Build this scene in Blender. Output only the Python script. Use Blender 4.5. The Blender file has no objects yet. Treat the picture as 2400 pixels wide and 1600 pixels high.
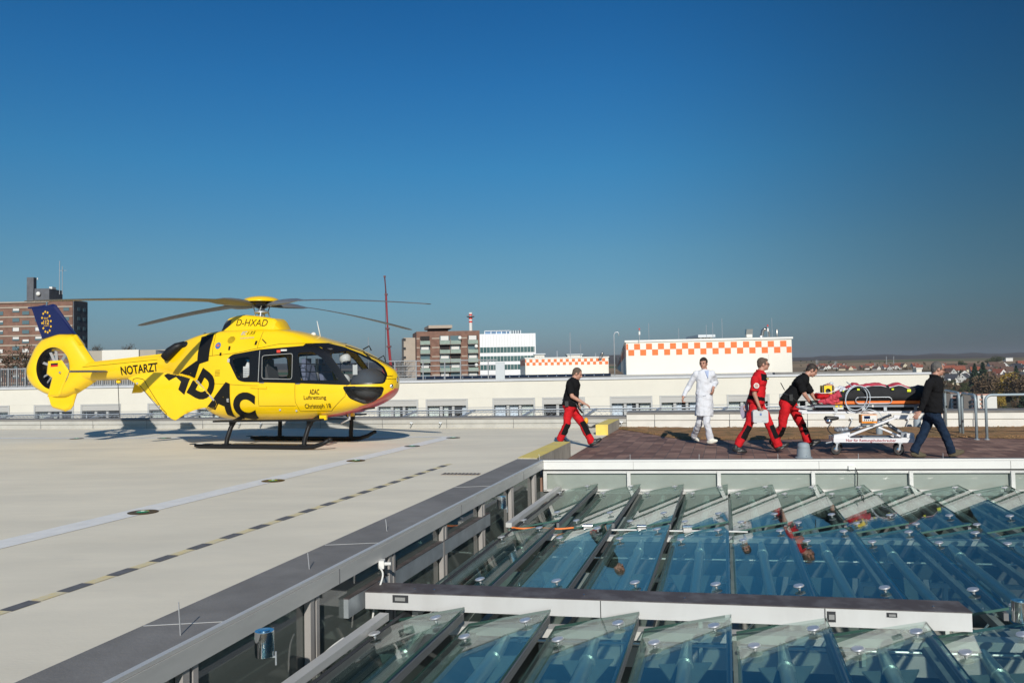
import bpy, bmesh, math, random
from mathutils import Vector, Matrix, noise
from math import sin, cos, pi, radians, atan2, sqrt
R = random.Random(7)
SC = bpy.context.scene
COL = SC.collection
# ---------------------------------------------------------------- camera
F, PITCH, ROLL, H = 1867.0, .0365, .0178, 1.6
cd = bpy.data.cameras.new('camera'); cam = bpy.data.objects.new('camera', cd); COL.objects.link(cam)
cd.sensor_width = 36; cd.lens = 36 * F / 2400; cd.clip_start = .05; cd.clip_end = 30000
cam.location = (0, 0, H)
cam.rotation_mode = 'QUATERNION'
cam.rotation_quaternion = (Matrix.Rotation(PITCH + pi / 2, 3, 'X') @ Matrix.Rotation(-ROLL, 3, 'Z')).to_quaternion()
SC.camera = cam
# ---------------------------------------------------------------- sky, sun, exposure
SUN_EL, SUN_AZ = radians(27.8), radians(177)     # the sun stands behind the camera
w = bpy.data.worlds.new('World'); SC.world = w; w.use_nodes = True
nt = w.node_tree; bg = nt.nodes['Background']
sky = nt.nodes.new('ShaderNodeTexSky'); sky.sky_type = 'NISHITA'; sky.sun_disc = False
sky.sun_elevation = SUN_EL; sky.sun_rotation = SUN_AZ; sky.altitude = 300
sky.air_density = 1.0; sky.dust_density = 0.6; sky.ozone_density = 3.0
tc = nt.nodes.new('ShaderNodeTexCoord'); sx = nt.nodes.new('ShaderNodeSeparateXYZ')
nt.links.new(tc.outputs['Generated'], sx.inputs[0])
rmp = nt.nodes.new('ShaderNodeValToRGB'); nt.links.new(sx.outputs['Z'], rmp.inputs[0])
SKYRAMP = [(0.0, (.19, .225, .31)), (.028, (.215, .275, .375)), (.044, (.235, .31, .395)), (.088, (.26, .385, .44)), (.143, (.245, .43, .48)), (.246, (.155, .475, .60)), (.341, (.105, .445, .645)), (.422, (.076, .405, .635)), (.6, (.22, .5, .72)), (.8, (.55, .75, .85))]
els = rmp.color_ramp.elements
while len(els) < len(SKYRAMP): els.new(.5)
for e_, (p_, c_) in zip(els, SKYRAMP): e_.position = p_; e_.color = (*c_, 1)
mx = nt.nodes.new('ShaderNodeMix'); mx.data_type = 'RGBA'; mx.blend_type = 'MULTIPLY'; mx.inputs[0].default_value = 1
nt.links.new(sky.outputs[0], mx.inputs[6]); nt.links.new(rmp.outputs[0], mx.inputs[7])
# the sky is deeper towards the right of the view (polarised northern sky)
mr = nt.nodes.new('ShaderNodeMapRange'); nt.links.new(sx.outputs['X'], mr.inputs[0])
mr.inputs[1].default_value = .08; mr.inputs[2].default_value = .62; mr.inputs[3].default_value = 1.0; mr.inputs[4].default_value = .47
mr.interpolation_type = 'SMOOTHSTEP'
mx2 = nt.nodes.new('ShaderNodeVectorMath'); mx2.operation = 'SCALE'
nt.links.new(mx.outputs[2], mx2.inputs[0]); nt.links.new(mr.outputs[0], mx2.inputs['Scale'])
nt.links.new(mx2.outputs[0], bg.inputs[0]); bg.inputs[1].default_value = .11
sd = bpy.data.lights.new('sun', 'SUN'); sun = bpy.data.objects.new('sun', sd); COL.objects.link(sun)
sd.energy = 3.7; sd.angle = radians(.53); sd.color = (1, .95, .87)
sun.rotation_euler = (Vector((0.0 - sin(SUN_AZ) , -cos(SUN_AZ), 0)) * cos(SUN_EL) - Vector((0, 0, sin(SUN_EL)))).to_track_quat('-Z', 'Y').to_euler()
SC.view_settings.view_transform = 'Standard'; SC.view_settings.look = 'None'
SC.view_settings.exposure = 0.2; SC.view_settings.gamma = 1

# ---------------------------------------------------------------- photo ray helpers (real positions from where things touch known planes)
def ray(X, Y):
    U, V = X - 1200, Y - 800
    u = U * cos(ROLL) - V * sin(ROLL); v = U * sin(ROLL) + V * cos(ROLL)
    x, zc = u / F, -v / F
    return Vector((x, cos(PITCH) - zc * sin(PITCH), sin(PITCH) + zc * cos(PITCH)))
def G(X, Y, z=0):
    d = ray(X, Y); t = (z - H) / d.z
    return Vector((d.x * t, d.y * t, z))
def AT(X, Y, D):
    d = ray(X, Y); t = D / d.y
    return Vector((d.x * t, D, H + d.z * t))
# ---------------------------------------------------------------- materials
def _n(nt, t, **k):
    n = nt.nodes.new(t)
    for a, v in k.items(): setattr(n, a, v)
    return n
MATS = {}
def mat(name, col, rough=.6, metal=0, var=0.0, scale=3, col2=None, bump=0, bscale=30, coat=0, stretch=None, spec=.5, detail=6, sheen=0, thr=(.35, .65), coord='Object'):
    if name in MATS: return MATS[name]
    m = bpy.data.materials.new(name); m.use_nodes = True; MATS[name] = m
    nt = m.node_tree; b = nt.nodes['Principled BSDF']
    b.inputs['Base Color'].default_value = (*col, 1); b.inputs['Roughness'].default_value = rough
    b.inputs['Metallic'].default_value = metal; b.inputs['Specular IOR Level'].default_value = spec
    b.inputs['Coat Weight'].default_value = coat; b.inputs['Coat Roughness'].default_value = .04
    b.inputs['Sheen Weight'].default_value = sheen
    m.diffuse_color = (*col, 1)
    if var or col2 or bump:
        tc = _n(nt, 'ShaderNodeTexCoord'); mp = _n(nt, 'ShaderNodeMapping')
        nt.links.new(tc.outputs[coord], mp.inputs[0])
        if stretch: mp.inputs['Scale'].default_value = stretch
    if var or col2:
        c2 = col2 or tuple(max(0, c * (1 - var)) for c in col)
        no = _n(nt, 'ShaderNodeTexNoise'); no.inputs['Scale'].default_value = scale; no.inputs['Detail'].default_value = detail
        no.inputs['Roughness'].default_value = .62
        nt.links.new(mp.outputs[0], no.inputs[0])
        r = _n(nt, 'ShaderNodeMapRange'); r.inputs[1].default_value = thr[0]; r.inputs[2].default_value = thr[1]
        nt.links.new(no.outputs[0], r.inputs[0])
        mi = _n(nt, 'ShaderNodeMix', data_type='RGBA'); mi.inputs[6].default_value = (*col, 1); mi.inputs[7].default_value = (*c2, 1)
        nt.links.new(r.outputs[0], mi.inputs[0]); nt.links.new(mi.outputs[2], b.inputs['Base Color'])
    if bump:
        nb = _n(nt, 'ShaderNodeTexNoise'); nb.inputs['Scale'].default_value = bscale; nb.inputs['Detail'].default_value = 4
        nt.links.new(mp.outputs[0], nb.inputs[0])
        bp = _n(nt, 'ShaderNodeBump'); bp.inputs['Strength'].default_value = bump; bp.inputs['Distance'].default_value = .01
        nt.links.new(nb.outputs[0], bp.inputs['Height']); nt.links.new(bp.outputs[0], b.inputs['Normal'])
    return m
def glass(name, tint=(.75, .87, .83), ior=1.5, rough=0.0, gloss=(1, 1, 1)):
    if name in MATS: return MATS[name]
    m = bpy.data.materials.new(name); m.use_nodes = True; MATS[name] = m
    nt = m.node_tree; nt.nodes.remove(nt.nodes['Principled BSDF']); out = nt.nodes['Material Output']
    tr = _n(nt, 'ShaderNodeBsdfTransparent'); tr.inputs[0].default_value = (*tint, 1)
    gl = _n(nt, 'ShaderNodeBsdfGlossy'); gl.inputs['Roughness'].default_value = rough; gl.inputs[0].default_value = (*gloss, 1)
    fr = _n(nt, 'ShaderNodeFresnel'); ge = _n(nt, 'ShaderNodeNewGeometry'); mr_ = _n(nt, 'ShaderNodeMapRange'); mr_.inputs[3].default_value = ior; mr_.inputs[4].default_value = 1 / ior
    nt.links.new(ge.outputs['Backfacing'], mr_.inputs[0]); nt.links.new(mr_.outputs[0], fr.inputs[0])
    mi = _n(nt, 'ShaderNodeMixShader')
    nt.links.new(fr.outputs[0], mi.inputs[0]); nt.links.new(tr.outputs[0], mi.inputs[1]); nt.links.new(gl.outputs[0], mi.inputs[2])
    nt.links.new(mi.outputs[0], out.inputs[0])
    m.diffuse_color = (*tint, 1)
    return m
# ---------------------------------------------------------------- mesh builder
class MB:
    def __init__(s): s.v = []; s.f = []; s.m = []; s.mi = 0
    def add(s, vs, fs):
        o = len(s.v); s.v += [tuple(v) for v in vs]; s.f += [tuple(i + o for i in f) for f in fs]; s.m += [s.mi] * len(fs); return s
    def box(s, c, d, M=None):
        c = Vector(c); M = M or Matrix.Identity(3)
        vs = [c + M @ Vector((x * d[0] / 2, y * d[1] / 2, z * d[2] / 2)) for z in (-1, 1) for y in (-1, 1) for x in (-1, 1)]
        return s.add(vs, [(0, 2, 3, 1), (4, 5, 7, 6), (0, 1, 5, 4), (2, 6, 7, 3), (0, 4, 6, 2), (1, 3, 7, 5)])
    def hexa(s, q, z0, z1):      # quad footprint (4 xy points counter-clockwise), bottom/top heights
        zz0 = z0 if isinstance(z0, (list, tuple)) else [z0] * len(q); zz1 = z1 if isinstance(z1, (list, tuple)) else [z1] * len(q); n = len(q)
        vs = [(p[0], p[1], z) for p, z in zip(q, zz0)] + [(p[0], p[1], z) for p, z in zip(q, zz1)]
        return s.add(vs, [tuple(range(n))[::-1], tuple(range(n, 2 * n))] + [(i, (i + 1) % n, n + (i + 1) % n, n + i) for i in range(n)])
    def bar(s, a, b, wd, hg, up=(0, 0, 1)):   # box beam from a to b, width, height, centred
        a = Vector(a); b = Vector(b); d = (b - a).normalized(); u = Vector(up); sd = d.cross(u).normalized(); u = sd.cross(d)
        vs = [p + sd * x * wd / 2 + u * z * hg / 2 for p in (a, b) for x, z in ((-1, -1), (1, -1), (1, 1), (-1, 1))]
        return s.add(vs, [(0, 1, 2, 3), (7, 6, 5, 4), (0, 4, 5, 1), (1, 5, 6, 2), (2, 6, 7, 3), (3, 7, 4, 0)])
    def tube(s, pts, r, n=10, caps=True, flat=1.0):
        pts = [Vector(p) for p in pts]; rr = r if isinstance(r, (list, tuple)) else [r] * len(pts)
        base = len(s.v); prev = None; vs = []
        for i, p in enumerate(pts):
            t = (pts[min(i + 1, len(pts) - 1)] - pts[max(i - 1, 0)]).normalized()
            if prev is None: prev = t.cross(Vector((0, 0, 1))) if abs(t.z) < .95 else t.cross(Vector((1, 0, 0)))
            u = (prev - t * prev.dot(t)).normalized(); prev = u; v = t.cross(u)
            vs += [p + (u * cos(2 * pi * k / n) + v * sin(2 * pi * k / n) * flat) * rr[i] for k in range(n)]
        fs = [(i * n + k, i * n + (k + 1) % n, (i + 1) * n + (k + 1) % n, (i + 1) * n + k) for i in range(len(pts) - 1) for k in range(n)]
        if caps: fs += [tuple(range(n))[::-1], tuple((len(pts) - 1) * n + k for k in range(n))]
        return s.add(vs, fs)
    def ell(s, c, r, M=None, nu=14, nv=9):
        c = Vector(c); M = M or Matrix.Identity(3); r = (r, r, r) if not isinstance(r, (list, tuple)) else r
        vs = [c + M @ Vector((0, 0, r[2]))] + [c + M @ Vector((r[0] * sin(pi * j / nv) * cos(2 * pi * i / nu), r[1] * sin(pi * j / nv) * sin(2 * pi * i / nu), r[2] * cos(pi * j / nv))) for j in range(1, nv) for i in range(nu)] + [c + M @ Vector((0, 0, -r[2]))]
        L = len(vs) - 1
        fs = [(0, 1 + i, 1 + (i + 1) % nu) for i in range(nu)] + [(1 + j * nu + i, 1 + (j + 1) * nu + i, 1 + (j + 1) * nu + (i + 1) % nu, 1 + j * nu + (i + 1) % nu) for j in range(nv - 2) for i in range(nu)] + [(L, 1 + (nv - 2) * nu + (i + 1) % nu, 1 + (nv - 2) * nu + i) for i in range(nu)]
        return s.add(vs, fs)
    def lathe(s, prof, c=(0, 0, 0), n=24, axis='z'):   # prof: (r, h)
        c = Vector(c); vs = []
        for r, h in prof:
            for k in range(n):
                a = 2 * pi * k / n; p = (r * cos(a), r * sin(a), h)
                if axis == 'y': p = (p[0], -p[2], p[1])
                if axis == 'x': p = (p[2], p[0], p[1])
                vs.append(c + Vector(p))
        fs = [(i * n + k, i * n + (k + 1) % n, (i + 1) * n + (k + 1) % n, (i + 1) * n + k) for i in range(len(prof) - 1) for k in range(n)]
        fs += [tuple(range(n))[::-1], tuple((len(prof) - 1) * n + k for k in range(n))]
        return s.add(vs, fs)
    def quad(s, a, b, c, d): return s.add([a, b, c, d], [(0, 1, 2, 3)])
    def build(s, name, m, parent=None, smooth=False, loc=None):
        me = bpy.data.meshes.new(name); me.from_pydata(s.v, [], s.f)
        for x in (m if isinstance(m, (list, tuple)) else [m]): me.materials.append(x)
        for i, p in enumerate(me.polygons): p.material_index = s.m[i]; p.use_smooth = bool(smooth)
        me.update()
        if smooth and smooth is not True:
            me.set_sharp_from_angle(angle=radians(smooth))
        o = bpy.data.objects.new(name, me); COL.objects.link(o)
        if parent: o.parent = parent
        if loc is not None: o.location = loc
        return o
def tag(o, label=None, cat=None, group=None, kind=None):
    if label: o['label'] = label
    if cat: o['category'] = cat
    if group: o['group'] = group
    if kind: o['kind'] = kind
    return o
def thing(name, loc, label, cat, group=None, rz=0, kind=None):
    o = bpy.data.objects.new(name, None); COL.objects.link(o); o.location = loc; o.rotation_euler = (0, 0, rz); o.empty_display_size = .1
    return tag(o, label, cat, group, kind)
KIDS = {}
def copy_tree(o, loc=None, rz=None, label=None, group=None, parent=None, scale=None):
    c = o.copy(); COL.objects.link(c); c.parent = parent
    if loc is not None: c.location = loc
    if rz is not None: c.rotation_euler = (0, 0, rz)
    if label: c['label'] = label
    if group: c['group'] = group
    if scale: c.scale = scale
    for ch in [x for x in COL.objects if x.parent == o]: copy_tree(ch, parent=c)
    return c
def remesh(mb, voxel, name, m, parent=None, smooth=3, noise_amp=0, noise_sc=12, stretch=(1, 1, 1), fix=None, mfun=None):
    me = bpy.data.meshes.new('t'); me.from_pydata(mb.v, [], mb.f); me.update()
    o = bpy.data.objects.new('t', me); COL.objects.link(o)
    md = o.modifiers.new('r', 'REMESH'); md.mode = 'VOXEL'; md.voxel_size = voxel; md.use_smooth_shade = True
    if smooth: sm = o.modifiers.new('s', 'SMOOTH'); sm.iterations = smooth; sm.factor = .5
    dg = bpy.context.evaluated_depsgraph_get(); dg.update()
    me2 = bpy.data.meshes.new_from_object(o.evaluated_get(dg)); bpy.data.objects.remove(o); bpy.data.meshes.remove(me)
    me2.name = name; me2.materials.clear()
    if noise_amp:
        ns = [v.normal.copy() for v in me2.vertices]
        for v, n_ in zip(me2.vertices, ns):
            q = Vector((v.co.x * stretch[0], v.co.y * stretch[1], v.co.z * stretch[2])) * noise_sc
            v.co += n_ * noise_amp * (noise.noise(q) + .5 * noise.noise(q * 2.1) + .30 * noise.noise(q * 4.7))
    for x in (m if isinstance(m, (list, tuple)) else [m]): me2.materials.append(x)
    for p in me2.polygons:
        p.use_smooth = True
        if mfun: p.material_index = mfun(p.center)
    o = bpy.data.objects.new(name, me2); COL.objects.link(o)
    if parent: o.parent = parent
    return o
_vf = []
def text_mesh(s, size=1.0, bold=0.0, sx=1.0, shear=0.0, spacing=1.0):
    """verts/faces of a line of text lying in the xy plane, origin at its left baseline"""
    cu = bpy.data.curves.new('t', 'FONT'); cu.body = s; cu.size = size; cu.offset = bold; cu.space_character = spacing; cu.shear = shear; cu.resolution_u = 5
    o = bpy.data.objects.new('t', cu); COL.objects.link(o)
    dg = bpy.context.evaluated_depsgraph_get(); dg.update()
    me = bpy.data.meshes.new_from_object(o.evaluated_get(dg)); bpy.data.objects.remove(o); bpy.data.curves.remove(cu)
    vs = [Vector((v.co.x * sx, v.co.y, 0)) for v in me.vertices]; fs = [tuple(p.vertices) for p in me.polygons]
    bpy.data.meshes.remove(me)
    return vs, fs
def put_text(s, width, org, ex, ez, name, m, parent, bold=0, shear=0, height=None, ext=.002):
    """text on a flat face: org left baseline, ex / ez unit directions, total width"""
    vs, fs = text_mesh(s, 1.0, bold, 1, shear); w_ = max(v.x for v in vs) - min(v.x for v in vs); h_ = max(v.y for v in vs)
    kx = width / w_; kz = (height / h_) if height else kx; x0 = min(v.x for v in vs)
    ex = Vector(ex); ez = Vector(ez)
    mb = MB(); mb.add([Vector(org) + ex * (v.x - x0) * kx + ez * v.y * kz for v in vs], fs)
    return mb.build(name, m, parent)
# ================================================================ THE SETTING
m_pad = mat('pad_concrete', (.84, .76, .595), .85, var=.14, scale=.9, col2=(.70, .635, .50), bump=.15, bscale=40, stretch=(.5, 1.4, 1), thr=(.3, .7))
def pad_detail():
    m = m_pad; nt = m.node_tree; b = nt.nodes['Principled BSDF']; src = b.inputs['Base Color'].links[0].from_socket
    tc = _n(nt, 'ShaderNodeTexCoord'); mp = _n(nt, 'ShaderNodeMapping'); mp.inputs['Rotation'].default_value = (0, 0, .26); mp.inputs['Scale'].default_value = (.9, 2.4, 1); nt.links.new(tc.outputs['Object'], mp.inputs[0])
    for sc, lo, hi, amt, col in ((1.1, .60, .78, .16, (.30, .30, .29, 1)), (.22, .45, .75, .30, (.55, .52, .44, 1)), (4.5, .68, .80, .20, (.26, .25, .24, 1)), (.5, .66, .80, .20, (.50, .40, .26, 1)), (45, .4, .8, .07, (.3, .3, .28, 1))):
        no = _n(nt, 'ShaderNodeTexNoise'); no.inputs['Scale'].default_value = sc; no.inputs['Detail'].default_value = 8; no.inputs['Roughness'].default_value = .65; nt.links.new(mp.outputs[0], no.inputs[0])
        r = _n(nt, 'ShaderNodeMapRange'); r.inputs[1].default_value = lo; r.inputs[2].default_value = hi; r.inputs[4].default_value = amt; nt.links.new(no.outputs[0], r.inputs[0])
        mi = _n(nt, 'ShaderNodeMix', data_type='RGBA'); mi.inputs[7].default_value = col; nt.links.new(r.outputs[0], mi.inputs[0]); nt.links.new(src, mi.inputs[6]); src = mi.outputs[2]
    nt.links.new(src, b.inputs['Base Color'])
pad_detail()
m_white = mat('white_road_paint', (.84, .82, .77), .7, var=.12, scale=6, bump=.1)
m_yel = mat('yellow_paint', (.80, .60, .12), .6, var=.15, scale=5, bump=.1)
m_yelfade = mat('faded_yellow_paint', (.74, .60, .30), .7, var=.2, scale=14, col2=(.70, .62, .42), thr=(.4, .6))
m_dark = mat('dark_mark', (.15, .15, .155), .8, var=.3, scale=9)
m_bit = mat('grey_bitumen_sheet', (.175, .165, .152), .8, col2=(.25, .238, .222), scale=1.7, bump=.3, bscale=60, thr=(.4, .72))
m_alu = mat('aluminium_trim', (.62, .61, .58), .45, metal=.25, var=.1, scale=2.5, stretch=(1, 1, 5))
m_mull = mat('mullion_grey', (.36, .34, .32), .55, var=.15, scale=3)
m_aluw = mat('white_aluminium_trim', (.72, .71, .67), .5, var=.06, scale=2)
m_galv = mat('galvanised_steel', (.52, .55, .57), .45, metal=.6, var=.15, scale=25)
m_conc = mat('raw_concrete', (.46, .43, .36), .9, col2=(.27, .25, .21), scale=3.0, bump=.4, bscale=25, stretch=(1.6, 1.6, .7))
m_plas = mat('cream_render', (.73, .695, .60), .9, var=.04, scale=1.5, bump=.05)
m_plasw = mat('offwhite_render', (.74, .71, .63), .9, var=.03, scale=.5)
m_par = mat('parapet_sheet', (.47, .46, .42), .7, var=.14, scale=3, bump=.1)
m_parw = mat('parapet_sheet_white', (.70, .68, .62), .7, var=.1, scale=3)
m_blk = mat('black_rubber', (.02, .02, .022), .6)
m_chrome = mat('polished_steel', (.75, .75, .74), .12, metal=1)
m_disc = mat('satin_steel', (.72, .71, .69), .34, metal=.65)
m_dk = mat('dark_void', (.03, .032, .035), .8)
m_glwin = glass('wall_glass', (.55, .62, .60), 1.45)
m_wfr = mat('window_frame_white', (.72, .71, .67), .5)

def terrain_z(x, y):
    d = sqrt(x * x + y * y); yy = max(y, d * .35)
    t = [(0, -14), (60, -15), (240, -16), (420, -30), (640, -36), (760, -31), (900, -25), (1200, -13.5), (1700, -4), (2500, 12), (3300, 24), (4300, 44), (6500, 66), (9000, 40), (14000, 0)]
    r = yy
    for (a, za), (b, zb) in zip(t, t[1:]):
        if r <= b: break
    k = min(1, max(0, (r - a) / (b - a))); z = za + (zb - za) * (k * k * (3 - 2 * k) * .4 + k * .6)
    az = atan2(x, max(y, 1)); far = min(1, max(0, (r - 2600) / 1600))
    z += far * (14 * (1 + sin(az * 9 + 1.0)) * .5 * (1 if az < .45 else .7) + 22 * max(0, .33 - az) + 8 * noise.noise(Vector((x / 900, y / 900, 0))))
    if r > 3300: z += 9 * noise.noise(Vector((x / 110, y / 400, 7))) + 12 * noise.noise(Vector((x / 500, y / 900, 9)))
    z += (2.2 if r > 500 else 0) * noise.noise(Vector((x / 260, y / 260, 3)))
    return z
ANG = [radians(-45 + .3 * k) for k in range(301)] + [radians(45 + 5 * k) for k in range(1, 54)]
mb = MB(); NA, rad = len(ANG), [0, 30, 60, 110, 180, 260, 340, 420, 500, 580, 650, 720, 790, 860, 940, 1030, 1130, 1240, 1360, 1500, 1660, 1840, 2050, 2300, 2550, 2800, 3050, 3300, 3600, 3900, 4200, 4500, 5000, 5600, 6500, 8000]
for r in rad:
    for k in range(NA):
        a = ANG[k]; x, y = r * sin(a), r * cos(a); mb.v.append((x, y, terrain_z(x, y)))
for i in range(len(rad) - 1):
    for k in range(NA):
        mb.f.append((i * NA + k, i * NA + (k + 1) % NA, (i + 1) * NA + (k + 1) % NA, (i + 1) * NA + k)); mb.m.append(0)
# fields, woods and scrub, by position on the ground
m = bpy.data.materials.new('countryside'); m.use_nodes = True; nt = m.node_tree; b = nt.nodes['Principled BSDF']; b.inputs['Roughness'].default_value = .95; b.inputs['Specular IOR Level'].default_value = .1
ge = _n(nt, 'ShaderNodeNewGeometry'); sp = _n(nt, 'ShaderNodeSeparateXYZ'); nt.links.new(ge.outputs['Position'], sp.inputs[0])
mp = _n(nt, 'ShaderNodeMapping'); mp.inputs['Scale'].default_value = (1 / 700, 1 / 260, 0); mp.inputs['Rotation'].default_value = (0, 0, .3); nt.links.new(ge.outputs['Position'], mp.inputs[0])
vo = _n(nt, 'ShaderNodeTexVoronoi'); vo.inputs['Scale'].default_value = 1; nt.links.new(mp.outputs[0], vo.inputs[0])
fr = _n(nt, 'ShaderNodeValToRGB'); nt.links.new(vo.outputs['Color'], fr.inputs[0]); fr.color_ramp.interpolation = 'CONSTANT'
F_ = [(0, (.27, .185, .11)), (.25, (.22, .16, .10)), (.42, (.075, .125, .05)), (.55, (.30, .21, .125)), (.75, (.18, .145, .08)), (.86, (.10, .14, .06))]
while len(fr.color_ramp.elements) < len(F_): fr.color_ramp.elements.new(.5)
for e_, (p_, c_) in zip(fr.color_ramp.elements, F_): e_.position = p_; e_.color = (*c_, 1)
n1 = _n(nt, 'ShaderNodeTexNoise'); n1.inputs['Scale'].default_value = .05; n1.inputs['Detail'].default_value = 5; nt.links.new(ge.outputs['Position'], n1.inputs[0])
sc_ = _n(nt, 'ShaderNodeValToRGB'); nt.links.new(n1.outputs[0], sc_.inputs[0]); sc_.color_ramp.elements[0].position = .35; sc_.color_ramp.elements[0].color = (.045, .05, .025, 1); sc_.color_ramp.elements[1].position = .65; sc_.color_ramp.elements[1].color = (.15, .11, .06, 1)
wo = _n(nt, 'ShaderNodeValToRGB'); nt.links.new(n1.outputs[0], wo.inputs[0]); wo.color_ramp.elements[0].position = .35; wo.color_ramp.elements[0].color = (.075, .065, .055, 1); wo.color_ramp.elements[1].position = .7; wo.color_ramp.elements[1].color = (.12, .095, .075, 1)
def step(a, b_):
    mr = _n(nt, 'ShaderNodeMapRange'); nt.links.new(sp.outputs['Y'], mr.inputs[0]); mr.inputs[1].default_value = a; mr.inputs[2].default_value = b_; return mr.outputs[0]
m1 = _n(nt, 'ShaderNodeMix', data_type='RGBA'); nt.links.new(step(1350, 1500), m1.inputs[0]); nt.links.new(sc_.outputs[0], m1.inputs[6]); nt.links.new(fr.outputs[0], m1.inputs[7])
m2 = _n(nt, 'ShaderNodeMix', data_type='RGBA'); nt.links.new(step(2650, 2900), m2.inputs[0]); nt.links.new(m1.outputs[2], m2.inputs[6]); nt.links.new(wo.outputs[0], m2.inputs[7])
nt.links.new(m2.outputs[2], b.inputs['Base Color'])
tag(mb.build('ground', m, smooth=True), kind='structure')

# ---- courtyard frame: k-lines run away from the camera, t-lines across
def CP(c, t, z=0):
    y = (t - .148 * c) / 1.0394; return Vector((.266 * y + c, y, z))
ZC = .26
cor = G(1270, 1080, ZC); frr = G(2400, 1076.3, ZC); fdir = (frr - cor).normalized(); ldir = Vector((.266, 1, 0)).normalized()
def LW(y, off=0, z=0): return Vector((cor.x + .266 * (y - cor.y) + off, y, z))     # along the left wall
def FW(s, off=0, z=0):                                                               # along the far wall of the court
    n = Vector((-fdir.y, fdir.x, 0)); p = cor + fdir * s + n * off; return Vector((p.x, p.y, z))
# helipad slab with a hole for the court: footprint left and back, brick terrace right
hold = tag(thing('hospital_roof', (0, 0, 0), 'x', 'x'), None, None); del hold['label']; del hold['category']; bpy.data.objects.remove(hold)
wb0, wb1, wb2 = G(-700, 1006), G(1334, 1001), G(2400, 1000)
wdir = (wb2 - wb0).normalized()
def WB(x, off=0, z=0):          # foot of the far parapet at lateral position x, off metres behind it
    t = (x - wb0.x) / (wb2.x - wb0.x); p = wb0 + (wb2 - wb0) * t + Vector((-wdir.y, wdir.x, 0)) * off; return Vector((p.x, p.y, z))
# terrace boundary line (pad | bricks)
tb0 = G(1337, 1069.6); tb1 = G(1456, 1000)
mb = MB()
A_ = LW(cor.y + .35, -.44); lo, hi = 0.0, 20.0
for _ in range(40):
    md = (lo + hi) / 2; p = A_ + ldir * md; lo, hi = (md, hi) if p.y < WB(p.x, .05).y else (lo, md)
AW = A_ + ldir * lo; AW.z = 0
mb.hexa([(p.x, p.y) for p in (LW(-12, -.44), A_, AW, WB(-40, .05), Vector((-40, -12, 0)))], -3.0, 0)
E_ = tb0 - (tb1 - tb0) * ((tb0.y - 11.96) / (tb1.y - tb0.y)); WT = WB(tb1.x, .05)
mb.v += [(A_.x, A_.y, 0), (E_.x, E_.y, 0), (tb1.x, tb1.y, 0), (WT.x, WT.y, 0), (AW.x, AW.y, 0)]; o_ = len(mb.v) - 5; mb.f += [(o_, o_ + 1, o_ + 2, o_ + 4), (o_ + 4, o_ + 2, o_ + 3)]; mb.m += [0, 0]
pad = mb.build('helipad', m_pad); tag(pad, kind='structure')
mb = MB(); FR = FW(14, .30)
q = [E_, FR, WB(FR.x + 3, .05), WB(tb1.x, .05), tb1]
mb.hexa([(p.x, p.y) for p in q], -3.0, -.004)
# brick pavers
m = bpy.data.materials.new('brick_pavers'); m.use_nodes = True; nt = m.node_tree; b = nt.nodes['Principled BSDF']; b.inputs['Roughness'].default_value = .75
tcn = _n(nt, 'ShaderNodeTexCoord'); mp = _n(nt, 'ShaderNodeMapping'); mp.inputs['Rotation'].default_value = (0, 0, radians(15)); nt.links.new(tcn.outputs['Object'], mp.inputs[0])
br = _n(nt, 'ShaderNodeTexBrick'); br.offset = 0.0; br.inputs['Scale'].default_value = 1; br.inputs['Brick Width'].default_value = .22; br.inputs['Row Height'].default_value = .44; br.inputs['Mortar Size'].default_value = .006; br.inputs['Mortar Smooth'].default_value = .2
br.inputs['Color1'].default_value = (.15, .078, .055, 1); br.inputs['Color2'].default_value = (.30, .175, .125, 1); br.inputs['Mortar'].default_value = (.10, .075, .065, 1); br.inputs['Bias'].default_value = -.1
nt.links.new(mp.outputs[0], br.inputs[0])
no = _n(nt, 'ShaderNodeTexNoise'); no.inputs['Scale'].default_value = 2.2; no.inputs['Detail'].default_value = 6; nt.links.new(mp.outputs[0], no.inputs[0])
rr = _n(nt, 'ShaderNodeMapRange'); rr.inputs[1].default_value = .3; rr.inputs[2].default_value = .75; rr.inputs[3].default_value = .75; rr.inputs[4].default_value = 1.45; nt.links.new(no.outputs[0], rr.inputs[0])
vm = _n(nt, 'ShaderNodeVectorMath', operation='SCALE'); nt.links.new(br.outputs[0], vm.inputs[0]); nt.links.new(rr.outputs[0], vm.inputs['Scale']); nt.links.new(vm.outputs[0], b.inputs['Base Color'])
bp = _n(nt, 'ShaderNodeBump'); bp.inputs['Strength'].default_value = .5; bp.inputs['Distance'].default_value = .01; nt.links.new(br.outputs['Fac'], bp.inputs['Height']); bp.invert = True; nt.links.new(bp.outputs[0], b.inputs['Normal'])
ter = mb.build('brick_terrace', m); tag(ter, kind='structure')
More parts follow.
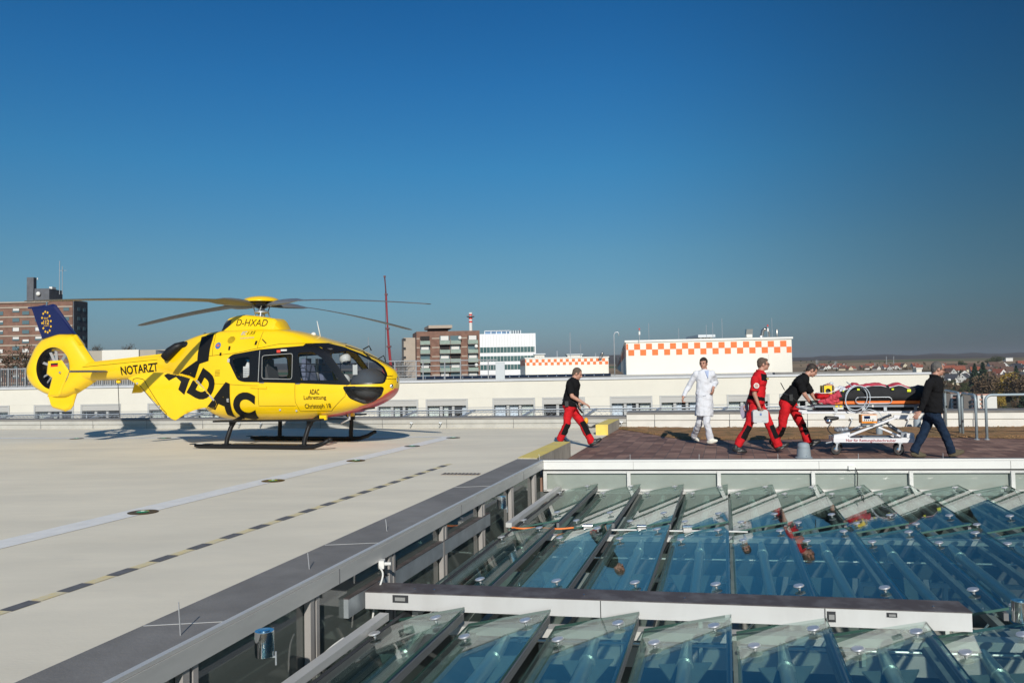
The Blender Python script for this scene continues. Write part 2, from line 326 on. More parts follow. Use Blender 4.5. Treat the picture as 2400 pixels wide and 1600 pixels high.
# moss and dry sedum strip along the parapet
m_moss = mat('dry_moss', (.34, .175, .07), 1, col2=(.17, .11, .04), scale=2.2, bump=1, bscale=60, thr=(.42, .62))
m_gmoss = mat('moss_leaf', (.36, .20, .085), 1, col2=(.18, .12, .045), scale=1.2, thr=(.4, .6))
mb = MB(); N_ = 260
xs0, xs1 = tb1.x - .25, WB(FR.x + 2).x
def mossfront(x):
    k = (x - xs0) / (xs1 - xs0); base = 3.4 + .3 * sin(k * 9) + .35 * noise.noise(Vector((x * 1.3, 0, 0))) + .12 * noise.noise(Vector((x * 7, 0, 5)))
    return base * min(1, max(.05, ((x - xs0) / 1.9) ** .9))
for i in range(N_ + 1):
    x = xs0 + (xs1 - xs0) * i / N_; wfr = mossfront(x)
    for j in range(15):
        k = j / 14; p = WB(x, -.015 - wfr * (1 - k)); h = .035 * min(1, (1 - abs(2 * k - 1)) * 5 + .03) + .02 * noise.noise(Vector((p.x * 4, p.y * 4, 0))) * min(1, (1 - abs(2 * k - 1)) * 6)
        mb.v.append((p.x, p.y, max(.0015, h)))
for i in range(N_):
    for j in range(14): mb.f.append((i * 15 + j, (i + 1) * 15 + j, (i + 1) * 15 + j + 1, i * 15 + j + 1)); mb.m.append(0)
moss = mb.build('moss_strip', m_moss, smooth=True); tag(moss, kind='stuff', label='dry brown moss and sedum strip along the foot of the far parapet', cat='ground cover')
mb = MB()
for i in range(6000):
    x = R.uniform(xs0 + .2, xs1); k = R.random() ** .8; p = WB(x, -.02 - mossfront(x) * k * 1.02); a = R.uniform(0, pi); s = R.uniform(.01, .03) * (1.5 if k < .1 else 1); t = R.uniform(.004, .022)
    c_, s_ = cos(a) * s, sin(a) * s; q = p + Vector((R.uniform(-.02, .02), R.uniform(-.02, .02), t))
    mb.add([(p.x - c_, p.y - s_, .02), (p.x + c_, p.y + s_, .02), (q.x, q.y, .02 + t)], [(0, 1, 2)])
tag(mb.build('sedum_tufts', m_gmoss), kind='stuff', label='small dry tufts scattered over the brown moss strip', cat='ground cover')

# ---- painted marks on the pad
def strip(a, b_, w_, z=.004):
    d = (b_ - a).normalized(); n = Vector((-d.y, d.x, 0)) * w_ / 2
    return [(p.x, p.y, z) for p in (a - n, b_ - n, b_ + n, a + n)]
wl0, wl1 = G(0, 1276), G(1056, 1023.5); wd = (wl1 - wl0)
wa = wl0 - wd * 1.2; cnr = wl1
mb = MB(); mb.add(strip(wa, cnr, .36), [(0, 1, 2, 3)])
ff0, ff1 = G(-200, 1026), G(1030, 1024.2)
mb.add(strip(G(-700, 1028), G(600, 1025.5), .26, .0045), [(0, 1, 2, 3)]); mb.add(strip(G(598, 1025.5), cnr, .26, .005), [(0, 1, 2, 3)])
mb.build('white_line', m_white, pad)
ds = [(47.8, 1419.7), (177.9, 1377.2), (288.8, 1338.6), (387, 1305.7), (471, 1277), (546.3, 1251.7), (612.9, 1229.5), (672, 1211.6), (725.3, 1194.7), (773.6, 1178.6), (818.6, 1164.3), (857.1, 1151.4), (892.9, 1139.4), (926.2, 1128.6), (956, 1118.7), (984.8, 1109.6), (1011.5, 1100.9), (1036.7, 1092.4)]
d0, d1_ = G(*ds[0]), G(*ds[-1]); dd = (d1_ - d0) / 17; n_ = Vector((-dd.y, dd.x, 0)).normalized()
mk, my = MB(), MB()
for i in range(-8, 18):
    p = d0 + dd * i
    mk.add(strip(p - dd * .25 + n_ * .0, p + dd * .25, .115), [(0, 1, 2, 3)])
    my.add(strip(p + dd * .27, p + dd * .73, .10), [(0, 1, 2, 3)])
mk.build('dark_dashes', m_dark, pad); my.build('yellow_dashes', m_yelfade, pad)
# recessed pad lights in the white line
m_amber = mat('light_ring_brass', (.16, .10, .035), .5, metal=.5, var=.3, scale=20)
m_green = mat('light_lens_green', (.02, .20, .05), .15, coat=.5); m_wl = mat('light_glass_white', (.6, .75, .62), .1)
L0 = None
names_l = ['nearest round green pad light set in the long white line', 'second nearest green pad light in the long white line, below the skids', 'green pad light in the white line right of the skids', 'small flat pad light in the white line nearest its far corner', 'flat pad light at the far corner of the white lines', 'flat pad light in the far white line under the tail boom shadow', 'flat pad light in the far white line below the open clamshell door']
for i, (X, Y) in enumerate([(335, 1199.5), (640, 1126), (834, 1079), (966, 1045), (1062, 1025.3), (180, 1027.2), (385, 1026.2)]):
    p = G(X, Y, .006)
    if L0 is None:
        L0 = thing('pad_light', p, names_l[i], 'pad light', 'recessed lights in the white lines of the pad')
        a = MB().lathe([(.17, 0), (.17, .003), (.10, .006)], n=28).build('ring', m_amber, L0, smooth=30)
        MB().lathe([(.075, .0061), (.068, .012), (.03, .015)], n=20).build('lens', m_green, L0, smooth=30)
        mm = MB(); mm.lathe([(.028, .0151), (.02, .020)], n=10); mm.build('glass_prism', m_wl, L0)
    else: copy_tree(L0, p, label=names_l[i])
# drain grate
m_rust = mat('rusty_frame', (.30, .24, .18), .8, var=.4, scale=12)
gp = G(1080, 1111); tg = thing('drain_grate', gp, 'rusty slotted drain grate in the pad beside the grey coping', 'drain', rz=-.2)
mb = MB().box((0, 0, .003), (.60, .20, .006)); mb.build('frame', m_rust, tg)
mb = MB(); [mb.box((-.27 + k * .06, 0, .010), (.022, .15, .008)) for k in range(10)]; mb.build('slots', m_dark, tg)

# ---- yellow topped concrete kerb blocks
def block(p_far_r, length, w_, h, label, endpaint):
    d = Vector((.266, 1, 0)).normalized(); n = Vector((-d.y, d.x, 0))
    t = thing('kerb_block', (p_far_r.x, p_far_r.y, 0), label, 'kerb', 'yellow topped kerb blocks')
    a, b_, c_, e_ = Vector((0, 0, 0)), n * w_, n * w_ - d * length, -d * length
    mb = MB().hexa([(p.x, p.y) for p in (a, b_, c_, e_)], 0, h - .004); mb.build('concrete_body', m_conc, t)
    mb = MB(); g = .002
    pts = [(a + d * g - n * 0), (b_ + d * g + n * g), (c_ - d * g + n * g), (e_ - d * g)]
    mb.hexa([(p.x, p.y) for p in pts], h - .004, h)
    mb.build('painted_top', m_yel2, t)
    if endpaint:
        o = e_ - d * .003; mb = MB(); mb.add([(o.x, o.y, .0), ((o + n * w_).x, (o + n * w_).y, .0), ((o + n * w_).x, (o + n * w_).y, h - .004), (o.x, o.y, h - .004)], [(0, 3, 2, 1)]); mb.build('painted_end', m_yel, t)
m_yel2 = mat('worn_yellow_paint', (.78, .60, .13), .7, col2=(.62, .50, .20), scale=4, thr=(.35, .75))
block(G(1337, 1034.4, .28), 2.7, .30, .28, 'long yellow topped concrete kerb block beside the grey coping, nearest the camera', False)
pb = G(1425.4, 1019); dl = Vector((.266, 1, 0)).normalized() * 2.15
block(pb + dl, 2.15, .30, .25, 'yellow topped concrete kerb block with bright yellow end, by the far parapet', True)

# ---- coping and walls of the court
mb = MB(); y0, y1 = -4, cor.y
wn = .45
a, b_ = LW(y0, 0), LW(y1, 0)
mb.hexa([(p.x, p.y) for p in (LW(y0, -wn), LW(y0, 0), LW(y1, 0), FW(14, 0), FW(14, .22), FW(-.1, .25) + Vector((0, 0, 0)), LW(y1 + .42, -wn))], .165, ZC)
cw = thing('court_wall', (0, 0, 0), 'low glazed wall around the sunken glass roof, grey sheet coping with metal fascia', 'wall')
mb.build('coping', m_bit, cw)
mb = MB(); mb.hexa([(p.x, p.y) for p in (LW(y0, -wn + .02), LW(y0, -.14), LW(y1 + .2, -.14), LW(y1 + .4, -wn + .02))], .0, .16); mb.hexa([(p.x, p.y) for p in (FW(.0, .12), FW(14, .12), FW(14, .2), FW(.0, .2))], -.01, .16); mb.build('kerb_body', m_conc, cw)
mb = MB(); mb.bar(LW(y0, .012, ZC + .01), LW(y1 - .02, .012, ZC + .01), .035, .02); mb.build('drip_edge', m_alu, cw)
mb = MB(); mb.bar(LW(y0, .02, ZC - .055), LW(y1, .02, ZC - .055), .03, .105); mb.build('fascia', m_alu, cw)
mb = MB(); mb.bar(FW(0, -.012, ZC + .004), FW(14, -.012, ZC + .004), .03, .022); mb.build('drip_edge', m_aluw, cw)
mb = MB(); mb.bar(FW(.02, -.02, ZC - .066), FW(14, -.02, ZC - .066), .03, .11); mb.build('fascia', m_aluw, cw)
mb = MB(); mb.bar(FW(.02, .006, ZC - .13), FW(14, .006, ZC - .13), .02, .03); mb.build('shadow_gap', m_dk, cw)
mb = MB(); mb.bar(FW(.02, .0, ZC - .163), FW(14, .0, ZC - .163), .03, .035); mb.bar(FW(.02, .0, -.165), FW(14, 0, -.165), .04, .03); mb.build('frame_rail', m_alu, cw)
mb = MB(); mb.bar(LW(y0, -.02, -.62), LW(y1, -.02, -.62), .06, .05); mb.build('frame_rail', m_alu, cw)
m_fgl = mat('green_grey_panel_glass', (.30, .33, .29), .08, coat=0, var=.12, scale=2, spec=.6)
m_dgl = mat('dark_green_wall_glass', (.10, .115, .105), .03, spec=.9)
mb = MB(); mb.add([FW(.03, .03, -.16), FW(14, .03, -.16), FW(14, .03, ZC - .18), FW(.03, .03, ZC - .18)], [(0, 1, 2, 3)]); mb.build('glazing', m_fgl, cw)
mb = MB(); mb.add([LW(y0, -.03, -.6), LW(y1, -.03, -.6), LW(y1, -.03, ZC - .09), LW(y0, -.03, ZC - .09)], [(3, 2, 1, 0)]); mb.build('glazing', m_dgl, cw)
for y in [11.27, 10.06, 8.85, 7.64, 6.43, 5.22, 4.01, 2.8, 1.6]:
    mb = MB(); mb.bar(LW(y, .0, -.6), LW(y, .0, ZC - .11), .045, .05, up=ldir); mb.bar(LW(y + .075, .0, -.6), LW(y + .075, .0, ZC - .11), .04, .04, up=ldir); mb.build('mullion', m_mull, cw)
for X in [1278, 1473.6, 1684.6, 1905, 2134, 2372, 2620]:
    # find s where the wall line meets the column of the picture
    d = ray(X, 1120); k = d.x / d.y; s = (k * cor.y - cor.x) / (fdir.x - k * fdir.y)
    mb = MB(); mb.bar(FW(s, -.012, -.16), FW(s, -.012, ZC - .15), .05, .05, up=fdir); mb.build('mullion', m_alu, cw)
for X in (1484, 1918, 2366):
    d = ray(X, 1090); k = d.x / d.y; s = (k * cor.y - cor.x) / (fdir.x - k * fdir.y); mb = MB(); mb.bar(FW(s, -.037, ZC - .12), FW(s, -.037, ZC - .012), .006, .003, up=fdir); mb.build('fascia_joint', m_dark, cw)
for y in (10.6, 8.1, 5.55, 3.2): mb = MB(); mb.bar(LW(y, .037, ZC - .105), LW(y, .037, ZC - .005), .003, .008, up=ldir); mb.build('fascia_joint', m_dark, cw)
for y in (9.3, 6.3, 4.35):
    a, b_ = LW(y, -wn + .01, ZC + .0015), LW(y + .05, -.03, ZC + .0015); mb = MB(); mb.bar(a, b_, .006, .002); mb.build('coping_seam', m_alu, cw)
# lower court body: pit walls and floor far below the glass
m_pit = mat('court_wall_dark', (.11, .12, .115), .9, var=.3, scale=.7); m_floor = mat('court_floor', (.20, .20, .18), .8, var=.3, scale=.5)
mb = MB(); P4 = [LW(-4, -.06), LW(y1 + .03, -.06), FW(14, .05), FW(14, 0) + Vector((-3, -17, 0))]
zt, zb = -.19, -7.5
for i in range(3):
    a, b_ = P4[i], P4[(i + 1) % 4]; z_ = -.63 if i == 0 else zt; mb.add([(a.x, a.y, zb), (b_.x, b_.y, zb), (b_.x, b_.y, z_), (a.x, a.y, z_)], [(0, 1, 2, 3)])
tag(mb.build('court_shaft', m_pit), kind='structure')
mb = MB(); mb.add([(p.x, p.y, zb) for p in P4], [(3, 2, 1, 0)]); tag(mb.build('court_floor', m_floor), kind='structure')
# interior galleries seen dimly through the glass
m_gal = mat('gallery_slab', (.42, .42, .38), .8, var=.2); m_lw = mat('gallery_panel', (.5, .55, .52), .5)
for k, (t, z) in enumerate([(13.2, -2.1), (13.2, -4.6)]):
    tt = thing('court_gallery', (0, 0, 0), ['upper gallery walkway inside the court, dim below the far glass panes', 'lower gallery walkway inside the court, dim below the far glass panes'][k], 'walkway', 'galleries inside the court')
    mb = MB(); mb.bar(CP(-2.6, t - 2.0, z), CP(13, t - 2.0, z), 1.2, .25); mb.build('slab', m_gal, tt)
    mb = MB(); mb.bar(CP(-2.6, t - 2.65, z + 1.0), CP(13, t - 2.65, z + 1.0), .05, .05)
    for c in range(16): mb.bar(CP(-2.4 + c, t - 2.65, z), CP(-2.4 + c, t - 2.65, z + 1.0), .05, .05, up=(1, 0, 0))
    mb.build('railing', m_lw, tt)

# ---- glass louvre panes
m_pane = glass('roof_glass', (.73, .83, .81), 1.5, 0, (.84, .85, .84))
m_edge = mat('glass_edge', (.05, .12, .10), .3, spec=.5)
m_tube = mat('brushed_steel_tube', (.72, .75, .70), .28, metal=.75)
m_node = mat('truss_node_plate', (.20, .24, .23), .7, metal=0, var=.2)
m_sash = mat('louvre_sash', (.20, .20, .20), .5, metal=.4)
CW = .63
ROWS = [(9.04, 11.86, 'far row'), (5.98, 8.80, 'middle row'), (2.35, 5.66, 'front row')]
ZR, ZL = -.085, -.20
disc_proto = None
side = {-3: 'in the leftmost column'}
def pane(k, row):
    t0, t1, rn = ROWS[row]
    c0, c1 = CW * (k - 1) + .03, CW * k
    z_of = lambda c: ZL + (ZR - ZL) * (c - c0) / (c1 - c0)
    pos = {0: 'leftmost', 1: 'second', 2: 'third', 3: 'fourth', 4: 'fifth', 5: 'sixth', 6: 'seventh', 7: 'eighth', 8: 'ninth', 9: 'tenth', 10: 'eleventh'}[k + 3]
    lab = ('leftmost' if k == -3 else pos + ' from the left') + ' tilted glass louvre pane in the ' + rn + ' of the court roof'
    o_ = CP(c0, t0, 0); t = thing('glass_louvre', o_, lab, 'roof pane', 'tilted glass panes of the court roof')
    def P(c, tt, dz=0): return CP(c, tt, z_of(c) + dz) - o_
    q = [P(c0, t0), P(c1, t0), P(c1, t1), P(c0, t1)]; th = Vector((0, 0, .018))
    mb = MB(); mb.add(q + [x + th for x in q], [(3, 2, 1, 0), (4, 5, 6, 7)]); mb.mi = 1; mb.add(q + [x + th for x in q], [(0, 1, 5, 4), (1, 2, 6, 5), (2, 3, 7, 6), (3, 0, 4, 7)])
    mb.build('pane', [m_pane, m_edge], t)
    mid = (c0 + c1) / 2
    mb = MB(); mb.tube([P(mid, t0 + .1, -.13), P(mid, t1 - .42, -.13)], .045, 14); mb.tube([P(mid, t1 - .43, -.13), P(mid, t1 - .40, -.13)], .054, 14); mb.tube([P(mid, t1 - .40, -.13), P(mid, t1 - .10, -.10)], [.05, .03], 14)
    mb.build('support_tube', m_tube, t, smooth=40)
    if row == 0 or row == 2:
        mb = MB(); tt = t1 - .5; wing = [P(c0 + .13, tt + .1, -.10), P(mid, tt - .12, -.26), P(c1 - .13, tt + .1, -.14), P(mid, tt + .2, -.22)]
        mb.add(wing + [v - Vector((0, 0, .012)) for v in wing], [(0, 1, 2, 3), (7, 6, 5, 4), (0, 4, 5, 1), (1, 5, 6, 2), (2, 6, 7, 3), (3, 7, 4, 0)]); mb.build('bracket_wing', m_node, t)
    mb = MB(); mb.bar(P(c1 - .02, t0, -.045), P(c1 - .02, t1, -.045), .03, .05); mb.build('sash_bar', m_sash, t)
    for c, tt in ((c0 + .11, t0 + .3), (c1 - .11, t0 + .42), (c0 + .11, t1 - .42), (c1 - .11, t1 - .28)):
        p = P(c, tt, .019); sl = atan2(ZR - ZL, c1 - c0)
        mb = MB(); mb.lathe([(.010, 0), (.010, .018), (.036, .020), (.041, .026), (.036, .033), (.012, .034)], n=20); Mx = Matrix.Rotation(-sl, 3, 'Y')
        mb.v = [tuple(Mx @ Vector(v) + p) for v in mb.v]; mb.build('disc_fixing', m_disc, t, smooth=40)
for row in range(3):
    for k in range(-3, [8, 6, 4][row]): pane(k, row)
# supporting cross beams under the row joints
for nm, t, z, lab in (('rear_roof_rail', 8.92, -.24, 'aluminium cross rail between the far and middle rows of glass'),):
    tt = thing('roof_rail', (0, 0, 0), lab, 'roof rail')
    mb = MB(); mb.bar(CP(-2.5, t, z), CP(9, t, z), .11, .05); mb.build('rail', m_alu, tt)
    mb = MB(); mb.bar(CP(-2.5, t, z - .09), CP(9, t, z - .09), .06, .13); mb.build('web', m_dk, tt)
tt = thing('roof_rail', (0, 0, 0), 'aluminium sill rail where the glass meets the far court wall', 'roof rail')
mb = MB(); mb.bar(CP(-2.5, 11.93, -.2), CP(12, 11.93, -.2), .05, .04); mb.build('rail', m_alu, tt)
tt = thing('roof_rail', (0, 0, 0), 'dark cross rail under the big white beam', 'roof rail')
mb = MB(); mb.bar(CP(-2.5, 5.80, -.26), CP(9, 5.80, -.26), .12, .06); mb.build('rail', m_alu, tt)
# gutters between the panes (white sheet seen in the gaps)
m_gut = mat('gutter_sheet', (.45, .43, .39), .6, var=.3, scale=6)
gt = thing('roof_purlins', (0, 0, 0), 'thin sheet metal purlins under the gaps of the glass louvres', 'purlin')
for k in range(-4, 10):
    mb = MB()
    mb.bar(CP(CW * k + .03, 2.35, -.30), CP(CW * k + .03, 11.9, -.30), .05, .06); mb.build('purlin', m_gut, gt)
# truss rods deep below the glass
rt = thing('roof_truss', (0, 0, 0), 'steel rod truss hanging below the glass roof', 'truss')
for t, z in ((3.6, -.62), (4.6, -.75), (7.2, -.8), (10.4, -.8)):
    mb = MB(); mb.tube([CP(-2.5, t, z), CP(9, t, z)], .012, 6)
    for c in range(-4, 14): mb.tube([CP(c * .63, t, z - .02), CP(c * .63 + .3, t, z + .35)], .010, 5); mb.lathe([(.018, -.02), (.018, .02)], c=CP(c * .63, t, z), n=8)
    mb.build('rod', m_tube, rt)
for t in (4.75, 7.9, 10.9):
    mb = MB()
    for k in range(-3, 9):
        c = CW * (k - .5); z = -.42
        p = [CP(c - .26, t, z + .05), CP(c + .26, t, z + .05), CP(c + .06, t - .55, z - .1), CP(c - .06, t - .55, z - .1)]
        mb.add(p + [v - Vector((0, 0, .012)) for v in p], [(0, 1, 2, 3), (7, 6, 5, 4), (0, 4, 5, 1), (1, 5, 6, 2), (2, 6, 7, 3), (3, 7, 4, 0)])
    mb.build('node_plates', m_node, rt)
m_par2 = mat('dull_socket', (.25, .25, .24), .6)
# big white beam with weathered top
m_btop = mat('weathered_beam_top', (.075, .062, .06), .7, col2=(.16, .15, .15), scale=5, bump=.2, thr=(.45, .75))
m_bwh = mat('white_beam_sheet', (.57, .565, .55), .45, metal=.15, var=.12, scale=3, thr=(.45, .8), col2=(.50, .49, .47), stretch=(1, 1, .25))
A, B = G(856, 1385, 0), G(2278, 1434, 0); bd = (B - A).normalized(); bn = Vector((-bd.y, bd.x, 0))
tb = thing('roof_beam', (A.x, A.y, 0), 'big white sheet metal beam with dark weathered top crossing the glass roof', 'beam')
mb = MB(); L_ = (B - A).length; q = [Vector((0, 0, 0)), bd * L_, bd * L_ + bn * .25, bn * .25]
mb.hexa([(p.x, p.y) for p in q], -.125, -.006); mb.build('sheet_box', m_bwh, tb)
mb = MB(); q = [-bd * .004 - bn * .004, bd * (L_ + .004) - bn * .004, bd * (L_ + .004) + bn * .254, -bd * .004 + bn * .254]; mb.hexa([(p.x, p.y) for p in q], -.006, .0); mb.build('weathered_top', m_btop, tb)
for s, w_, h_, dz in ((.21, .12, .055, -.045), (4.0 * L_ / 5.1, .055, .07, -.06), (4.46 * L_ / 5.1, .065, .03, -.035)):
    mb = MB(); p = bd * s - bn * .003; mb.add([p + Vector((0, 0, dz - h_ / 2)), p + bd * w_ + Vector((0, 0, dz - h_ / 2)), p + bd * w_ + Vector((0, 0, dz + h_ / 2)), p + Vector((0, 0, dz + h_ / 2))], [(0, 1, 2, 3)]); mb.build('cutout', m_dk, tb)
    mb = MB(); c = p + bd * w_ / 2 - bn * .006 + Vector((0, 0, dz)); mb.bar(c - bd * w_ * .32, c + bd * w_ * .32, .008, h_ * .45); mb.build('connector', m_par2, tb)
for s in (1.72, 3.2): 
    mb = MB(); p = bd * s - bn * .003; mb.add([p + Vector((0, 0, -.133)), p + bd * .006 + Vector((0, 0, -.133)), p + bd * .006 + Vector((0, 0, -.008)), p + Vector((0, 0, -.008))], [(0, 1, 2, 3)]); mb.build('sheet_seam', m_dk, tb)
mb = MB()
for s in (.35, .5, 1.6, 2.3, 3.9, 4.2): mb.lathe([(.008, 0), (.008, .006), (.003, .008)], c=bd * s + bn * .09, n=8)
mb.build('screws', m_chrome, tb)
# left box beam
A, B = G(800, 1401, 0), G(1138, 1200, 0); d_ = (B - A).normalized(); n2 = Vector((-d_.y, d_.x, 0)); L_ = (B - A).length
tl = thing('edge_beam', (A.x, A.y, 0), 'long bluish metal box beam with brown top along the left edge of the glass', 'beam')
q = [n2 * -.055, d_ * L_ - n2 * .055, d_ * L_ + n2 * .055, n2 * .055]
m_bl = mat('weathered_zinc', (.42, .46, .48), .45, metal=.4, var=.25, scale=4)
mb = MB().hexa([(p.x, p.y) for p in q], -.14, -.006); mb.build('zinc_box', m_bl, tl)
mb = MB(); q = [n2 * -.058 - d_ * .003, d_ * (L_ + .003) - n2 * .058, d_ * (L_ + .003) + n2 * .058, n2 * .058 - d_ * .003]; mb.hexa([(p.x, p.y) for p in q], -.006, .0); mb.build('weathered_top', m_btop, tl)
# border rails left of the glass
te = thing('border_rail', (0, 0, 0), 'grey metal border rail along the left edge of the glass roof', 'rail')
mb = MB(); mb.bar(CP(-2.47, 2.2, -.13), CP(-2.47, 5.6, -.13), .07, .05); mb.build('near_rail', m_alu, te)
mb = MB(); mb.bar(CP(-2.47, 9.0, -.13), CP(-2.47, 11.85, -.13), .07, .05); mb.build('far_rail', m_alu, te)
mb = MB(); mb.bar(CP(-2.40, 2.2, -.23), CP(-2.40, 11.85, -.23), .03, .14); mb.build('rail_web', m_dk, te)
mb = MB(); mb.bar(CP(-2.36, 5.9, -.2), CP(-2.36, 8.9, -.2), .05, .04); mb.build('middle_rail', m_alu, te)
# three polished canisters
CP0 = None
for i, (X, Y, D, lab) in enumerate(((620, 1535, 4.25, 'polished steel canister by the lower left glass wall, nearest the camera'), (1176, 1190, 9.0, 'small polished steel canister at the far end of the zinc beam'), (2392, 1455, 5.1, 'polished steel canister at the right end of the white beam'))):
    p = AT(X, Y, D)
    if CP0 is None:
        CP0 = thing('steel_canister', p, lab, 'canister', 'polished canisters on the roof frame')
        MB().lathe([(.05, 0), (.05, .125), (.049, .13), (.03, .13), (.03, .134), (.002, .135)], n=28).build('drum', m_chrome, CP0, smooth=35)
        mb = MB(); mb.bar((0.0, 0, -.006), (.06, 0, -.006), .012, .008); mb.tube([(.06, 0, -.05), (.06, 0, .02)], .005, 8); mb.build('mounting_pin', m_galv, CP0)
    else: copy_tree(CP0, p, label=lab)
# electric boxes and cables
def cable(name, pts, r, m, lab):
    P_ = [Vector(p) for p in pts]; out = []
    for i in range(len(P_) - 1):
        a0 = P_[max(0, i - 1)]; a1 = P_[i]; a2 = P_[i + 1]; a3 = P_[min(len(P_) - 1, i + 2)]
        for k in range(6):
            t = k / 6; out.append(.5 * ((2 * a1) + (a2 - a0) * t + (2 * a0 - 5 * a1 + 4 * a2 - a3) * t * t + (3 * a1 - a0 - 3 * a2 + a3) * t ** 3))
    out.append(P_[-1]); o = MB().tube(out, r, 7).build(name, m, smooth=True); return tag(o, lab, 'cable')
m_or = mat('orange_cable', (.85, .22, .04), .5); m_wc = mat('grey_white_cable', (.6, .6, .57), .5)
zz = -.16
cable('orange_cable', [CP(-2.45, 9.02, zz), CP(-2.3, 8.97, zz), CP(-2.1, 9.03, zz), CP(-1.9, 8.97, zz), CP(-1.72, 9.0, zz + .01)], .010, m_or, 'orange cable lying on the rail at the left between the far and middle rows')
cable('white_cable', [CP(-1.3, 8.94, zz), CP(-1.0, 8.96, zz), CP(-.6, 8.93, zz), CP(-.2, 8.95, zz), CP(.2, 8.92, zz)], .010, m_wc, 'white cable lying on the rail between the far and middle rows')
cable('wall_cable', [LW(6.15, .05, .12), LW(6.12, .09, .06), LW(6.06, .06, -.1), LW(6.0, .05, -.3)], .008, m_wc, 'white cable hanging from the socket on the left court wall')
cable('beam_cable', [LW(5.1, .02, -.35), LW(5.15, .06, -.25), LW(5.25, .12, -.18), LW(5.35, .16, -.15)], .008, m_wc, 'pale cable running to the near end of the zinc beam')
t = thing('wall_socket', LW(6.2, .05, .13), 'white cable socket box on the left court wall', 'socket'); MB().box((0, 0, 0), (.04, .07, .06)).build('box', m_wfr, t); MB().lathe([(.014, .02), (.014, .07)], n=10, axis='x').build('gland', m_wc, t, smooth=40)
for k, (c, lab) in enumerate(((-1.55, 'left'), (-.95, 'second'), (-.45, 'third'))):
    t = thing('motor_bracket', CP(c, 8.93, -.15), ['left of the three small motor brackets on the rail behind the middle row', 'middle one of the three small motor brackets on the rail behind the middle row', 'right of the three small motor brackets on the rail behind the middle row'][k], 'bracket', 'motor brackets on the roof rail')
    MB().box((0, 0, 0), (.09, .05, .04)).build('plate', m_alu, t); MB().lathe([(.02, -.05), (.02, .05)], c=(0, 0, .035), n=10, axis='x').build('motor', m_chrome, t, smooth=40)
t = thing('wall_camera', FW(4.35, -.05, .16), 'small white junction box with cable on the far court fascia', 'junction box'); MB().box((0, 0, 0), (.09, .03, .05)).build('box', m_wfr, t); MB().tube([(.05, 0, 0), (.08, -.01, -.08), (.07, 0, -.3)], .007, 6).build('cord', m_blk, t)
# bird wires on thin pins along the coping
m_wire = mat('thin_steel', (.6, .6, .6), .4, metal=.7)
def pin(p, h, lab, tilt=0):
    o = MB().tube([(0, 0, 0), (tilt, 0, h)], .0035, 5).build('bird_wire_pin', m_wire, loc=p); return tag(o, lab, 'pin', 'thin pins along the coping')
for i, X in enumerate((1477, 1639, 1824, 2013, 2212)):
    d = ray(X, 1077); k = d.x / d.y; s = (k * cor.y - cor.x) / (fdir.x - k * fdir.y)
    pin(FW(s, .02, ZC), .09, ['leftmost', 'second from left', 'middle', 'second from right', 'rightmost'][i] + ' of five thin steel pins on the coping below the brick terrace')
for i, (X, Y) in enumerate(((423, 1488), (725, 1333), (907, 1244), (1265, 1078))):
    p = G(X, Y, ZC); pin(p, [.17, .11, .10, .09][i], 'thin steel pin on the grey left coping, ' + ['nearest the camera', 'second from the camera', 'third from the camera', 'at the far corner'][i], -.01)

# ---- far parapet
pp = thing('far_parapet', (0, 0, 0), 'low metal clad parapet running along the far edge of the roof', 'parapet')
x0, x1 = -40, 30
def pbox(mb, o0, o1, z0, z1, xa=x0, xb=x1): return mb.hexa([tuple(WB(xa, o0)[:2]), tuple(WB(xb, o0)[:2]), tuple(WB(xb, o1)[:2]), tuple(WB(xa, o1)[:2])], z0, z1)
xc = tb1.x + .1
pbox(MB(), 0, .5, -2, .13, x0, xc).build('lower_sheet', m_par, pp); pbox(MB(), -.03, .5, .134, .25, x0, xc).build('upper_sheet', m_par, pp)
pbox(MB(), -.05, .72, .252, .30, x0, xc).build('cap', m_bit, pp)
pbox(MB(), 0, .5, -2, .20, xc + .01, x1).build('lower_sheet', m_parw, pp); pbox(MB(), -.03, .5, .204, .36, xc + .01, x1).build('upper_sheet', m_parw, pp)
pbox(MB(), -.05, .95, .362, .41, xc + .01, x1).build('cap', m_bit, pp)
mb = MB()
for x in [i * 1.9 - 38 for i in range(36)]:
    zt_ = .25 if x < xc else .36; p = WB(x, -.032); q = WB(x + .012, -.032); mb.add([(p.x, p.y, .0), (q.x, q.y, .0), (q.x, q.y, zt_), (p.x, p.y, zt_)], [(0, 1, 2, 3)])
mb.build('sheet_joints', m_dark, pp)
mb = MB()
for x in (-9.9, -8.3, -7.6, -2.95, -2.1, 2.9, 8.6, 9.9, 13.0):
    p = WB(x, -.05); zz_ = .13 if x < xc else .2
    mb.tube([p + Vector((0, 0, zz_ + .05)), p + Vector((.04, -.03, zz_ - .02)), p + Vector((-.02, -.02, .02))], .012, 6); mb.lathe([(.022, -.04), (.022, .04)], c=p + Vector((.03, -.02, zz_ + .02)), n=8, axis='x')
mb.build('lightning_clamps', m_galv, pp)
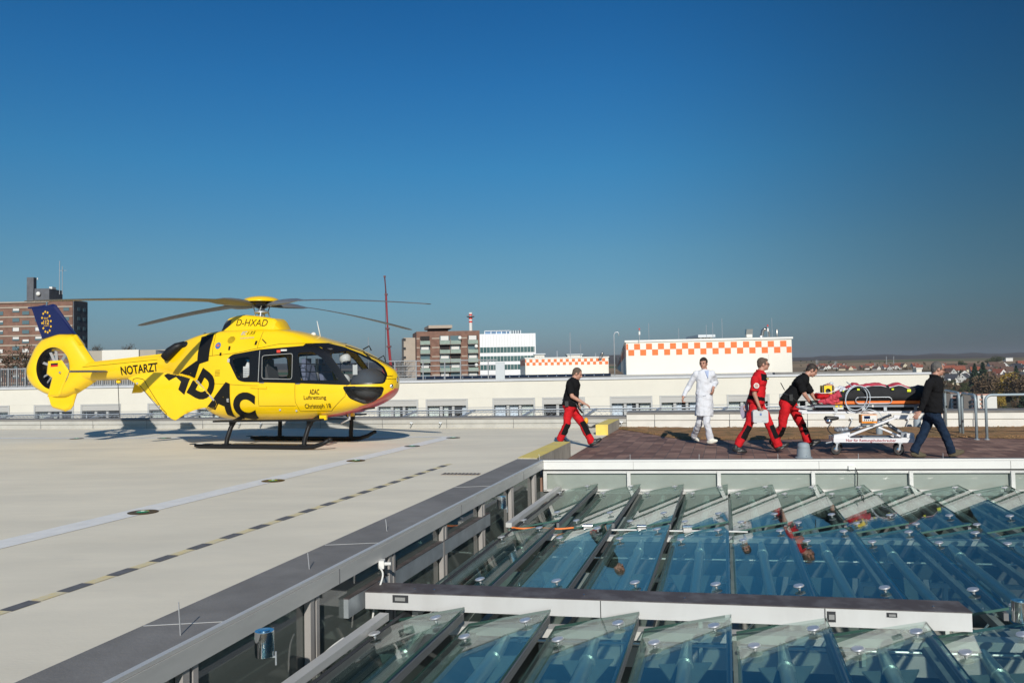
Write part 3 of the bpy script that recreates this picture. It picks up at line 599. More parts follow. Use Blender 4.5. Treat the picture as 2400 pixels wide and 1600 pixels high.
# outward leaning safety net frame behind the parapet
sn = thing('safety_net', (0, 0, 0), 'low horizontal wire safety net on slanted struts beyond the far parapet', 'safety net')
mb = MB(); mb.tube([WB(x0, 1.95, .25), WB(7.6, 1.95, .44)], .03, 6); mb.tube([WB(x0, 1.75, .2), WB(7.6, 1.75, .38)], .016, 6); mb.tube([WB(x0, 1.95, .33), WB(7.6, 1.95, .52)], .008, 5); mb.build('edge_rail', m_galv, sn)
for i in range(26):
    x = -38.5 + i * 1.83; 
    if x > 7.4: break
    zz_ = .25 + .19 * (x - x0) / 47.6
    mb = MB(); mb.bar(WB(x - .25, .5, .02), WB(x + .3, 1.95, zz_), .09, .05); mb.build('strut', m_galv, sn)
mb = MB()
for i in range(300):
    x = -40 + i * .16
    if x > 7.4: break
    zz_ = .25 + .19 * (x - x0) / 47.6
    mb.tube([WB(x, .6, .05), WB(x + .5, 1.92, zz_)], .004, 3, caps=False); mb.tube([WB(x + .5, .6, .05), WB(x, 1.92, zz_)], .004, 3, caps=False)
mb.build('net', m_galv, sn)
# ================================================================ HELICOPTER (x nose, y left, z up, origin under the mast)
m_hy = mat('yellow_gloss_paint', (.93, .60, .004), .28, coat=.6, var=.06, scale=1.5)
m_hr = mat('red_gloss_paint', (.72, .06, .035), .3, coat=.5)
m_hk = mat('black_gloss_paint', (.009, .009, .010), .25, spec=.35)
m_hb = mat('blue_gloss_paint', (.010, .014, .078), .3, coat=.5)
m_letter = mat('black_letter_foil', (.010, .010, .010), .5, spec=.2)
m_hgl = glass('cockpit_glass', (.80, .82, .83), 1.45)
m_hgl2 = glass('cabin_glass', (.84, .86, .87), 1.4)
m_int = mat('cabin_interior_dark', (.085, .083, .085), .8)
m_seat = mat('seat_fabric_blue_grey', (.17, .19, .28), .9)
m_rot = mat('rotor_blade_grey', (.17, .165, .155), .45, var=.2, scale=3)
m_rotm = mat('rotor_root_grey', (.13, .135, .14), .4)
m_sk = mat('black_skid_paint', (.012, .012, .013), .5, spec=.3, var=.3, scale=12)
m_tr = mat('tail_rotor_grey', (.28, .28, .28), .6)
m_gold = mat('gold_yellow_foil', (.85, .50, .02), .4)
m_gy = mat('grey_foil', (.45, .45, .43), .5)
heli = thing('rescue_helicopter', (-5.8, 18.45, 0), 'yellow rescue helicopter parked on the pad with rear door open', 'helicopter', rz=-.2937)
# stations: x, zb, zt, hw, zw, ysh, zsh, ytop, ztop
ST = [(3.425, 1.38, 1.52, .04, 1.45, .03, 1.48, .02, 1.50), (3.395, 1.24, 1.60, .17, 1.42, .13, 1.52, .06, 1.585), (3.33, 1.14, 1.68, .29, 1.38, .22, 1.56, .10, 1.66), (3.20, 1.04, 1.77, .43, 1.34, .34, 1.60, .15, 1.745),
      (3.0, .93, 1.89, .55, 1.30, .44, 1.68, .20, 1.86), (2.7, .82, 2.05, .65, 1.26, .53, 1.80, .25, 2.015), (2.35, .73, 2.20, .725, 1.24, .61, 1.95, .31, 2.165), (2.0, .665, 2.31, .765, 1.22, .66, 2.05, .36, 2.27),
      (1.6, .615, 2.43, .785, 1.20, .69, 2.10, .36, 2.38), (1.2, .59, 2.54, .79, 1.20, .70, 2.14, .38, 2.49), (.74, .58, 2.63, .79, 1.20, .70, 2.17, .42, 2.58), (.2, .58, 2.655, .79, 1.20, .70, 2.18, .46, 2.61), (-.4, .585, 2.655, .785, 1.20, .69, 2.18, .48, 2.61),
      (-.8, .63, 2.65, .76, 1.22, .67, 2.18, .48, 2.60), (-1.1, .76, 2.63, .72, 1.30, .64, 2.16, .46, 2.57), (-1.35, .97, 2.60, .67, 1.42, .60, 2.12, .43, 2.54), (-1.7, 1.24, 2.53, .58, 1.58, .52, 2.06, .36, 2.46), (-2.05, 1.42, 2.43, .48, 1.72, .43, 2.02, .27, 2.36), (-2.4, 1.52, 2.28, .37, 1.80, .33, 2.0, .20, 2.21), (-2.75, 1.565, 2.15, .29, 1.85, .26, 2.0, .16, 2.10)]
ST = ST[::-1]
def cr(p0, p1, p2, p3, t): return .5 * (2 * p1 + (p2 - p0) * t + (2 * p0 - 5 * p1 + 4 * p2 - p3) * t * t + (3 * p1 - p0 - 3 * p2 + p3) * t ** 3)
def station(x):
    i = 0
    while i < len(ST) - 2 and ST[i + 1][0] < x: i += 1
    a, b_ = ST[i], ST[i + 1]; t = min(1, max(0, (x - a[0]) / (b_[0] - a[0]))); p0 = ST[max(0, i - 1)]; p3 = ST[min(len(ST) - 1, i + 2)]
    out = []
    for k in range(1, 9):
        h1 = b_[0] - a[0]; m0 = (b_[k] - p0[k]) / max(1e-6, b_[0] - p0[0]) * h1; m1 = (p3[k] - a[k]) / max(1e-6, p3[0] - a[0]) * h1
        t2, t3 = t * t, t * t * t; out.append((2 * t3 - 3 * t2 + 1) * a[k] + (t3 - 2 * t2 + t) * m0 + (-2 * t3 + 3 * t2) * b_[k] + (t3 - t2) * m1)
    return out
_pc = {}
def profile(x, n=8):
    x = round(x, 4)
    if x in _pc: return _pc[x]
    zb, zt, hw, zw, ysh, zsh, yt, ztt = station(x)
    c = [(0, zb), (hw * .45, zb + .006), (hw * .78, zb + (zw - zb) * .17), (hw * .95, zb + (zw - zb) * .5), (hw, zw), ((hw + ysh) / 2 + .012, (zw + zsh) / 2 + .02), (ysh, zsh), ((ysh + yt) / 2, (zsh + ztt) / 2 + .02 * (zt - zb)), (yt, ztt), (yt * .45, zt - .004), (0, zt)]
    out = []
    for i in range(len(c) - 1):
        p0 = c[i - 1] if i else (-c[1][0], c[1][1]); p3 = c[i + 2] if i + 2 < len(c) else (-c[-2][0], c[-2][1])
        for k in range(n): out.append(tuple(cr(p0[j], c[i][j], c[i + 1][j], p3[j], k / n) for j in (0, 1)))
    out.append(c[-1]); out = [(max(0, y), z) for y, z in out]; _pc[x] = out
    return out
def ysurf(x, z):
    if x > 3.42: x = 3.42
    P = profile(max(-2.75, x)); best = 0
    for (y0, z0), (y1, z1) in zip(P, P[1:]):
        if (z0 - z) * (z1 - z) <= 0 and abs(z1 - z0) > 1e-9: best = max(best, y0 + (y1 - y0) * (z - z0) / (z1 - z0))
    return best
def yboom(x, z):     # tail boom half width
    k = min(1, max(0, (-2.3 - x) / 2.9)); zc = 1.86 - .10 * k; rz = .31 - .08 * k; ry = .30 - .11 * k
    u = max(-1, min(1, (z - zc) / rz)); return ry * (1 - abs(u) ** 2.6) ** (1 / 2.6)
def inpoly(x, z, P):
    c = False
    for i in range(len(P)):
        (x1, z1), (x2, z2) = P[i], P[i - 1]
        if (z1 > z) != (z2 > z) and x < (x2 - x1) * (z - z1) / (z2 - z1) + x1: c = not c
    return c
def rnd(P, r=.06, n=4):          # round the corners of a polygon
    out = []
    for i in range(len(P)):
        a, b_, c = Vector(P[i - 1]), Vector(P[i]), Vector(P[(i + 1) % len(P)]); k1 = min(r, (a - b_).length * .45); k2 = min(r, (c - b_).length * .45)
        p, q = b_ + (a - b_).normalized() * k1, b_ + (c - b_).normalized() * k2
        for j in range(n + 1):
            t = j / n; out.append(tuple(p * (1 - t) ** 2 + b_ * 2 * t * (1 - t) + q * t * t))
    return out
def shrink(P, d):
    A = sum(P[i - 1][0] * P[i][1] - P[i][0] * P[i - 1][1] for i in range(len(P))); s = 1 if A > 0 else -1; out = []
    for i in range(len(P)):
        a, b_, c = Vector(P[i - 1]), Vector(P[i]), Vector(P[(i + 1) % len(P)]); e = ((b_ - a).normalized() + (c - b_).normalized()).normalized(); n_ = Vector((-e.y, e.x)) * s
        out.append(tuple(b_ + n_ * d))
    return out
def flatmesh(loops, step=.05):
    """2-d polygon with optional holes, cut on a grid; returns verts (x,z) and faces"""
    bm = bmesh.new(); ed = []
    for L_ in loops:
        vs = [bm.verts.new((p[0], p[1], 0)) for p in L_]; ed += [bm.edges.new((vs[i - 1], vs[i])) for i in range(len(vs))]
    bmesh.ops.triangle_fill(bm, use_beauty=True, use_dissolve=False, edges=ed)
    return gridcut(bm, step)
def gridcut(bm, step):
    xs = [v.co.x for v in bm.verts]; zs = [v.co.y for v in bm.verts]
    for lo, hi, ax in ((min(xs), max(xs), 0), (min(zs), max(zs), 1)):
        k = math.ceil(lo / step) * step
        while k < hi:
            co = [0, 0, 0]; no_ = [0, 0, 0]; co[ax] = k; no_[ax] = 1
            bmesh.ops.bisect_plane(bm, geom=bm.verts[:] + bm.edges[:] + bm.faces[:], plane_co=co, plane_no=no_, dist=1e-5); k += step
    bm.verts.index_update(); r = ([(v.co.x, v.co.y) for v in bm.verts], [tuple(v.index for v in f.verts) for f in bm.faces]); bm.free(); return r
def patch(loops, name, m, parent, off=.004, sd=-1, yf=ysurf, step=.05, smooth=True, mesh=None, keep=None):
    vs, fs = mesh or flatmesh(loops, step); mb = MB()
    if keep: fs = [f for f in fs if keep(sum(vs[i][0] for i in f) / len(f), sum(vs[i][1] for i in f) / len(f))]
    e = .004; P = []
    for x, z in vs:
        y = yf(x, z); nx = -(yf(x + e, z) - yf(x - e, z)) / (2 * e); nz = -(yf(x, z + e) - yf(x, z - e)) / (2 * e)
        nx = max(-3, min(3, nx)); nz = max(-3, min(3, nz)); l = sqrt(1 + nx * nx + nz * nz)
        P.append((x + nx / l * off, sd * (y + off / l), z + nz / l * off))
    used = sorted(set(i for f in fs for i in f)); mp_ = {i: k for k, i in enumerate(used)}
    mb.add([P[i] for i in used], [tuple(mp_[i] for i in (f if sd > 0 else f[::-1])) for f in fs])
    return mb.build(name, m, parent, smooth=smooth)
def line(pts, w_, name, m, parent, off=.003, sd=-1, yf=ysurf, closed=False):
    mb = MB(); e = []
    Q = []
    P_ = [Vector(p) for p in pts] + ([Vector(pts[0])] if closed else [])
    for a, b_ in zip(P_, P_[1:]):
        n_ = max(1, int((b_ - a).length / .05)); Q += [a + (b_ - a) * k / n_ for k in range(n_)]
    Q.append(P_[-1]); vs = []
    for i, q in enumerate(Q):
        t = (Q[min(i + 1, len(Q) - 1)] - Q[max(i - 1, 0)]).normalized(); n_ = Vector((-t.y, t.x)) * w_ / 2
        for s in (-1, 1): p = q + n_ * s; vs.append((p.x, sd * (yf(p.x, p.y) + off), p.y))
    mb.add(vs, [(2 * i, 2 * i + 1, 2 * i + 3, 2 * i + 2) for i in range(len(Q) - 1)])
    return mb.build(name, m, parent)
# window outlines on the flank
W1 = rnd([(-.27, 1.97), (.185, 2.02), (.20, 1.56), (-.03, 1.545), (-.12, 1.62)], .07)
W2 = rnd([(.51, 2.03), (1.27, 2.06), (1.28, 1.50), (.53, 1.52)], .06)
W3 = rnd([(1.40, 2.07), (1.75, 2.08), (2.0, 1.92), (2.38, 1.46), (1.50, 1.475)], .05)
WB_ = rnd([(-.40, 1.98), (-.28, 2.07), (.42, 2.165), (1.56, 2.225), (1.86, 2.185), (2.12, 2.05), (2.64, 1.352), (1.31, 1.415), (.04, 1.455), (-.10, 1.50)], .07)
SCR = rnd([(1.48, 2.25), (1.95, 2.262), (2.3, 2.17), (2.68, 2.015), (3.02, 1.84), (3.20, 1.71), (3.30, 1.56), (3.275, 1.385), (2.62, 1.375), (2.12, 2.03), (1.90, 2.20)], .05)
CHN = rnd([(2.48, 1.315), (3.27, 1.29), (3.21, 1.13), (3.04, 1.0), (2.88, .945), (2.62, 1.08)], .05)
holes = [shrink(W1, -.022), shrink(W2, -.022), shrink(W3, -.022), SCR, shrink(CHN, -.006)]
# shell
mb = MB(); xs = [-2.75 + i * (3.425 + 2.75) / 250 for i in range(251)]; npf = len(profile(0)); ring = []
for x in xs:
    P = profile(x, 8); ring.append([(x, -y, z) for y, z in P] + [(x, y, z) for y, z in P[-2:0:-1]])
nr = len(ring[0]); vs = [p for r_ in ring for p in r_]; fs = []; mi = []
for i in range(250):
    for k in range(nr):
        q = (i * nr + k, (i + 1) * nr + k, (i + 1) * nr + (k + 1) % nr, i * nr + (k + 1) % nr)
        cx = sum(vs[j][0] for j in q) / 4; cy = sum(vs[j][1] for j in q) / 4; cz = sum(vs[j][2] for j in q) / 4
        if cx > -.4 and any(inpoly(cx, cz, h_) for h_ in holes) and (abs(cy) > .03): continue
        red = [(1.4, .62), (2.0, .70), (2.5, .80), (2.9, .93), (3.2, 1.08), (3.42, 1.27), (3.6, 1.40)]
        zr = 0
        for (xa, za), (xb_, zb_) in zip(red, red[1:]):
            if xa <= cx <= xb_: zr = za + (zb_ - za) * (cx - xa) / (xb_ - xa)
        fs.append(q); mi.append(1 if cz < zr else 0)
mb.add(vs, fs); mb.m = mi; mb.f.append(tuple(range(nr))); mb.m.append(0)
body = mb.build('body', [m_hy, m_hr], heli, smooth=50)
for s in (-1, 1):
    cp = patch([WB_, W1[::-1], W2[::-1], W3[::-1]], 'window_band', m_hk, heli, .006, s)
    for nm, w_ in (('rear_window', W1), ('cabin_window', W2), ('door_window', W3)): patch([w_], nm, m_hgl2, heli, .003, s)
    patch([SCR], 'windscreen', m_hgl, heli, .005, s); patch([CHN], 'chin_window', m_hgl, heli, .005, s)
    line(SCR, .032, 'windscreen_seal', m_hk, heli, .008, s, closed=True); line(CHN, .03, 'chin_window_seal', m_hk, heli, .008, s, closed=True)
    for w_ in (W2,): line(w_, .009, 'window_seal', m_gy, heli, .009, s, closed=True)
    patch([[(1.47, 2.21), (1.50, 2.262), (1.95, 2.262), (2.28, 2.17), (2.42, 2.08), (2.12, 2.03), (1.90, 2.185), (1.6, 2.22)]], 'roof_window_tint', m_hk, heli, .010, s)
    line([(1.40, 1.84), (2.05, 1.80)], .02, 'window_bar', m_hk, heli, .008, s); line([(1.40, 1.66), (2.20, 1.64)], .02, 'window_bar', m_hk, heli, .008, s); line([(1.62, 2.06), (1.62, 1.48)], .015, 'window_bar', m_hk, heli, .008, s)
    # panel lines, vents, stripe
    line([(1.36, 2.2), (1.36, 1.0), (1.44, .80), (2.15, .80), (2.52, 1.12), (2.56, 1.36)], .008, 'door_seam', m_letter, heli, .003, s)
    line([(.44, 2.14), (.44, 1.46)], .012, 'door_seam', m_gy, heli, .011, s); line([(-.75, 1.43), (.1, 1.38), (.44, 1.37), (.44, .92), (1.36, .92)], .007, 'door_seam', m_letter, heli, .003, s)
    line([(-.95, 2.05), (-.2, 2.10), (.9, 2.28), (2.2, 2.275)], .008, 'cowling_seam', m_letter, heli, .004, s); line([(-.86, 2.6), (-.82, 2.05)], .008, 'cowling_seam', m_letter, heli, .004, s)
    line([(.38, 2.62), (.36, 2.2)], .008, 'cowling_seam', m_letter, heli, .004, s)
    patch([[(-1.27, 2.50), (-.90, 2.565), (-.92, 1.94), (-1.26, 1.86)]], 'intake_grille', m_letter, heli, .005, s)
    for k in range(6): hwv = .10 * sqrt(max(.1, 1 - ((k - 2.5) / 3) ** 2)); line([(-.38 - hwv, 2.47 - k * .026), (-.38 + hwv, 2.475 - k * .026)], .011, 'vent_slot', m_letter, heli, .005, s)
    for k in range(5): line([(-.72, 1.72 - k * .03), (-.58, 1.725 - k * .03)], .008, 'vent_slot', m_letter, heli, .005, s)
    for xx, zz_, h_ in ((-.40, 2.17, .09), (.27, 2.27, .09), (-.62, 2.05, .07)): patch([[(xx, zz_), (xx + .05, zz_), (xx + .05, zz_ + h_), (xx, zz_ + h_)]], 'latch', m_letter, heli, .008, s)
    line([(.42, 2.40), (.56, 2.30)], .02, 'scoop_slot', m_letter, heli, .006, s)
    for xx, zz_ in ((.50, 1.432), (1.40, 1.40)): 
        mb = MB(); y_ = ysurf(xx, zz_); mb.ell((xx + .03, s * (y_ + .012), zz_), (.07, .014, .014), nu=10, nv=6); mb.build('door_handle', m_chrome, heli, smooth=True)
    mb = MB(); y_ = ysurf(.35, 1.33); mb.bar((.25, s * (y_ + .012), 1.345), (.66, s * (y_ + .012), 1.325), .025, .05, up=(0, 0, 1)); mb.build('sliding_door_rail', m_hy, heli)
    for xx, zz_ in ((.95, .83), (1.35, .81)): mb = MB(); mb.lathe([(.022, -.004), (.022, .012), (.012, .014)], c=(xx, s * ysurf(xx, zz_), zz_), n=12, axis='y'); mb.build('fuel_cap', m_gy, heli, smooth=40)
    # round emblem
    mb = MB(); yv = ysurf(-.70, 2.28)
    patch([[(-.70 + .075 * cos(a), 2.28 + .075 * sin(a)) for a in [k * pi / 8 for k in range(16)]]], 'round_emblem', mat('emblem_blue', (.05, .15, .4), .5), heli, .005, s)
    patch([[(-.70 + .045 * cos(a), 2.285 + .03 * sin(a)) for a in [k * pi / 6 for k in range(12)]]], 'round_emblem_centre', mat('emblem_red', (.55, .12, .08), .5), heli, .007, s)
    patch([[(-.33, 1.98), (-.39, 1.98), (-.39, 1.90), (-.33, 1.90)]], 'small_plate', m_gy, heli, .008, s)
# central windscreen post wiper and nose light
mb = MB(); mb.tube([(2.72, -.22, 2.06), (3.05, -.15, 1.90), (3.36, -.05, 1.72)], .012, 6); mb.tube([(2.3, -.25, 2.215), (2.72, -.22, 2.08), (3.0, -.3, 1.86)], .010, 6); mb.build('windscreen_wiper', m_letter, heli, smooth=True)
mb = MB(); mb.ell((3.36, -.20, 1.315), (.055, .045, .05)); mb.build('landing_light', m_chrome, heli, smooth=True)
mb = MB(); mb.tube([(2.34, -.2, .78), (2.36, -.2, .60), (2.15, -.2, .50)], [.03, .022, .016], 8); mb.build('wire_cutter', m_gy, heli, smooth=True)
mb = MB(); mb.tube([(2.6, 0, 2.13), (2.75, 0, 2.2), (2.8, 0, 2.1)], .014, 6); mb.tube([(2.95, 0, 1.9), (3.1, 0, 1.98), (3.15, 0, 1.84)], .012, 6); mb.build('upper_wire_cutter', m_letter, heli, smooth=True)
# aerials and roof beacon
mb = MB(); mb.tube([(1.54, 0, 2.42), (1.45, 0, 2.80)], [.014, .008], 8); mb.build('whip_aerial', m_wfr, heli, smooth=True)
mb = MB(); mb.ell((1.36, 0, 2.50), (.06, .05, .05)); mb.build('roof_beacon', m_wfr, heli, smooth=True)
mb = MB(); mb.ell((-1.55, 0, 2.585), (.05, .03, .04)); mb.build('roof_antenna_dome', m_sk, heli, smooth=True)
mb = MB(); mb.tube([(-4.05, -.05, 1.5), (-4.0, -.05, .62)], .008, 6); mb.build('trailing_antenna', m_letter, heli)
mb = MB(); mb.ell((-4.05, -.03, 1.50), (.07, .05, .05)); mb.build('belly_antenna', m_hy, heli, smooth=True)
# mast fairing
def fair(x): 
    k = (x + .90) / 1.66; return None
FS = [(-.90, 2.56, .22, .37), (-.80, 2.86, .24, .385), (-.72, 2.935, .25, .39), (-.5, 2.98, .26, .39), (-.32, 3.0, .26, .39), (.0, 2.96, .26, .385), (.3, 2.915, .25, .375), (.47, 2.885, .24, .36), (.54, 2.83, .23, .35), (.65, 2.66, .20, .30), (.70, 2.56, .16, .26)]
mb = MB()
for x, zt_, yt, yb in FS:
    zb_ = 2.50; prof = [(-yb, zb_), (-yb * .97, zb_ + (zt_ - zb_) * .35), (-(yt + yb) / 2 * .98, zb_ + (zt_ - zb_) * .7), (-yt, zt_ - .03), (-yt * .8, zt_ - .004), (0, zt_)]
    prof = prof + [(-y, z) for y, z in prof[-2::-1]]; mb.v += [(x, y, z) for y, z in prof]
n_ = 11
for i in range(len(FS) - 1):
    for k in range(n_ - 1): mb.f.append((i * n_ + k, (i + 1) * n_ + k, (i + 1) * n_ + k + 1, i * n_ + k + 1)); mb.m.append(0)
mb.f += [tuple(range(n_)), tuple((len(FS) - 1) * n_ + k for k in range(n_))[::-1]]; mb.m += [0, 0]
fairing = mb.build('mast_fairing', m_hy, heli, smooth=18)
def yfair(x, z):
    for (x0, a0, b0, c0), (x1_, a1, b1, c1) in zip(FS, FS[1:]):
        if x <= x1_: break
    t = max(0, min(1, (x - x0) / (x1_ - x0))); zt_, yt, yb = a0 + (a1 - a0) * t, b0 + (b1 - b0) * t, c0 + (c1 - c0) * t
    k = (z - 2.5) / (zt_ - 2.5); pts = [(0, yb), (.35, yb * .97), (.7, (yt + yb) / 2 * .98), (.94, yt), (1.0, yt * .75), (1.2, 0)]
    for (k0, y0), (k1, y1) in zip(pts, pts[1:]):
        if k <= k1: return y0 + (y1 - y0) * (k - k0) / (k1 - k0)
    return 0
def _yf_(x, z): return yfair(x, z)
for s in (-1, 1): patch([[(-.885, 2.60), (-.785, 2.86), (-.60, 2.90), (-.60, 2.76), (-.72, 2.66)]], 'fairing_shadow_patch', m_int, fairing, .006, s, yfair)  # dark patch painted as the rotor blade's shadow on the fairing
def letter_mesh(s, size, bold=0, shear=0, sp=1.0, step=.04, X=None):
    """text -> flat grid mesh mapped by X((u,v)) -> (x,z)"""
    vs, fs = text_mesh(s, size, bold, 1, shear, sp); bm = bmesh.new(); vv = [bm.verts.new(X(v.x, v.y) + (0,)) for v in vs]
    for f in fs:
        try: bm.faces.new([vv[i] for i in f])
        except ValueError: pass
    return gridcut(bm, step)
def surf_text(s, x0, z0, x1, z1, h, name, m, parent, yf=ysurf, sd=-1, bold=0, shear=0, sp=1.0, keep=None, off=.006):
    vs, _ = text_mesh(s, 1, bold, 1, shear, sp); a, b_ = min(v.x for v in vs), max(v.x for v in vs); hh = max(v.y for v in vs if True)
    L_ = sqrt((x1 - x0) ** 2 + (z1 - z0) ** 2); ux, uz = (x1 - x0) / L_, (z1 - z0) / L_; kx, kz = L_ / (b_ - a), h / hh
    def X(u, v):
        uu, v_ = (u - a) * kx, v * kz; xx, zz2 = x0 + uu * ux - v_ * uz * 1, z0 + uu * uz + v_ * ux; return (xx, zz2)
    return patch(None, name, m, parent, off, sd, yf, mesh=letter_mesh(s, 1, bold, shear, sp, X=X), keep=keep)
surf_text('D-HXAD', -.43, 2.735, .36, 2.70, .155, 'registration_letters', m_letter, fairing, yf=yfair, bold=-.004, off=.008)
surf_text('EC', -.16, 2.51, -.02, 2.51, .075, 'type_letters', m_gy, heli, bold=.03, shear=.3, off=.010)
surf_text('135', -.01, 2.51, .20, 2.515, .07, 'type_letters', m_letter, heli, shear=.3, bold=-.005, off=.010)
surf_text('EUROCOPTER', -.15, 2.415, .20, 2.42, .035, 'maker_letters', m_gy, heli, shear=.3, off=.010)
surf_text('ADAC', 1.715, 1.165, 1.945, 1.165, .11, 'door_letters', m_letter, heli, bold=.02)
surf_text('Luftrettung', 1.575, 1.055, 2.10, 1.06, .085, 'door_letters', m_letter, heli, bold=.014)
surf_text('Christoph 18', 1.58, .865, 2.18, .875, .095, 'door_letters', m_letter, heli, bold=.014)
surf_text('ADAC', 3.30, 1.515, 3.385, 1.512, .03, 'nose_letters', m_letter, heli, bold=.02); surf_text('Luftrettung', 3.26, 1.46, 3.42, 1.455, .026, 'nose_letters', m_letter, heli, bold=.01)
surf_text('Æ'.replace('Æ', 'E'), -.37, 1.02, -.31, 1.02, .07, 'socket_letter', m_gy, heli, bold=.03, off=.016)
# open clamshell door
DOOR = [(-2.86, 1.585), (-2.62, 1.66), (-2.35, 1.70), (-1.87, 1.685), (-1.50, 1.62), (-1.24, 1.54), (-.95, 1.30), (-.69, 1.05), (-.66, .96), (-.72, .885), (-.95, .90), (-1.25, .835), (-1.48, .74), (-1.70, .61), (-1.80, .66), (-1.92, .76), (-2.15, 1.02), (-2.5, 1.36), (-2.75, 1.52)]
def ydoor(x, z): u = (-.68 - x); return .74 + .13 * min(1, max(0, u)) + .10 * max(0, u - .6) - .16 * max(0, (1.35 - z)) ** 2 - .10 * max(0, z - 1.45)
mdm = flatmesh([rnd(DOOR, .04, 3)], .06)
dr = patch(None, 'clamshell_door', m_hy, heli, .0, -1, ydoor, mesh=mdm); sm = dr.modifiers.new('thickness', 'SOLIDIFY'); sm.thickness = .035; sm.offset = 1
line(rnd([(-2.72, 1.55), (-2.6, 1.585), (-2.42, 1.55), (-1.98, .88), (-1.87, .76), (-1.93, .74), (-2.5, 1.40)], .05, 3), .012, 'door_inner_seam', m_letter, dr, .040, -1, ydoor)
for xx, zz_ in ((-2.05, .93), (-2.58, 1.46)): mb = MB(); mb.lathe([(.025, 0), (.02, .02)], c=(xx, -ydoor(xx, zz_) - .035, zz_), n=10, axis='y'); mb.build('door_latch', m_gy, dr, smooth=30)
mb = MB(); mb.add([(-2.90, .35, 1.50), (-2.62, .45, 1.22), (-2.66, .5, 1.08), (-2.93, .5, 1.08)], [(0, 1, 2, 3)]); o = mb.build('far_clamshell_door', m_hy, heli); sm = o.modifiers.new('thickness', 'SOLIDIFY'); sm.thickness = .04
mb = MB(); mb.tube([(-1.24, -.70, 1.5), (-.70, -.80, 1.05)], .022, 8); mb.build('door_hinge_rod', m_gy, heli, smooth=True)
# ADAC on the flank, part on the door, part on the hull
LETT = [('A', -1.45, 1.66, .66, .68, -42), ('D', -.99, 1.38, .54, .64, -30), ('A', -.47, 1.11, .68, .70, -21), ('C', .06, .93, .56, .61, -8)]
for ch, cx, cz, w_, h_, ang in LETT:
    ang = radians(ang); vs, _ = text_mesh(ch, 1, .062, 1, 0); a, b_ = min(v.x for v in vs), max(v.x for v in vs); c, d_ = min(v.y for v in vs), max(v.y for v in vs)
    def X(u, v):
        p, q = ((u - a) / (b_ - a) - .5) * w_, ((v - c) / (d_ - c) - .5) * h_; return (cx + p * cos(ang) - q * sin(ang), cz + p * sin(ang) + q * cos(ang))
    M_ = letter_mesh(ch, 1, .062, 0, X=X, step=.014); DP = shrink(DOOR, .01)
    patch(None, 'big_letters', m_letter, heli, .009, -1, ysurf, mesh=M_, keep=lambda x, z: not inpoly(x, z, DOOR))
    if ch != 'C': patch(None, 'big_letters', m_letter, dr, .041, -1, ydoor, mesh=M_, keep=lambda x, z: inpoly(x, z, DP))
# exhausts
for s in (-1, 1):
    mb = MB(); mb.tube([(-1.85, s * .34, 2.36), (-2.02, s * .40, 2.29), (-2.18, s * .43, 2.18), (-2.33, s * .45, 2.04)], [.07, .105, .12, .105], 16, caps=False); o = mb.build('exhaust_pipe', m_sk, heli, smooth=True); sm = o.modifiers.new('t', 'SOLIDIFY'); sm.thickness = .012
    mb = MB(); mb.ell((-1.80, s * .33, 2.33), (.20, .10, .09)); mb.build('exhaust_cowl', m_hy if s > 0 else m_sk, heli, smooth=True)
# tail boom
mb = MB(); nb = 24
bx_ = [-2.3 - 2.95 * i / 20 for i in range(21)]
for x in bx_:
    k = min(1, max(0, (-2.3 - x) / 2.9)); zc = 1.86 - .10 * k; rz = .31 - .08 * k; ry = .30 - .11 * k
    for j in range(nb):
        a = 2 * pi * j / nb; c_, s_ = cos(a), sin(a); e = 2 / 2.6
        mb.v.append((x, ry * abs(c_) ** e * (1 if c_ > 0 else -1), zc + rz * abs(s_) ** e * (1 if s_ > 0 else -1)))
for i in range(20):
    for j in range(nb): mb.f.append((i * nb + j, i * nb + (j + 1) % nb, (i + 1) * nb + (j + 1) % nb, (i + 1) * nb + j)); mb.m.append(0)
boom = mb.build('tail_boom', m_hy, heli, smooth=True)
mb = MB(); mb.hexa([(-5.0, -.11), (-2.45, -.15), (-2.45, .15), (-5.0, .11)], [1.84, 2.0, 2.0, 1.84], [1.985, 2.165, 2.165, 1.985]); mb.build('drive_shaft_cover', m_hy, boom, smooth=20)
line([(-5.0, 1.875), (-2.4, 2.03)], .008, 'cover_seam', m_letter, boom, .004, -1, yboom)
surf_text('NOTARZT', -3.78, 1.665, -2.64, 1.745, .20, 'emergency_doctor_letters', m_letter, boom, yf=lambda x, z: max(yboom(x, z), ysurf(x, z) if x > -2.75 else 0), bold=.022, shear=-.05)
# shrouded tail rotor
FC = (-5.93, 1.86); RH = .525
OUT = rnd([(-4.55, 1.83), (-4.85, 2.05), (-5.38, 2.70), (-5.9, 2.74), (-6.42, 2.62), (-6.62, 2.45), (-6.945, 1.88), (-6.90, 1.60), (-6.70, 1.39), (-6.32, 1.22), (-5.95, 1.12), (-5.62, 1.12), (-5.33, 1.22), (-4.85, 1.47), (-4.6, 1.62)], .10)
NT_ = 96; NRd = 9
def rayhit(a):
    dx, dz = cos(a), sin(a); best = .6
    for i in range(len(OUT)):
        (x1, z1), (x2, z2) = OUT[i - 1], OUT[i]; ex, ez = x2 - x1, z2 - z1; det = dx * -ez + ex * dz
        if abs(det) < 1e-9: continue
        t = ((x1 - FC[0]) * -ez + ex * (z1 - FC[1])) / det; u = (dx * (z1 - FC[1]) - dz * (x1 - FC[0])) / det
        if t > 0 and -1e-6 <= u <= 1 + 1e-6: best = max(best, t)
    return best
mb = MB()
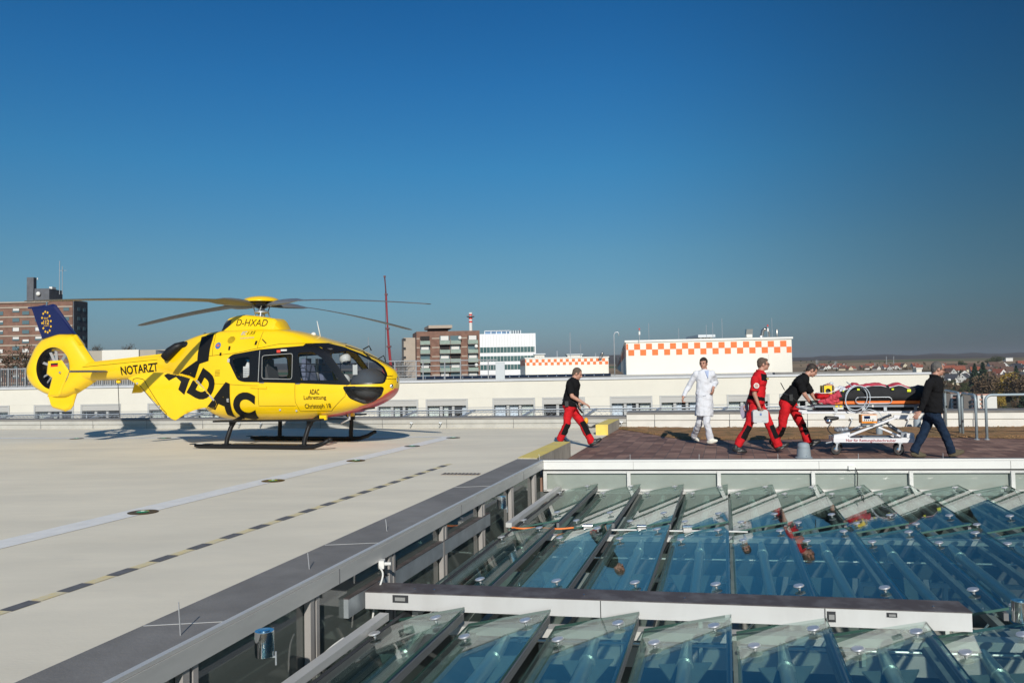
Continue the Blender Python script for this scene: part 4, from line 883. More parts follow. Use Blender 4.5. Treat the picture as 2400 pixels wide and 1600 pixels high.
for j in range(NT_):
    a = 2 * pi * j / NT_; ro = rayhit(a)
    for s in (-1, 1):
        for k in range(NRd):
            t = k / (NRd - 1); r = RH + (ro - RH) * t; th = .20 * (1 - t ** 3) ** .6 + .004
            if k == 0: r, th = RH, .185
            mb.v.append((FC[0] + r * cos(a), s * th, FC[1] + r * sin(a)))
for j in range(NT_):
    j2 = (j + 1) % NT_
    for si in (0, 1):
        for k in range(NRd - 1):
            q = [j * 2 * NRd + si * NRd + k, j * 2 * NRd + si * NRd + k + 1, j2 * 2 * NRd + si * NRd + k + 1, j2 * 2 * NRd + si * NRd + k]; mb.f.append(tuple(q if si == 1 else q[::-1])); mb.m.append(0)
    mb.f.append((j * 2 * NRd + NRd - 1, j * 2 * NRd + 2 * NRd - 1, j2 * 2 * NRd + 2 * NRd - 1, j2 * 2 * NRd + NRd - 1)); mb.m.append(0)
shr = mb.build('tail_shroud', m_hy, heli, smooth=60)
mb = MB(); n_ = 48; mb.v = [(FC[0] + r * cos(2 * pi * k / n_), y, FC[1] + r * sin(2 * pi * k / n_)) for y, r in ((-.19, RH + .003), (-.15, .50), (0, .49), (.15, .50), (.19, RH + .003)) for k in range(n_)]
for i in range(4):
    for k in range(n_): mb.f.append((i * n_ + k, i * n_ + (k + 1) % n_, (i + 1) * n_ + (k + 1) % n_, (i + 1) * n_ + k)); mb.m.append(0)
mb.build('rotor_duct', m_hk, shr, smooth=True)
mb = MB(); mb.lathe([(.02, -.17), (.09, -.15), (.13, -.08), (.13, .1), (.09, .15)], c=(FC[0], 0, FC[1]), n=20, axis='y'); hubt = mb.build('tail_rotor_hub', m_hy, shr, smooth=40)
for k in range(10):
    a = 2 * pi * k / 10 + .2 + .12 * (k % 3); c_, s_ = cos(a), sin(a); mb = MB(); mb.bar((FC[0] + .12 * c_, -.04, FC[1] + .12 * s_), (FC[0] + .485 * c_, -.04, FC[1] + .485 * s_), .062, .016, up=(.5 * -s_, .86, .5 * c_)); mb.build('tail_rotor_blade', m_tr, shr)
for k in range(4):
    a = 2 * pi * k / 4 + .5; c_, s_ = cos(a), sin(a); mb = MB(); mb.tube([(FC[0] + .1 * c_, .1, FC[1] + .1 * s_), (FC[0] + .49 * c_, .1, FC[1] + .49 * s_)], .022, 8); mb.build('stator_vane', m_tr, shr)
# fins
def fin(P, name, m, parent, th=.05, tap=.5, off=0):
    """P outline; thick body with thin edges"""
    mb = MB(); In = shrink(P, .05); n_ = len(P)
    for y in (-1, 1):
        mb.v += [(x, y * th * .18 + off, z) for x, z in P] + [(x, y * th + off, z) for x, z in In]
    for s in (0, 1):
        o = s * 2 * n_
        for i in range(n_):
            j = (i + 1) % n_; q = (o + i, o + j, o + n_ + j, o + n_ + i); mb.f.append(q if s else q[::-1]); mb.m.append(0)
        q = tuple(o + n_ + i for i in range(n_)); mb.f.append(q if s else q[::-1]); mb.m.append(0)
    for i in range(n_):
        j = (i + 1) % n_; mb.f.append((i, j, 2 * n_ + j, 2 * n_ + i)); mb.m.append(0)
    bm = bmesh.new(); me = bpy.data.meshes.new('t'); me.from_pydata(mb.v, [], mb.f); bm.from_mesh(me); bmesh.ops.recalc_face_normals(bm, faces=bm.faces); bm.to_mesh(me); bm.free()
    o = bpy.data.objects.new(name, me); me.name = name; me.materials.append(m); COL.objects.link(o); o.parent = parent
    for p in me.polygons: p.use_smooth = False
    return o
FIN = [(-6.80, 3.435), (-6.45, 3.45), (-6.12, 3.50), (-6.03, 3.47), (-5.97, 3.40), (-5.40, 2.70), (-5.9, 2.675), (-6.42, 2.575), (-6.55, 2.8)]
fn = fin(FIN, 'blue_fin', m_hb, heli, .06)
fin([(-6.445, 2.61), (-5.9, 2.70), (-5.38, 2.70), (-5.15, 2.42), (-5.5, 2.3), (-6.5, 2.3)], 'fin_root', m_hy, heli, .10)
fin([(-6.95, 3.425), (-6.6, 3.41), (-6.3, 3.46), (-6.3, 3.48), (-6.6, 3.455), (-6.94, 3.45)], 'fin_cap', m_hb, fn, .03)
mb = MB(); mb.tube([(-6.33, 0, 3.47), (-6.33, 0, 3.56)], .018, 8); mb.build('fin_light', m_chrome, fn, smooth=30)
fin([(-6.28, 1.24), (-5.36, 1.24), (-5.47, .92), (-5.56, .82), (-5.72, .775), (-6.12, .87), (-6.18, .93)], 'bumper_fin', m_hy, heli, .05)
# stars and 112
yfl = lambda x, z: .061
mb = MB(); sc_ = (-6.27, 3.04)
for k in range(12):
    a = pi / 2 + 2 * pi * k / 12 + .08; cx, cz = sc_[0] + .155 * cos(a) * .92 - .03 * sin(a), sc_[1] + .265 * sin(a); pts = []
    for j in range(10): r = .040 if j % 2 == 0 else .017; b2 = pi / 2 + pi * j / 5; pts.append((cx + r * cos(b2), -.064, cz + r * sin(b2)))
    o = len(mb.v); mb.v += pts + [(cx, -.064, cz)]; mb.f += [(o + j, o + (j + 1) % 10, o + 10) for j in range(10)]; mb.m += [0] * 10
mb.build('gold_stars', m_gold, fn)
for s_, x0, x1_, z0, h_, bo in (('112', -6.365, -6.19, 2.985, .105, .02), ('Notruf', -6.35, -6.215, 3.115, .055, 0), ('europaweit', -6.35, -6.19, 2.935, .035, .0)):
    put_text(s_, x1_ - x0, (x0, -.0645, z0), (1, 0, .04), (0, 0, 1), 'emergency_number', m_gold, fn, bold=bo, height=h_)
# stabiliser and end plates
mb = MB()
for y0, y1, x0, x1_ in ((-1.32, 1.32, -4.62, -4.20),):
    prof = [(-4.68, 1.75), (-4.5, 1.79), (-4.25, 1.785), (-4.18, 1.755), (-4.3, 1.735), (-4.55, 1.738)]
    mb.v = [(x, y, z) for y in (y0, y1) for x, z in prof]; n_ = 6
    mb.f = [tuple(range(n_))[::-1], tuple(range(n_, 2 * n_))] + [(i, (i + 1) % n_, n_ + (i + 1) % n_, n_ + i) for i in range(n_)]; mb.m = [0] * 8
mb.build('horizontal_stabiliser', m_rot, heli, smooth=40)
EP = [(-4.86, 2.01), (-4.46, 2.03), (-4.24, 1.77), (-4.50, 1.23), (-4.58, 1.19), (-4.88, 1.18), (-4.74, 1.62), (-4.90, 1.72)]
for s in (-1, 1):
    ep = fin(EP, 'end_plate', m_hy, heli, .022, off=s * 1.32)
    for k, c in enumerate(((.01, .01, .01), (.6, .01, .02), (.85, .55, .02))):
        mb = MB(); z0 = 1.915 - k * .042; yy = s * 1.3445; mb.add([(-4.76, yy, z0), (-4.55, yy, z0 + .008), (-4.55, yy, z0 + .05), (-4.76, yy, z0 + .042)], [(0, 1, 2, 3)]); mb.build('flag_stripe', mat('flag%d' % k, c, .5), ep)
    mb = MB(); mb.ell((-4.47, s * 1.36, 1.74), (.03, .03, .03)); mb.build('position_light', m_chrome, ep, smooth=True)
# landing gear
for s in (-1, 1):
    y = s * 1.03
    mb = MB(); mb.tube([(-1.02, y, .07), (-.9, y, .055), (0, y, .055), (1.7, y, .055), (1.95, y, .07), (2.16, y, .13), (2.33, y, .22)], [.04, .052, .052, .052, .05, .046, .04], 12); sk = mb.build('skid', m_sk, heli, smooth=True)
    mb = MB(); mb.ell((2.34, y, .222), (.05, .05, .045)); mb.build('skid_cap', m_sk, sk, smooth=True)
    mb = MB(); mb.box((-.86, y, .10), (.5, .16, .015)); mb.build('skid_plate', m_sk, sk); mb = MB(); mb.box((-.85, y - .01, .112), (.16, .14, .006)); mb.build('white_patch', m_wfr, sk)
    mb = MB(); mb.bar((-.50, s * .98, .60), (2.10, s * .98, .635), .26, .035); mb.build('boarding_step', m_sk, heli)
    mb = MB(); mb.box((1.95, s * .62, .66), (.16, .06, .10)); mb.build('step_bracket', m_hy, heli)
    for x, z0 in ((-.15, .11), (1.78, .11)):
        mb = MB(); mb.tube([(x - .06, y, .09), (x - .05, y * .985, .22), (x, y * .93, .45), (x + .03, y * .84, .59), (x + .03, y * .6, .66), (x + .03, 0, .68)], [.05, .05, .048, .045, .045, .045], 12); mb.box((x - .06, y, .10), (.16, .13, .03)); mb.box((x + .03, y * .92, .56), (.10, .08, .10)); mb.build('cross_tube', m_sk, heli, smooth=40)
# main rotor
mb = MB(); mb.tube([(0, 0, 2.9), (0, 0, 3.3)], [.085, .06], 14); mb.lathe([(.12, 3.02), (.17, 3.04), (.17, 3.07), (.1, 3.10)], n=16)
for k in range(4): a = k * pi / 2 + .3; mb.tube([(.15 * cos(a), .15 * sin(a), 3.06), (.19 * cos(a + .3), .19 * sin(a + .3), 3.2)], .014, 6)
for k in range(3): a = k * 2.1 + 1; mb.tube([(.2 * cos(a), .2 * sin(a), 2.95), (.16 * cos(a), .16 * sin(a), 3.05)], .016, 6)
mb.build('rotor_mast', m_galv, heli, smooth=40)
mb = MB(); mb.lathe([(.44, 3.285), (.43, 3.31), (.38, 3.36), (.28, 3.40), (.14, 3.425), (.01, 3.43)], n=40); mb.build('hub_cap', m_hy, heli, smooth=True)
mb = MB(); mb.lathe([(.10, 3.14), (.30, 3.24), (.43, 3.284)], n=32); mb.build('hub_underside', m_hk, heli, smooth=True)
AZ0 = -.315
for k, zt_ in enumerate((2.93, 2.81, 2.985, 3.005)):
    a = AZ0 + k * pi / 2; u = Vector((cos(a), sin(a), 0)); v = Vector((-sin(a), cos(a), 0)); S_ = []
    for r in [.22, .35, .5, .7, .9, 1.1, 1.3, 1.6, 2.0, 2.5, 3.0, 3.5, 4.0, 4.5, 4.9, 5.0, 5.1]:
        t = max(0, (r - .9) / 4.2); z = 3.22 + .05 * (1 - (1 - min(1, r / 1.4)) ** 2) * .7 - (3.255 - zt_) * t ** 1.5
        if r < 1.3: k_ = (r - .22) / 1.08; ch = .15 + .10 * sin(min(1, k_ * 1.0) * pi) + .14 * k_; tk = .06 * (1 - k_) + .022 + .05 * sin(k_ * pi)
        else: ch = .29; tk = .020
        if r > 4.85: ch *= 1 - (r - 4.85) / .25 * .45
        tw = radians(13 - 12 * (r / 5.1)) + (radians(10) if r < 1.3 else 0)
        S_.append((r, z, ch, tk, tw))
    mb = MB(); nn = 12
    for r, z, ch, tk, tw in S_:
        for j in range(nn):
            b2 = 2 * pi * j / nn; cc, ss = cos(b2) * ch / 2, sin(b2) * tk / 2 * (1.0); q = u * r + v * (cc * cos(tw) - ss * sin(tw)) + Vector((0, 0, z + cc * sin(tw) + ss * cos(tw))); mb.v.append(tuple(q))
    for i in range(len(S_) - 1):
        for j in range(nn): mb.f.append((i * nn + j, i * nn + (j + 1) % nn, (i + 1) * nn + (j + 1) % nn, (i + 1) * nn + j)); mb.m.append(1 if i < 6 else 0)
    mb.f += [tuple(range(nn))[::-1], tuple((len(S_) - 1) * nn + j for j in range(nn))]; mb.m += [0, 0]
    mb.build('rotor_blade', [m_rot, m_rotm], heli, smooth=True)
# cabin interior
mb = MB(); mb.hexa([(-.4, -.60), (1.6, -.62), (2.35, -.42), (2.35, .42), (1.6, .62), (-.4, .60)], .80, .84); mb.build('cabin_floor', m_int, heli)
mb = MB(); mb.box((-.45, 0, 1.4), (.04, 1.3, 1.3)); mb.build('rear_bulkhead', m_int, heli)
mb = MB(); mb.box((1.0, 0, 2.14), (2.3, 1.15, .03)); mb.build('cabin_ceiling', m_int, heli)
mb = MB(); mb.ell((2.78, -.05, 1.35), (.42, .48, .36)); mb.box((2.5, 0, 1.05), (.5, .5, .5)); mb.build('instrument_panel', m_int, heli, smooth=True)
for y, x in ((-.36, 1.75), (.36, 1.75), (-.3, .75), (.3, .15)):
    mb = MB(); mb.box((x, y, 1.10), (.46, .42, .12)); mb.bar((x - .2, y, 1.12), (x - .34, y, 1.78), .42, .10, up=(1, 0, 0)); mb.box((x - .36, y, 1.86), (.10, .24, .18)); mb.box((x, y, .92), (.3, .3, .24)); mb.build('seat', m_seat if x > 1 else m_int, heli, smooth=False)
mb = MB(); mb.box((.95, .35, 1.55), (.5, .3, .5)); mb.build('medical_rack', m_int, heli)
mb = MB(); mb.box((1.05, .18, 1.72), (.18, .02, .12)); mb.build('monitor', m_gy, heli)
mb = MB(); mb.box((1.38, .1, 1.5), (.04, .06, .9)); mb.build('cabin_post', m_gy, heli)
# loose things seen in the cabin
def hloc(x, y, z): c_, s_ = cos(-.2937), sin(-.2937); return (-5.8 + x * c_ - y * s_, 18.45 + x * s_ + y * c_, z)
hm = thing('flight_helmet', hloc(2.32, -.30, 1.92), 'white flight helmet hanging behind the windscreen', 'helmet', rz=-.29, group='white helmets in the cockpit')
MB().ell((0, 0, 0), (.13, .12, .13)).build('shell', m_wfr, hm, smooth=True); MB().ell((.03, -.01, -.075), (.10, .10, .062)).build('visor', m_hk, hm, smooth=True); MB().box((0, 0, .14), (.02, .02, .12)).build('hook', m_letter, hm)
copy_tree(hm, hloc(2.36, -.42, 1.46), label='white flight helmet lying low behind the lower edge of the windscreen')
pp_ = thing('paper_sheet', hloc(2.62, -.42, 1.68), 'white paper sheet clipped upright behind the windscreen', 'paper', rz=-.29)
MB().box((0, 0, 0), (.11, .006, .22)).build('sheet', m_wfr, pp_); MB().box((0, 0, .12), (.06, .012, .03)).build('clip', m_letter, pp_)
bx0 = thing('oxygen_bag', hloc(-.02, -.5, 1.55), 'left one of two white mesh bags with blue valves in the rear window', 'bag', rz=-.29, group='white bags in the rear helicopter window')
m_bag = mat('white_mesh_bag', (.75, .75, .73), .6); m_val = mat('blue_valve', (.05, .3, .6), .4)
MB().box((0, 0, .12), (.16, .14, .26)).build('bag', m_bag, bx0); MB().lathe([(.06, .25), (.035, .32), (.02, .36)], n=12).build('bottle_neck', m_bag, bx0, smooth=40); MB().lathe([(.025, .355), (.025, .38), (.05, .385), (.05, .40)], n=10).build('valve', m_val, bx0, smooth=40)
mb = MB(); [mb.box((-.055 + i * .036, -.072, .03 + j * .04), (.014, .004, .014)) for i in range(4) for j in range(5)]; mb.build('mesh_holes', m_letter, bx0)
copy_tree(bx0, hloc(.15, -.5, 1.55), label='right one of two white mesh bags with blue valves in the rear window')
mb = MB(); mb.box((0, 0, 0), (.09, .015, .06)); t = thing('red_ribbon_pin', hloc(.93, -.74, 2.115), 'red and white safety ribbon hanging above the cabin window', 'ribbon', rz=-.29); mb.build('red_tag', m_hr, t); MB().box((.13, 0, .02), (.15, .006, .035)).build('white_tag', m_wfr, t)
# ================================================================ FURNITURE OF THE TERRACE
def vent(X, Y, rt, h, lab, dome=True):
    p = G(X, Y); t = thing('roof_vent', p, lab, 'roof vent', 'grey domed roof vents')
    MB().lathe([(rt * 1.22, 0), (rt * 1.22, .012), (rt * 1.04, .02)], n=28).build('base_flange', m_vent, t, smooth=30)
    MB().lathe([(rt * 1.02, .018), (rt * .93, h * .55), (rt * .89, h * .68), (rt * .90, h * .695), (rt * .85, h * .80), (rt * .75, h * .92), (rt * .45, h * .985), (rt * .02, h)], n=32).build('dome', m_vent, t, smooth=50)
    MB().ell((0, -rt * 1.02, .045), (.008, .006, .008), nu=8, nv=6).build('rivet', m_chrome, t)
m_vent = mat('grey_vent_plastic', (.27, .32, .35), .6, var=.1, scale=4)
vent(1884, 1072.5, .118, .27, 'grey domed roof vent on the bricks between the paramedics and stretcher')
p = G(2061, 1020); t = thing('roof_vent', p, 'pale cylindrical vent pipe standing behind the stretcher undercarriage', 'roof vent', 'pale round vents behind the stretcher')
MB().lathe([(.07, 0), (.065, .30), (.06, .31)], n=20).build('pipe', m_vent, t, smooth=40)
t = thing('roof_vent', G(2150, 1003), 'small pale rounded vent hood against the white parapet behind the walking man', 'vent'); MB().lathe([(.09, 0), (.085, .18), (.06, .24), (.01, .26)], n=20).build('hood', m_vent, t, smooth=50)
m_gal2 = mat('blue_grey_tube', (.33, .40, .43), .5, metal=.25, var=.15, scale=20)
# galvanised rails on the right
def rail(A, B, h, lab, grp='galvanised tube rails on the terrace', r=.028):
    t = thing('tube_rail', A, lab, 'rail', grp); d = Vector(B) - Vector(A); L_ = d.length; u = d.normalized(); rr = .12; pts = [Vector((0, 0, 0)), Vector((0, 0, h - rr))]
    pts += [Vector((0, 0, h - rr)) + u * rr * (1 - cos(a)) + Vector((0, 0, rr * sin(a))) for a in [k * pi / 12 for k in range(1, 7)]]
    pts += [d - u * rr * (1 - sin(a)) * 1 + Vector((0, 0, h - rr + rr * cos(a))) for a in [k * pi / 12 for k in range(0, 6)]] + [d + Vector((0, 0, h - rr)), d]
    MB().tube(pts, r, 10).build('bent_tube', m_gal2, t, smooth=True)
    for q in (Vector((0, 0, 0)), d): MB().lathe([(.055, 0), (.055, .012), (.03, .02)], c=q, n=14).build('foot_plate', m_galv, t, smooth=30)
P1, P2, P3, P4_, P5 = G(2217.5, 1001), G(2250.5, 1017), G(2257, 1019), G(2289.5, 1030), G(2313.5, 1030)
rail(P1, P2, .92, 'leftmost bent tube rail, farthest back on the terrace')
rail(P3, P4_, .92, 'middle bent tube rail on the terrace, slanting towards the camera')
rail(P5, P5 + Vector((3.2, -.35, 0)), .92, 'rightmost bent tube rail running out of the picture')
# yellow warning ball and hose behind the walking man at left
p = G(1374, 1003); t = thing('warning_lamp', p, 'orange warning lamp with black hose loop standing on the pad before the parapet', 'lamp')
MB().ell((0, 0, .20), (.06, .06, .09)).build('orange_globe', mat('orange_globe', (.85, .38, .02), .4), t, smooth=True); MB().lathe([(.08, 0), (.07, .06), (.04, .10), (.04, .13)], n=16).build('foot', m_blk, t, smooth=40)
MB().tube([(.08, 0, .03), (.14, 0, .02), (.2, 0, .06), (.28, 0, .10), (.33, 0, .08), (.3, 0, .03), (.24, 0, .03), (.22, 0, .07)], .018, 7).build('hose_loop', m_blk, t, smooth=True)

# ================================================================ CREAM WARD BUILDING ACROSS THE GAP
cbA, cbB = AT(-900, 930, 35.2), AT(2178, 870, 30.7)     # left and right ends of its front line
cdir = Vector((cbB.x - cbA.x, cbB.y - cbA.y, 0)).normalized(); cnrm = Vector((cdir.y, -cdir.x, 0))   # towards the camera
CL = (Vector((cbB.x, cbB.y, 0)) - Vector((cbA.x, cbA.y, 0))).length
def CB(s, out=0, z=0): p = Vector((cbA.x, cbA.y, 0)) + cdir * s + cnrm * out; return Vector((p.x, p.y, z))
def sofX(X, Y=950):
    d = ray(X, Y); k = d.x / d.y; return (k * cbA.y - cbA.x) / (cdir.x - k * cdir.y)
ztop = CB(0, 0, 0); zc_of = lambda X, Y: AT(X, Y, 32).z
ward = thing('ward_building', (0, 0, 0), 'long cream rendered ward building with a row of shuttered windows behind the parapet', 'building')
ZW = 1.18
def wallbox(mb, s0, s1, z0, z1, o0, o1): return mb.hexa([tuple(CB(s0, o1)[:2]), tuple(CB(s1, o1)[:2]), tuple(CB(s1, o0)[:2]), tuple(CB(s0, o0)[:2])], z0, z1)
wins = [(-180, 95), (-72, 95), (79.6, 94), (189, 94.5), (346, 95), (459, 96), (614, 96), (727, 97), (883, 97.7), (997.7, 99.3), (1154, 100.6), (1270.6, 101), (1429.3, 100.3), (1546, 100.5), (1703.6, 100.7), (1827, 101), (1985, 101), (2080, 60)]
SW = []
for X, w_ in wins:
    if X == 2080: continue
    SW.append((sofX(X), sofX(X + w_)))
zwt, zwb = AT(1200, 931.5, 32.2).z, -1.25
# wall pieces between the windows
edges = [0] + [e for s in SW for e in s] + [CL]
s_step = sofX(1826)
mb = MB(); mb2 = MB()
for i in range(0, len(edges), 2): wallbox(mb, edges[i], edges[i + 1], -14, zwt - .002, -.4, 0)
wallbox(mb, 0, CL, zwt, ZW, -.4, 0)
for a, b_ in SW: wallbox(mb, a, b_, -14, zwb, -.4, -.001)
wallbox(mb, CL - .4, CL, -14, ZW - .01, -26, -.41); wallbox(mb, 0, CL - .41, ZW - .14, ZW - .03, -34, -.41)
mb.build('wall', m_plas, ward)
mb = MB(); wallbox(mb, -.1, CL + .05, ZW + .002, ZW + .075, -.45, .05); mb.build('roof_edge', mat('light_roof_edge', (.62, .63, .64), .5, var=.1), ward)
mb = MB(); wallbox(mb, s_step, CL - .42, ZW + .08, ZW + .16, -.9, -.5); mb.build('roof_edge', m_bit, ward)
m_fr2 = mat('grey_window_frame', (.47, .47, .45), .5)
m_cur = mat('pale_curtain', (.80, .82, .74), .9, var=.30, scale=9, stretch=(9, 9, .25), thr=(.45, .6)); m_cur2 = mat('blue_white_curtain', (.80, .84, .90), .9, var=.2, scale=9, stretch=(9, 9, .25), thr=(.45, .6))
m_room = mat('dark_room', (.035, .03, .028), .9, var=.5, scale=1.5); m_shut = mat('shutter_box', (.50, .49, .46), .6, var=.15, scale=2, stretch=(.3, .3, 14)); m_wg = glass('window_glass', (.95, .97, .98), 1.4)
for i, (a, b_) in enumerate(SW):
    w_ = b_ - a
    g = MB(); fw = .075
    for x0, x1_, z0, z1 in ((a, a + fw, zwb, zwt), (b_ - fw, b_, zwb, zwt), (a + fw, b_ - fw, zwt - .06, zwt)): wallbox(g, x0 + .002, x1_ - .002, z0, z1 - .003, -.12, .025)
    m1_, m2_ = a + w_ * .36, a + w_ * .645
    for c, hw_ in ((m1_, .055), (m2_, .05)): wallbox(g, c - hw_, c + hw_, zwb, zwt - .28, -.14, -.05)
    f_ = g.build('window_frame', m_fr2, ward)
    g = MB(); wallbox(g, a + fw, b_ - fw, zwt - .28, zwt - .065, -.12, .01); g.build('shutter_box', m_shut, f_)
    g = MB(); wallbox(g, a + fw, b_ - fw, zwb, zwt - .28, -.105, -.095); g.build('pane', m_wg, f_)
    g = MB(); wallbox(g, a, b_, zwb, zwt - .2, -.395, -.38); g.build('room', m_room, f_)
    rr = random.Random(i * 5 + 1); secs = [(a + .09, m1_ - .07), (m1_ + .07, m2_ - .06), (m2_ + .06, b_ - .09)]
    if i in (11,): rr2 = [(.0, .06), (0, 0), (.3, 1)]
    elif i in (8, 12, 13): rr2 = [(.0, .95), (0, .62), (.15, 1)]
    elif i in (3, ): rr2 = [(0, .12), (0, 0), (0, 0)]
    else: rr2 = [(0, rr.choice((.9, 1))), (rr.choice((0, .05)), rr.choice((.55, .9, 1, .5))), (rr.choice((0, .3, .6)), 1)]
    for (x0, x1_), (u, v) in zip(secs, rr2):
        if v - u < .05: continue
        xa, xb_ = x0 + (x1_ - x0) * u, x0 + (x1_ - x0) * v; g = MB(); n_ = max(2, int((xb_ - xa) / .05))
        for k in range(n_ + 1): q = CB(xa + (xb_ - xa) * k / n_, -.22 + .025 * (k % 2)); g.v += [(q.x, q.y, zwb), (q.x, q.y, zwt - .24)]
        for k in range(n_): g.f.append((2 * k, 2 * k + 2, 2 * k + 3, 2 * k + 1)); g.m.append(0)
        g.build('curtain', m_cur2 if (i + len(str(x0))) % 3 == 0 else m_cur, f_)
# roof clutter: rail, grey box, dark kerb
m_dg = mat('dull_galvanised', (.24, .25, .26), .7)
t = thing('roof_railing', (0, 0, 0), 'grey metal handrail on the ward roof right of the helicopter nose', 'railing')
def RB(X, D, z): d = ray(X, 900); return Vector((d.x / d.y * D, D, z))
D1 = 38.5; zf = ZW - .02
mb = MB(); mb.bar(RB(912, D1, zf + 1.0), RB(1165, D1, zf + .97), .06, .05); mb.bar(RB(912, D1, zf + .75), RB(1165, D1, zf + .73), .04, .03); mb.bar(RB(912, D1, zf + .5), RB(1165, D1, zf + .48), .04, .03); mb.bar(RB(912, D1, zf + .27), RB(1165, D1, zf + .25), .04, .03)
mb.build('rails', m_dg, t)
for X in (926, 976, 992, 1043, 1080, 1145): MB().bar(RB(X, D1, zf), RB(X, D1, zf + 1.0), .05, .05, up=(1, 0, 0)).build('post', m_dg, t)
mb = MB()
for k in range(17): mb.bar(RB(925 + k * 3.1, D1 + .1, zf + .05), RB(925 + k * 3.1, D1 + .1, zf + .93), .035, .02, up=(1, 0, 0))
mb.build('infill_bars', m_dg, t)
t = thing('roof_cabinet', RB(1173, 37, zf), 'light grey metal cabinet on the ward roof at the right end of the handrail', 'cabinet'); MB().box((0, 0, .42), (.42, .5, .84)).build('cabinet_box', mat('cabinet_grey', (.42, .45, .46), .5), t); MB().box((0, -.252, .42), (.38, .01, .78)).build('door', mat('cabinet_grey2', (.46, .49, .5), .5), t)
t = thing('roof_kerb', (0, 0, 0), 'dark blue grey strip of solar panels low on the ward roof', 'solar panel row'); mb = MB()
mb.hexa([tuple(RB(975, 46, 0)[:2]), tuple(RB(1432, 46, 0)[:2]), tuple(RB(1432, 48, 0)[:2]), tuple(RB(975, 48, 0)[:2])], zf + .02, [zf + .06, zf + .06, zf + .17, zf + .17]); mb.build('panels', mat('solar_blue', (.015, .017, .03), .6, spec=.2), t)
mb = MB(); [mb.bar(RB(975 + k * 22, 45.98, zf + .07), RB(975 + k * 22, 48, zf + .18), .04, .03) for k in range(21)]; mb.build('panel_frames', m_galv, t)
# grey slat railing on the left roof
t = thing('roof_railing', (0, 0, 0), 'long dark grey barred railing on the ward roof behind the helicopter tail', 'railing')
D2 = 39
mb = MB(); mb.bar(RB(-400, D2, zf + .95), RB(420, D2, zf + .95), .07, .06); mb.bar(RB(-400, D2, zf + .05), RB(420, D2, zf + .05), .07, .12); mb.build('rails', m_dg, t)
mb = MB()
for k in range(165): mb.bar(RB(-400 + k * 5, D2, zf + .1), RB(-400 + k * 5, D2, zf + .93), .05, .03, up=(1, 0, 0))
mb.build('infill_bars', mat('dark_bars', (.11, .115, .12), .7), t)
mb = MB(); [mb.bar(RB(X, D2 - .03, zf), RB(X, D2 - .03, zf + 1.0), .08, .06, up=(1, 0, 0)) for X in range(-360, 421, 20)]; mb.build('posts', m_dg, t)

# ================================================================ PENTHOUSES WITH ORANGE CHEQUERS
m_rb = mat('red_band_paint', (.65, .05, .04), .6)
m_orange = mat('orange_check_paint', (.82, .17, .04), .7, var=.05)
def penthouse(Xl, Xr, Xb, Dl, Dr, ytl, ytr, zb, ncheck, lab, grp=None):
    """Xl..Xr front face, Xb: picture column of the rear left corner"""
    A = AT(Xl, ytl, Dl); B = AT(Xr, ytr, Dr); zt_ = (A.z + B.z) / 2
    u = Vector((B.x - A.x, B.y - A.y, 0)); L_ = u.length; u.normalize(); nb_ = Vector((-u.y, u.x, 0))      # away from camera
    # depth so that the rear left corner shows at Xb
    d = ray(Xb, ytl); k = d.x / d.y; dep = (A.x - k * A.y) / (k * nb_.y - nb_.x)
    t = thing('roof_penthouse', (A.x, A.y, zb), lab, 'roof penthouse', grp)
    h = zt_ - zb
    q = [Vector((0, 0, 0)), u * L_, u * L_ + nb_ * dep, nb_ * dep]
    MB().hexa([tuple(p[:2]) for p in q], 0, h).build('wall', m_plasw, t)
    o = .09; q = [-u * o - nb_ * o, u * (L_ + o) - nb_ * o, u * (L_ + o) + nb_ * (dep + o), -u * o + nb_ * (dep + o)]; MB().hexa([tuple(p[:2]) for p in q], h + .002, h + .14).build('roof_edge', m_aluw, t)
    c = L_ / ncheck; mb = MB()
    for i in range(int(ncheck) + 1):
        for r in (0, 1):
            if (i + r) % 2 == 0:
                a = i * c - c * .64; b_ = a + c; a = max(a, .02); b_ = min(b_, L_ - .02)
                if b_ - a < .02: continue
                z1 = h - .12 - r * c; z0 = z1 - c; mb.add([u * a - nb_ * .01 + Vector((0, 0, z0)), u * b_ - nb_ * .01 + Vector((0, 0, z0)), u * b_ - nb_ * .01 + Vector((0, 0, z1)), u * a - nb_ * .01 + Vector((0, 0, z1))], [(0, 1, 2, 3)])
    for i in range(int(dep / c)):
        for r in (0, 1):
            if (i + r) % 2 == 0:
                a = i * c + .02; b_ = a + c; z1 = h - .12 - r * c; z0 = z1 - c; mb.add([nb_ * a - u * .01 + Vector((0, 0, z0)), nb_ * b_ - u * .01 + Vector((0, 0, z0)), nb_ * b_ - u * .01 + Vector((0, 0, z1)), nb_ * a - u * .01 + Vector((0, 0, z1))], [(0, 3, 2, 1)])
    mb.build('orange_chequer', m_orange, t)
    return t, A, u, nb_, h, L_, dep
t, A, u, nb_, h, L_, dep = penthouse(1467, 1855, 1444, 58, 56.5, 802, 794, ZW - .1, 27.2, 'big white rooftop block with a band of orange chequers behind the doctor', 'chequered rooftop blocks')
mb = MB()
for s in (.675 * L_,): pass
mb.bar(u * (L_ * .862) - nb_ * .012 + Vector((0, 0, .1)), u * (L_ * .862) - nb_ * .012 + Vector((0, 0, h - 1.1)), .015, .012, up=(1, 0, 0)); mb.build('wall_joint', m_par, t)
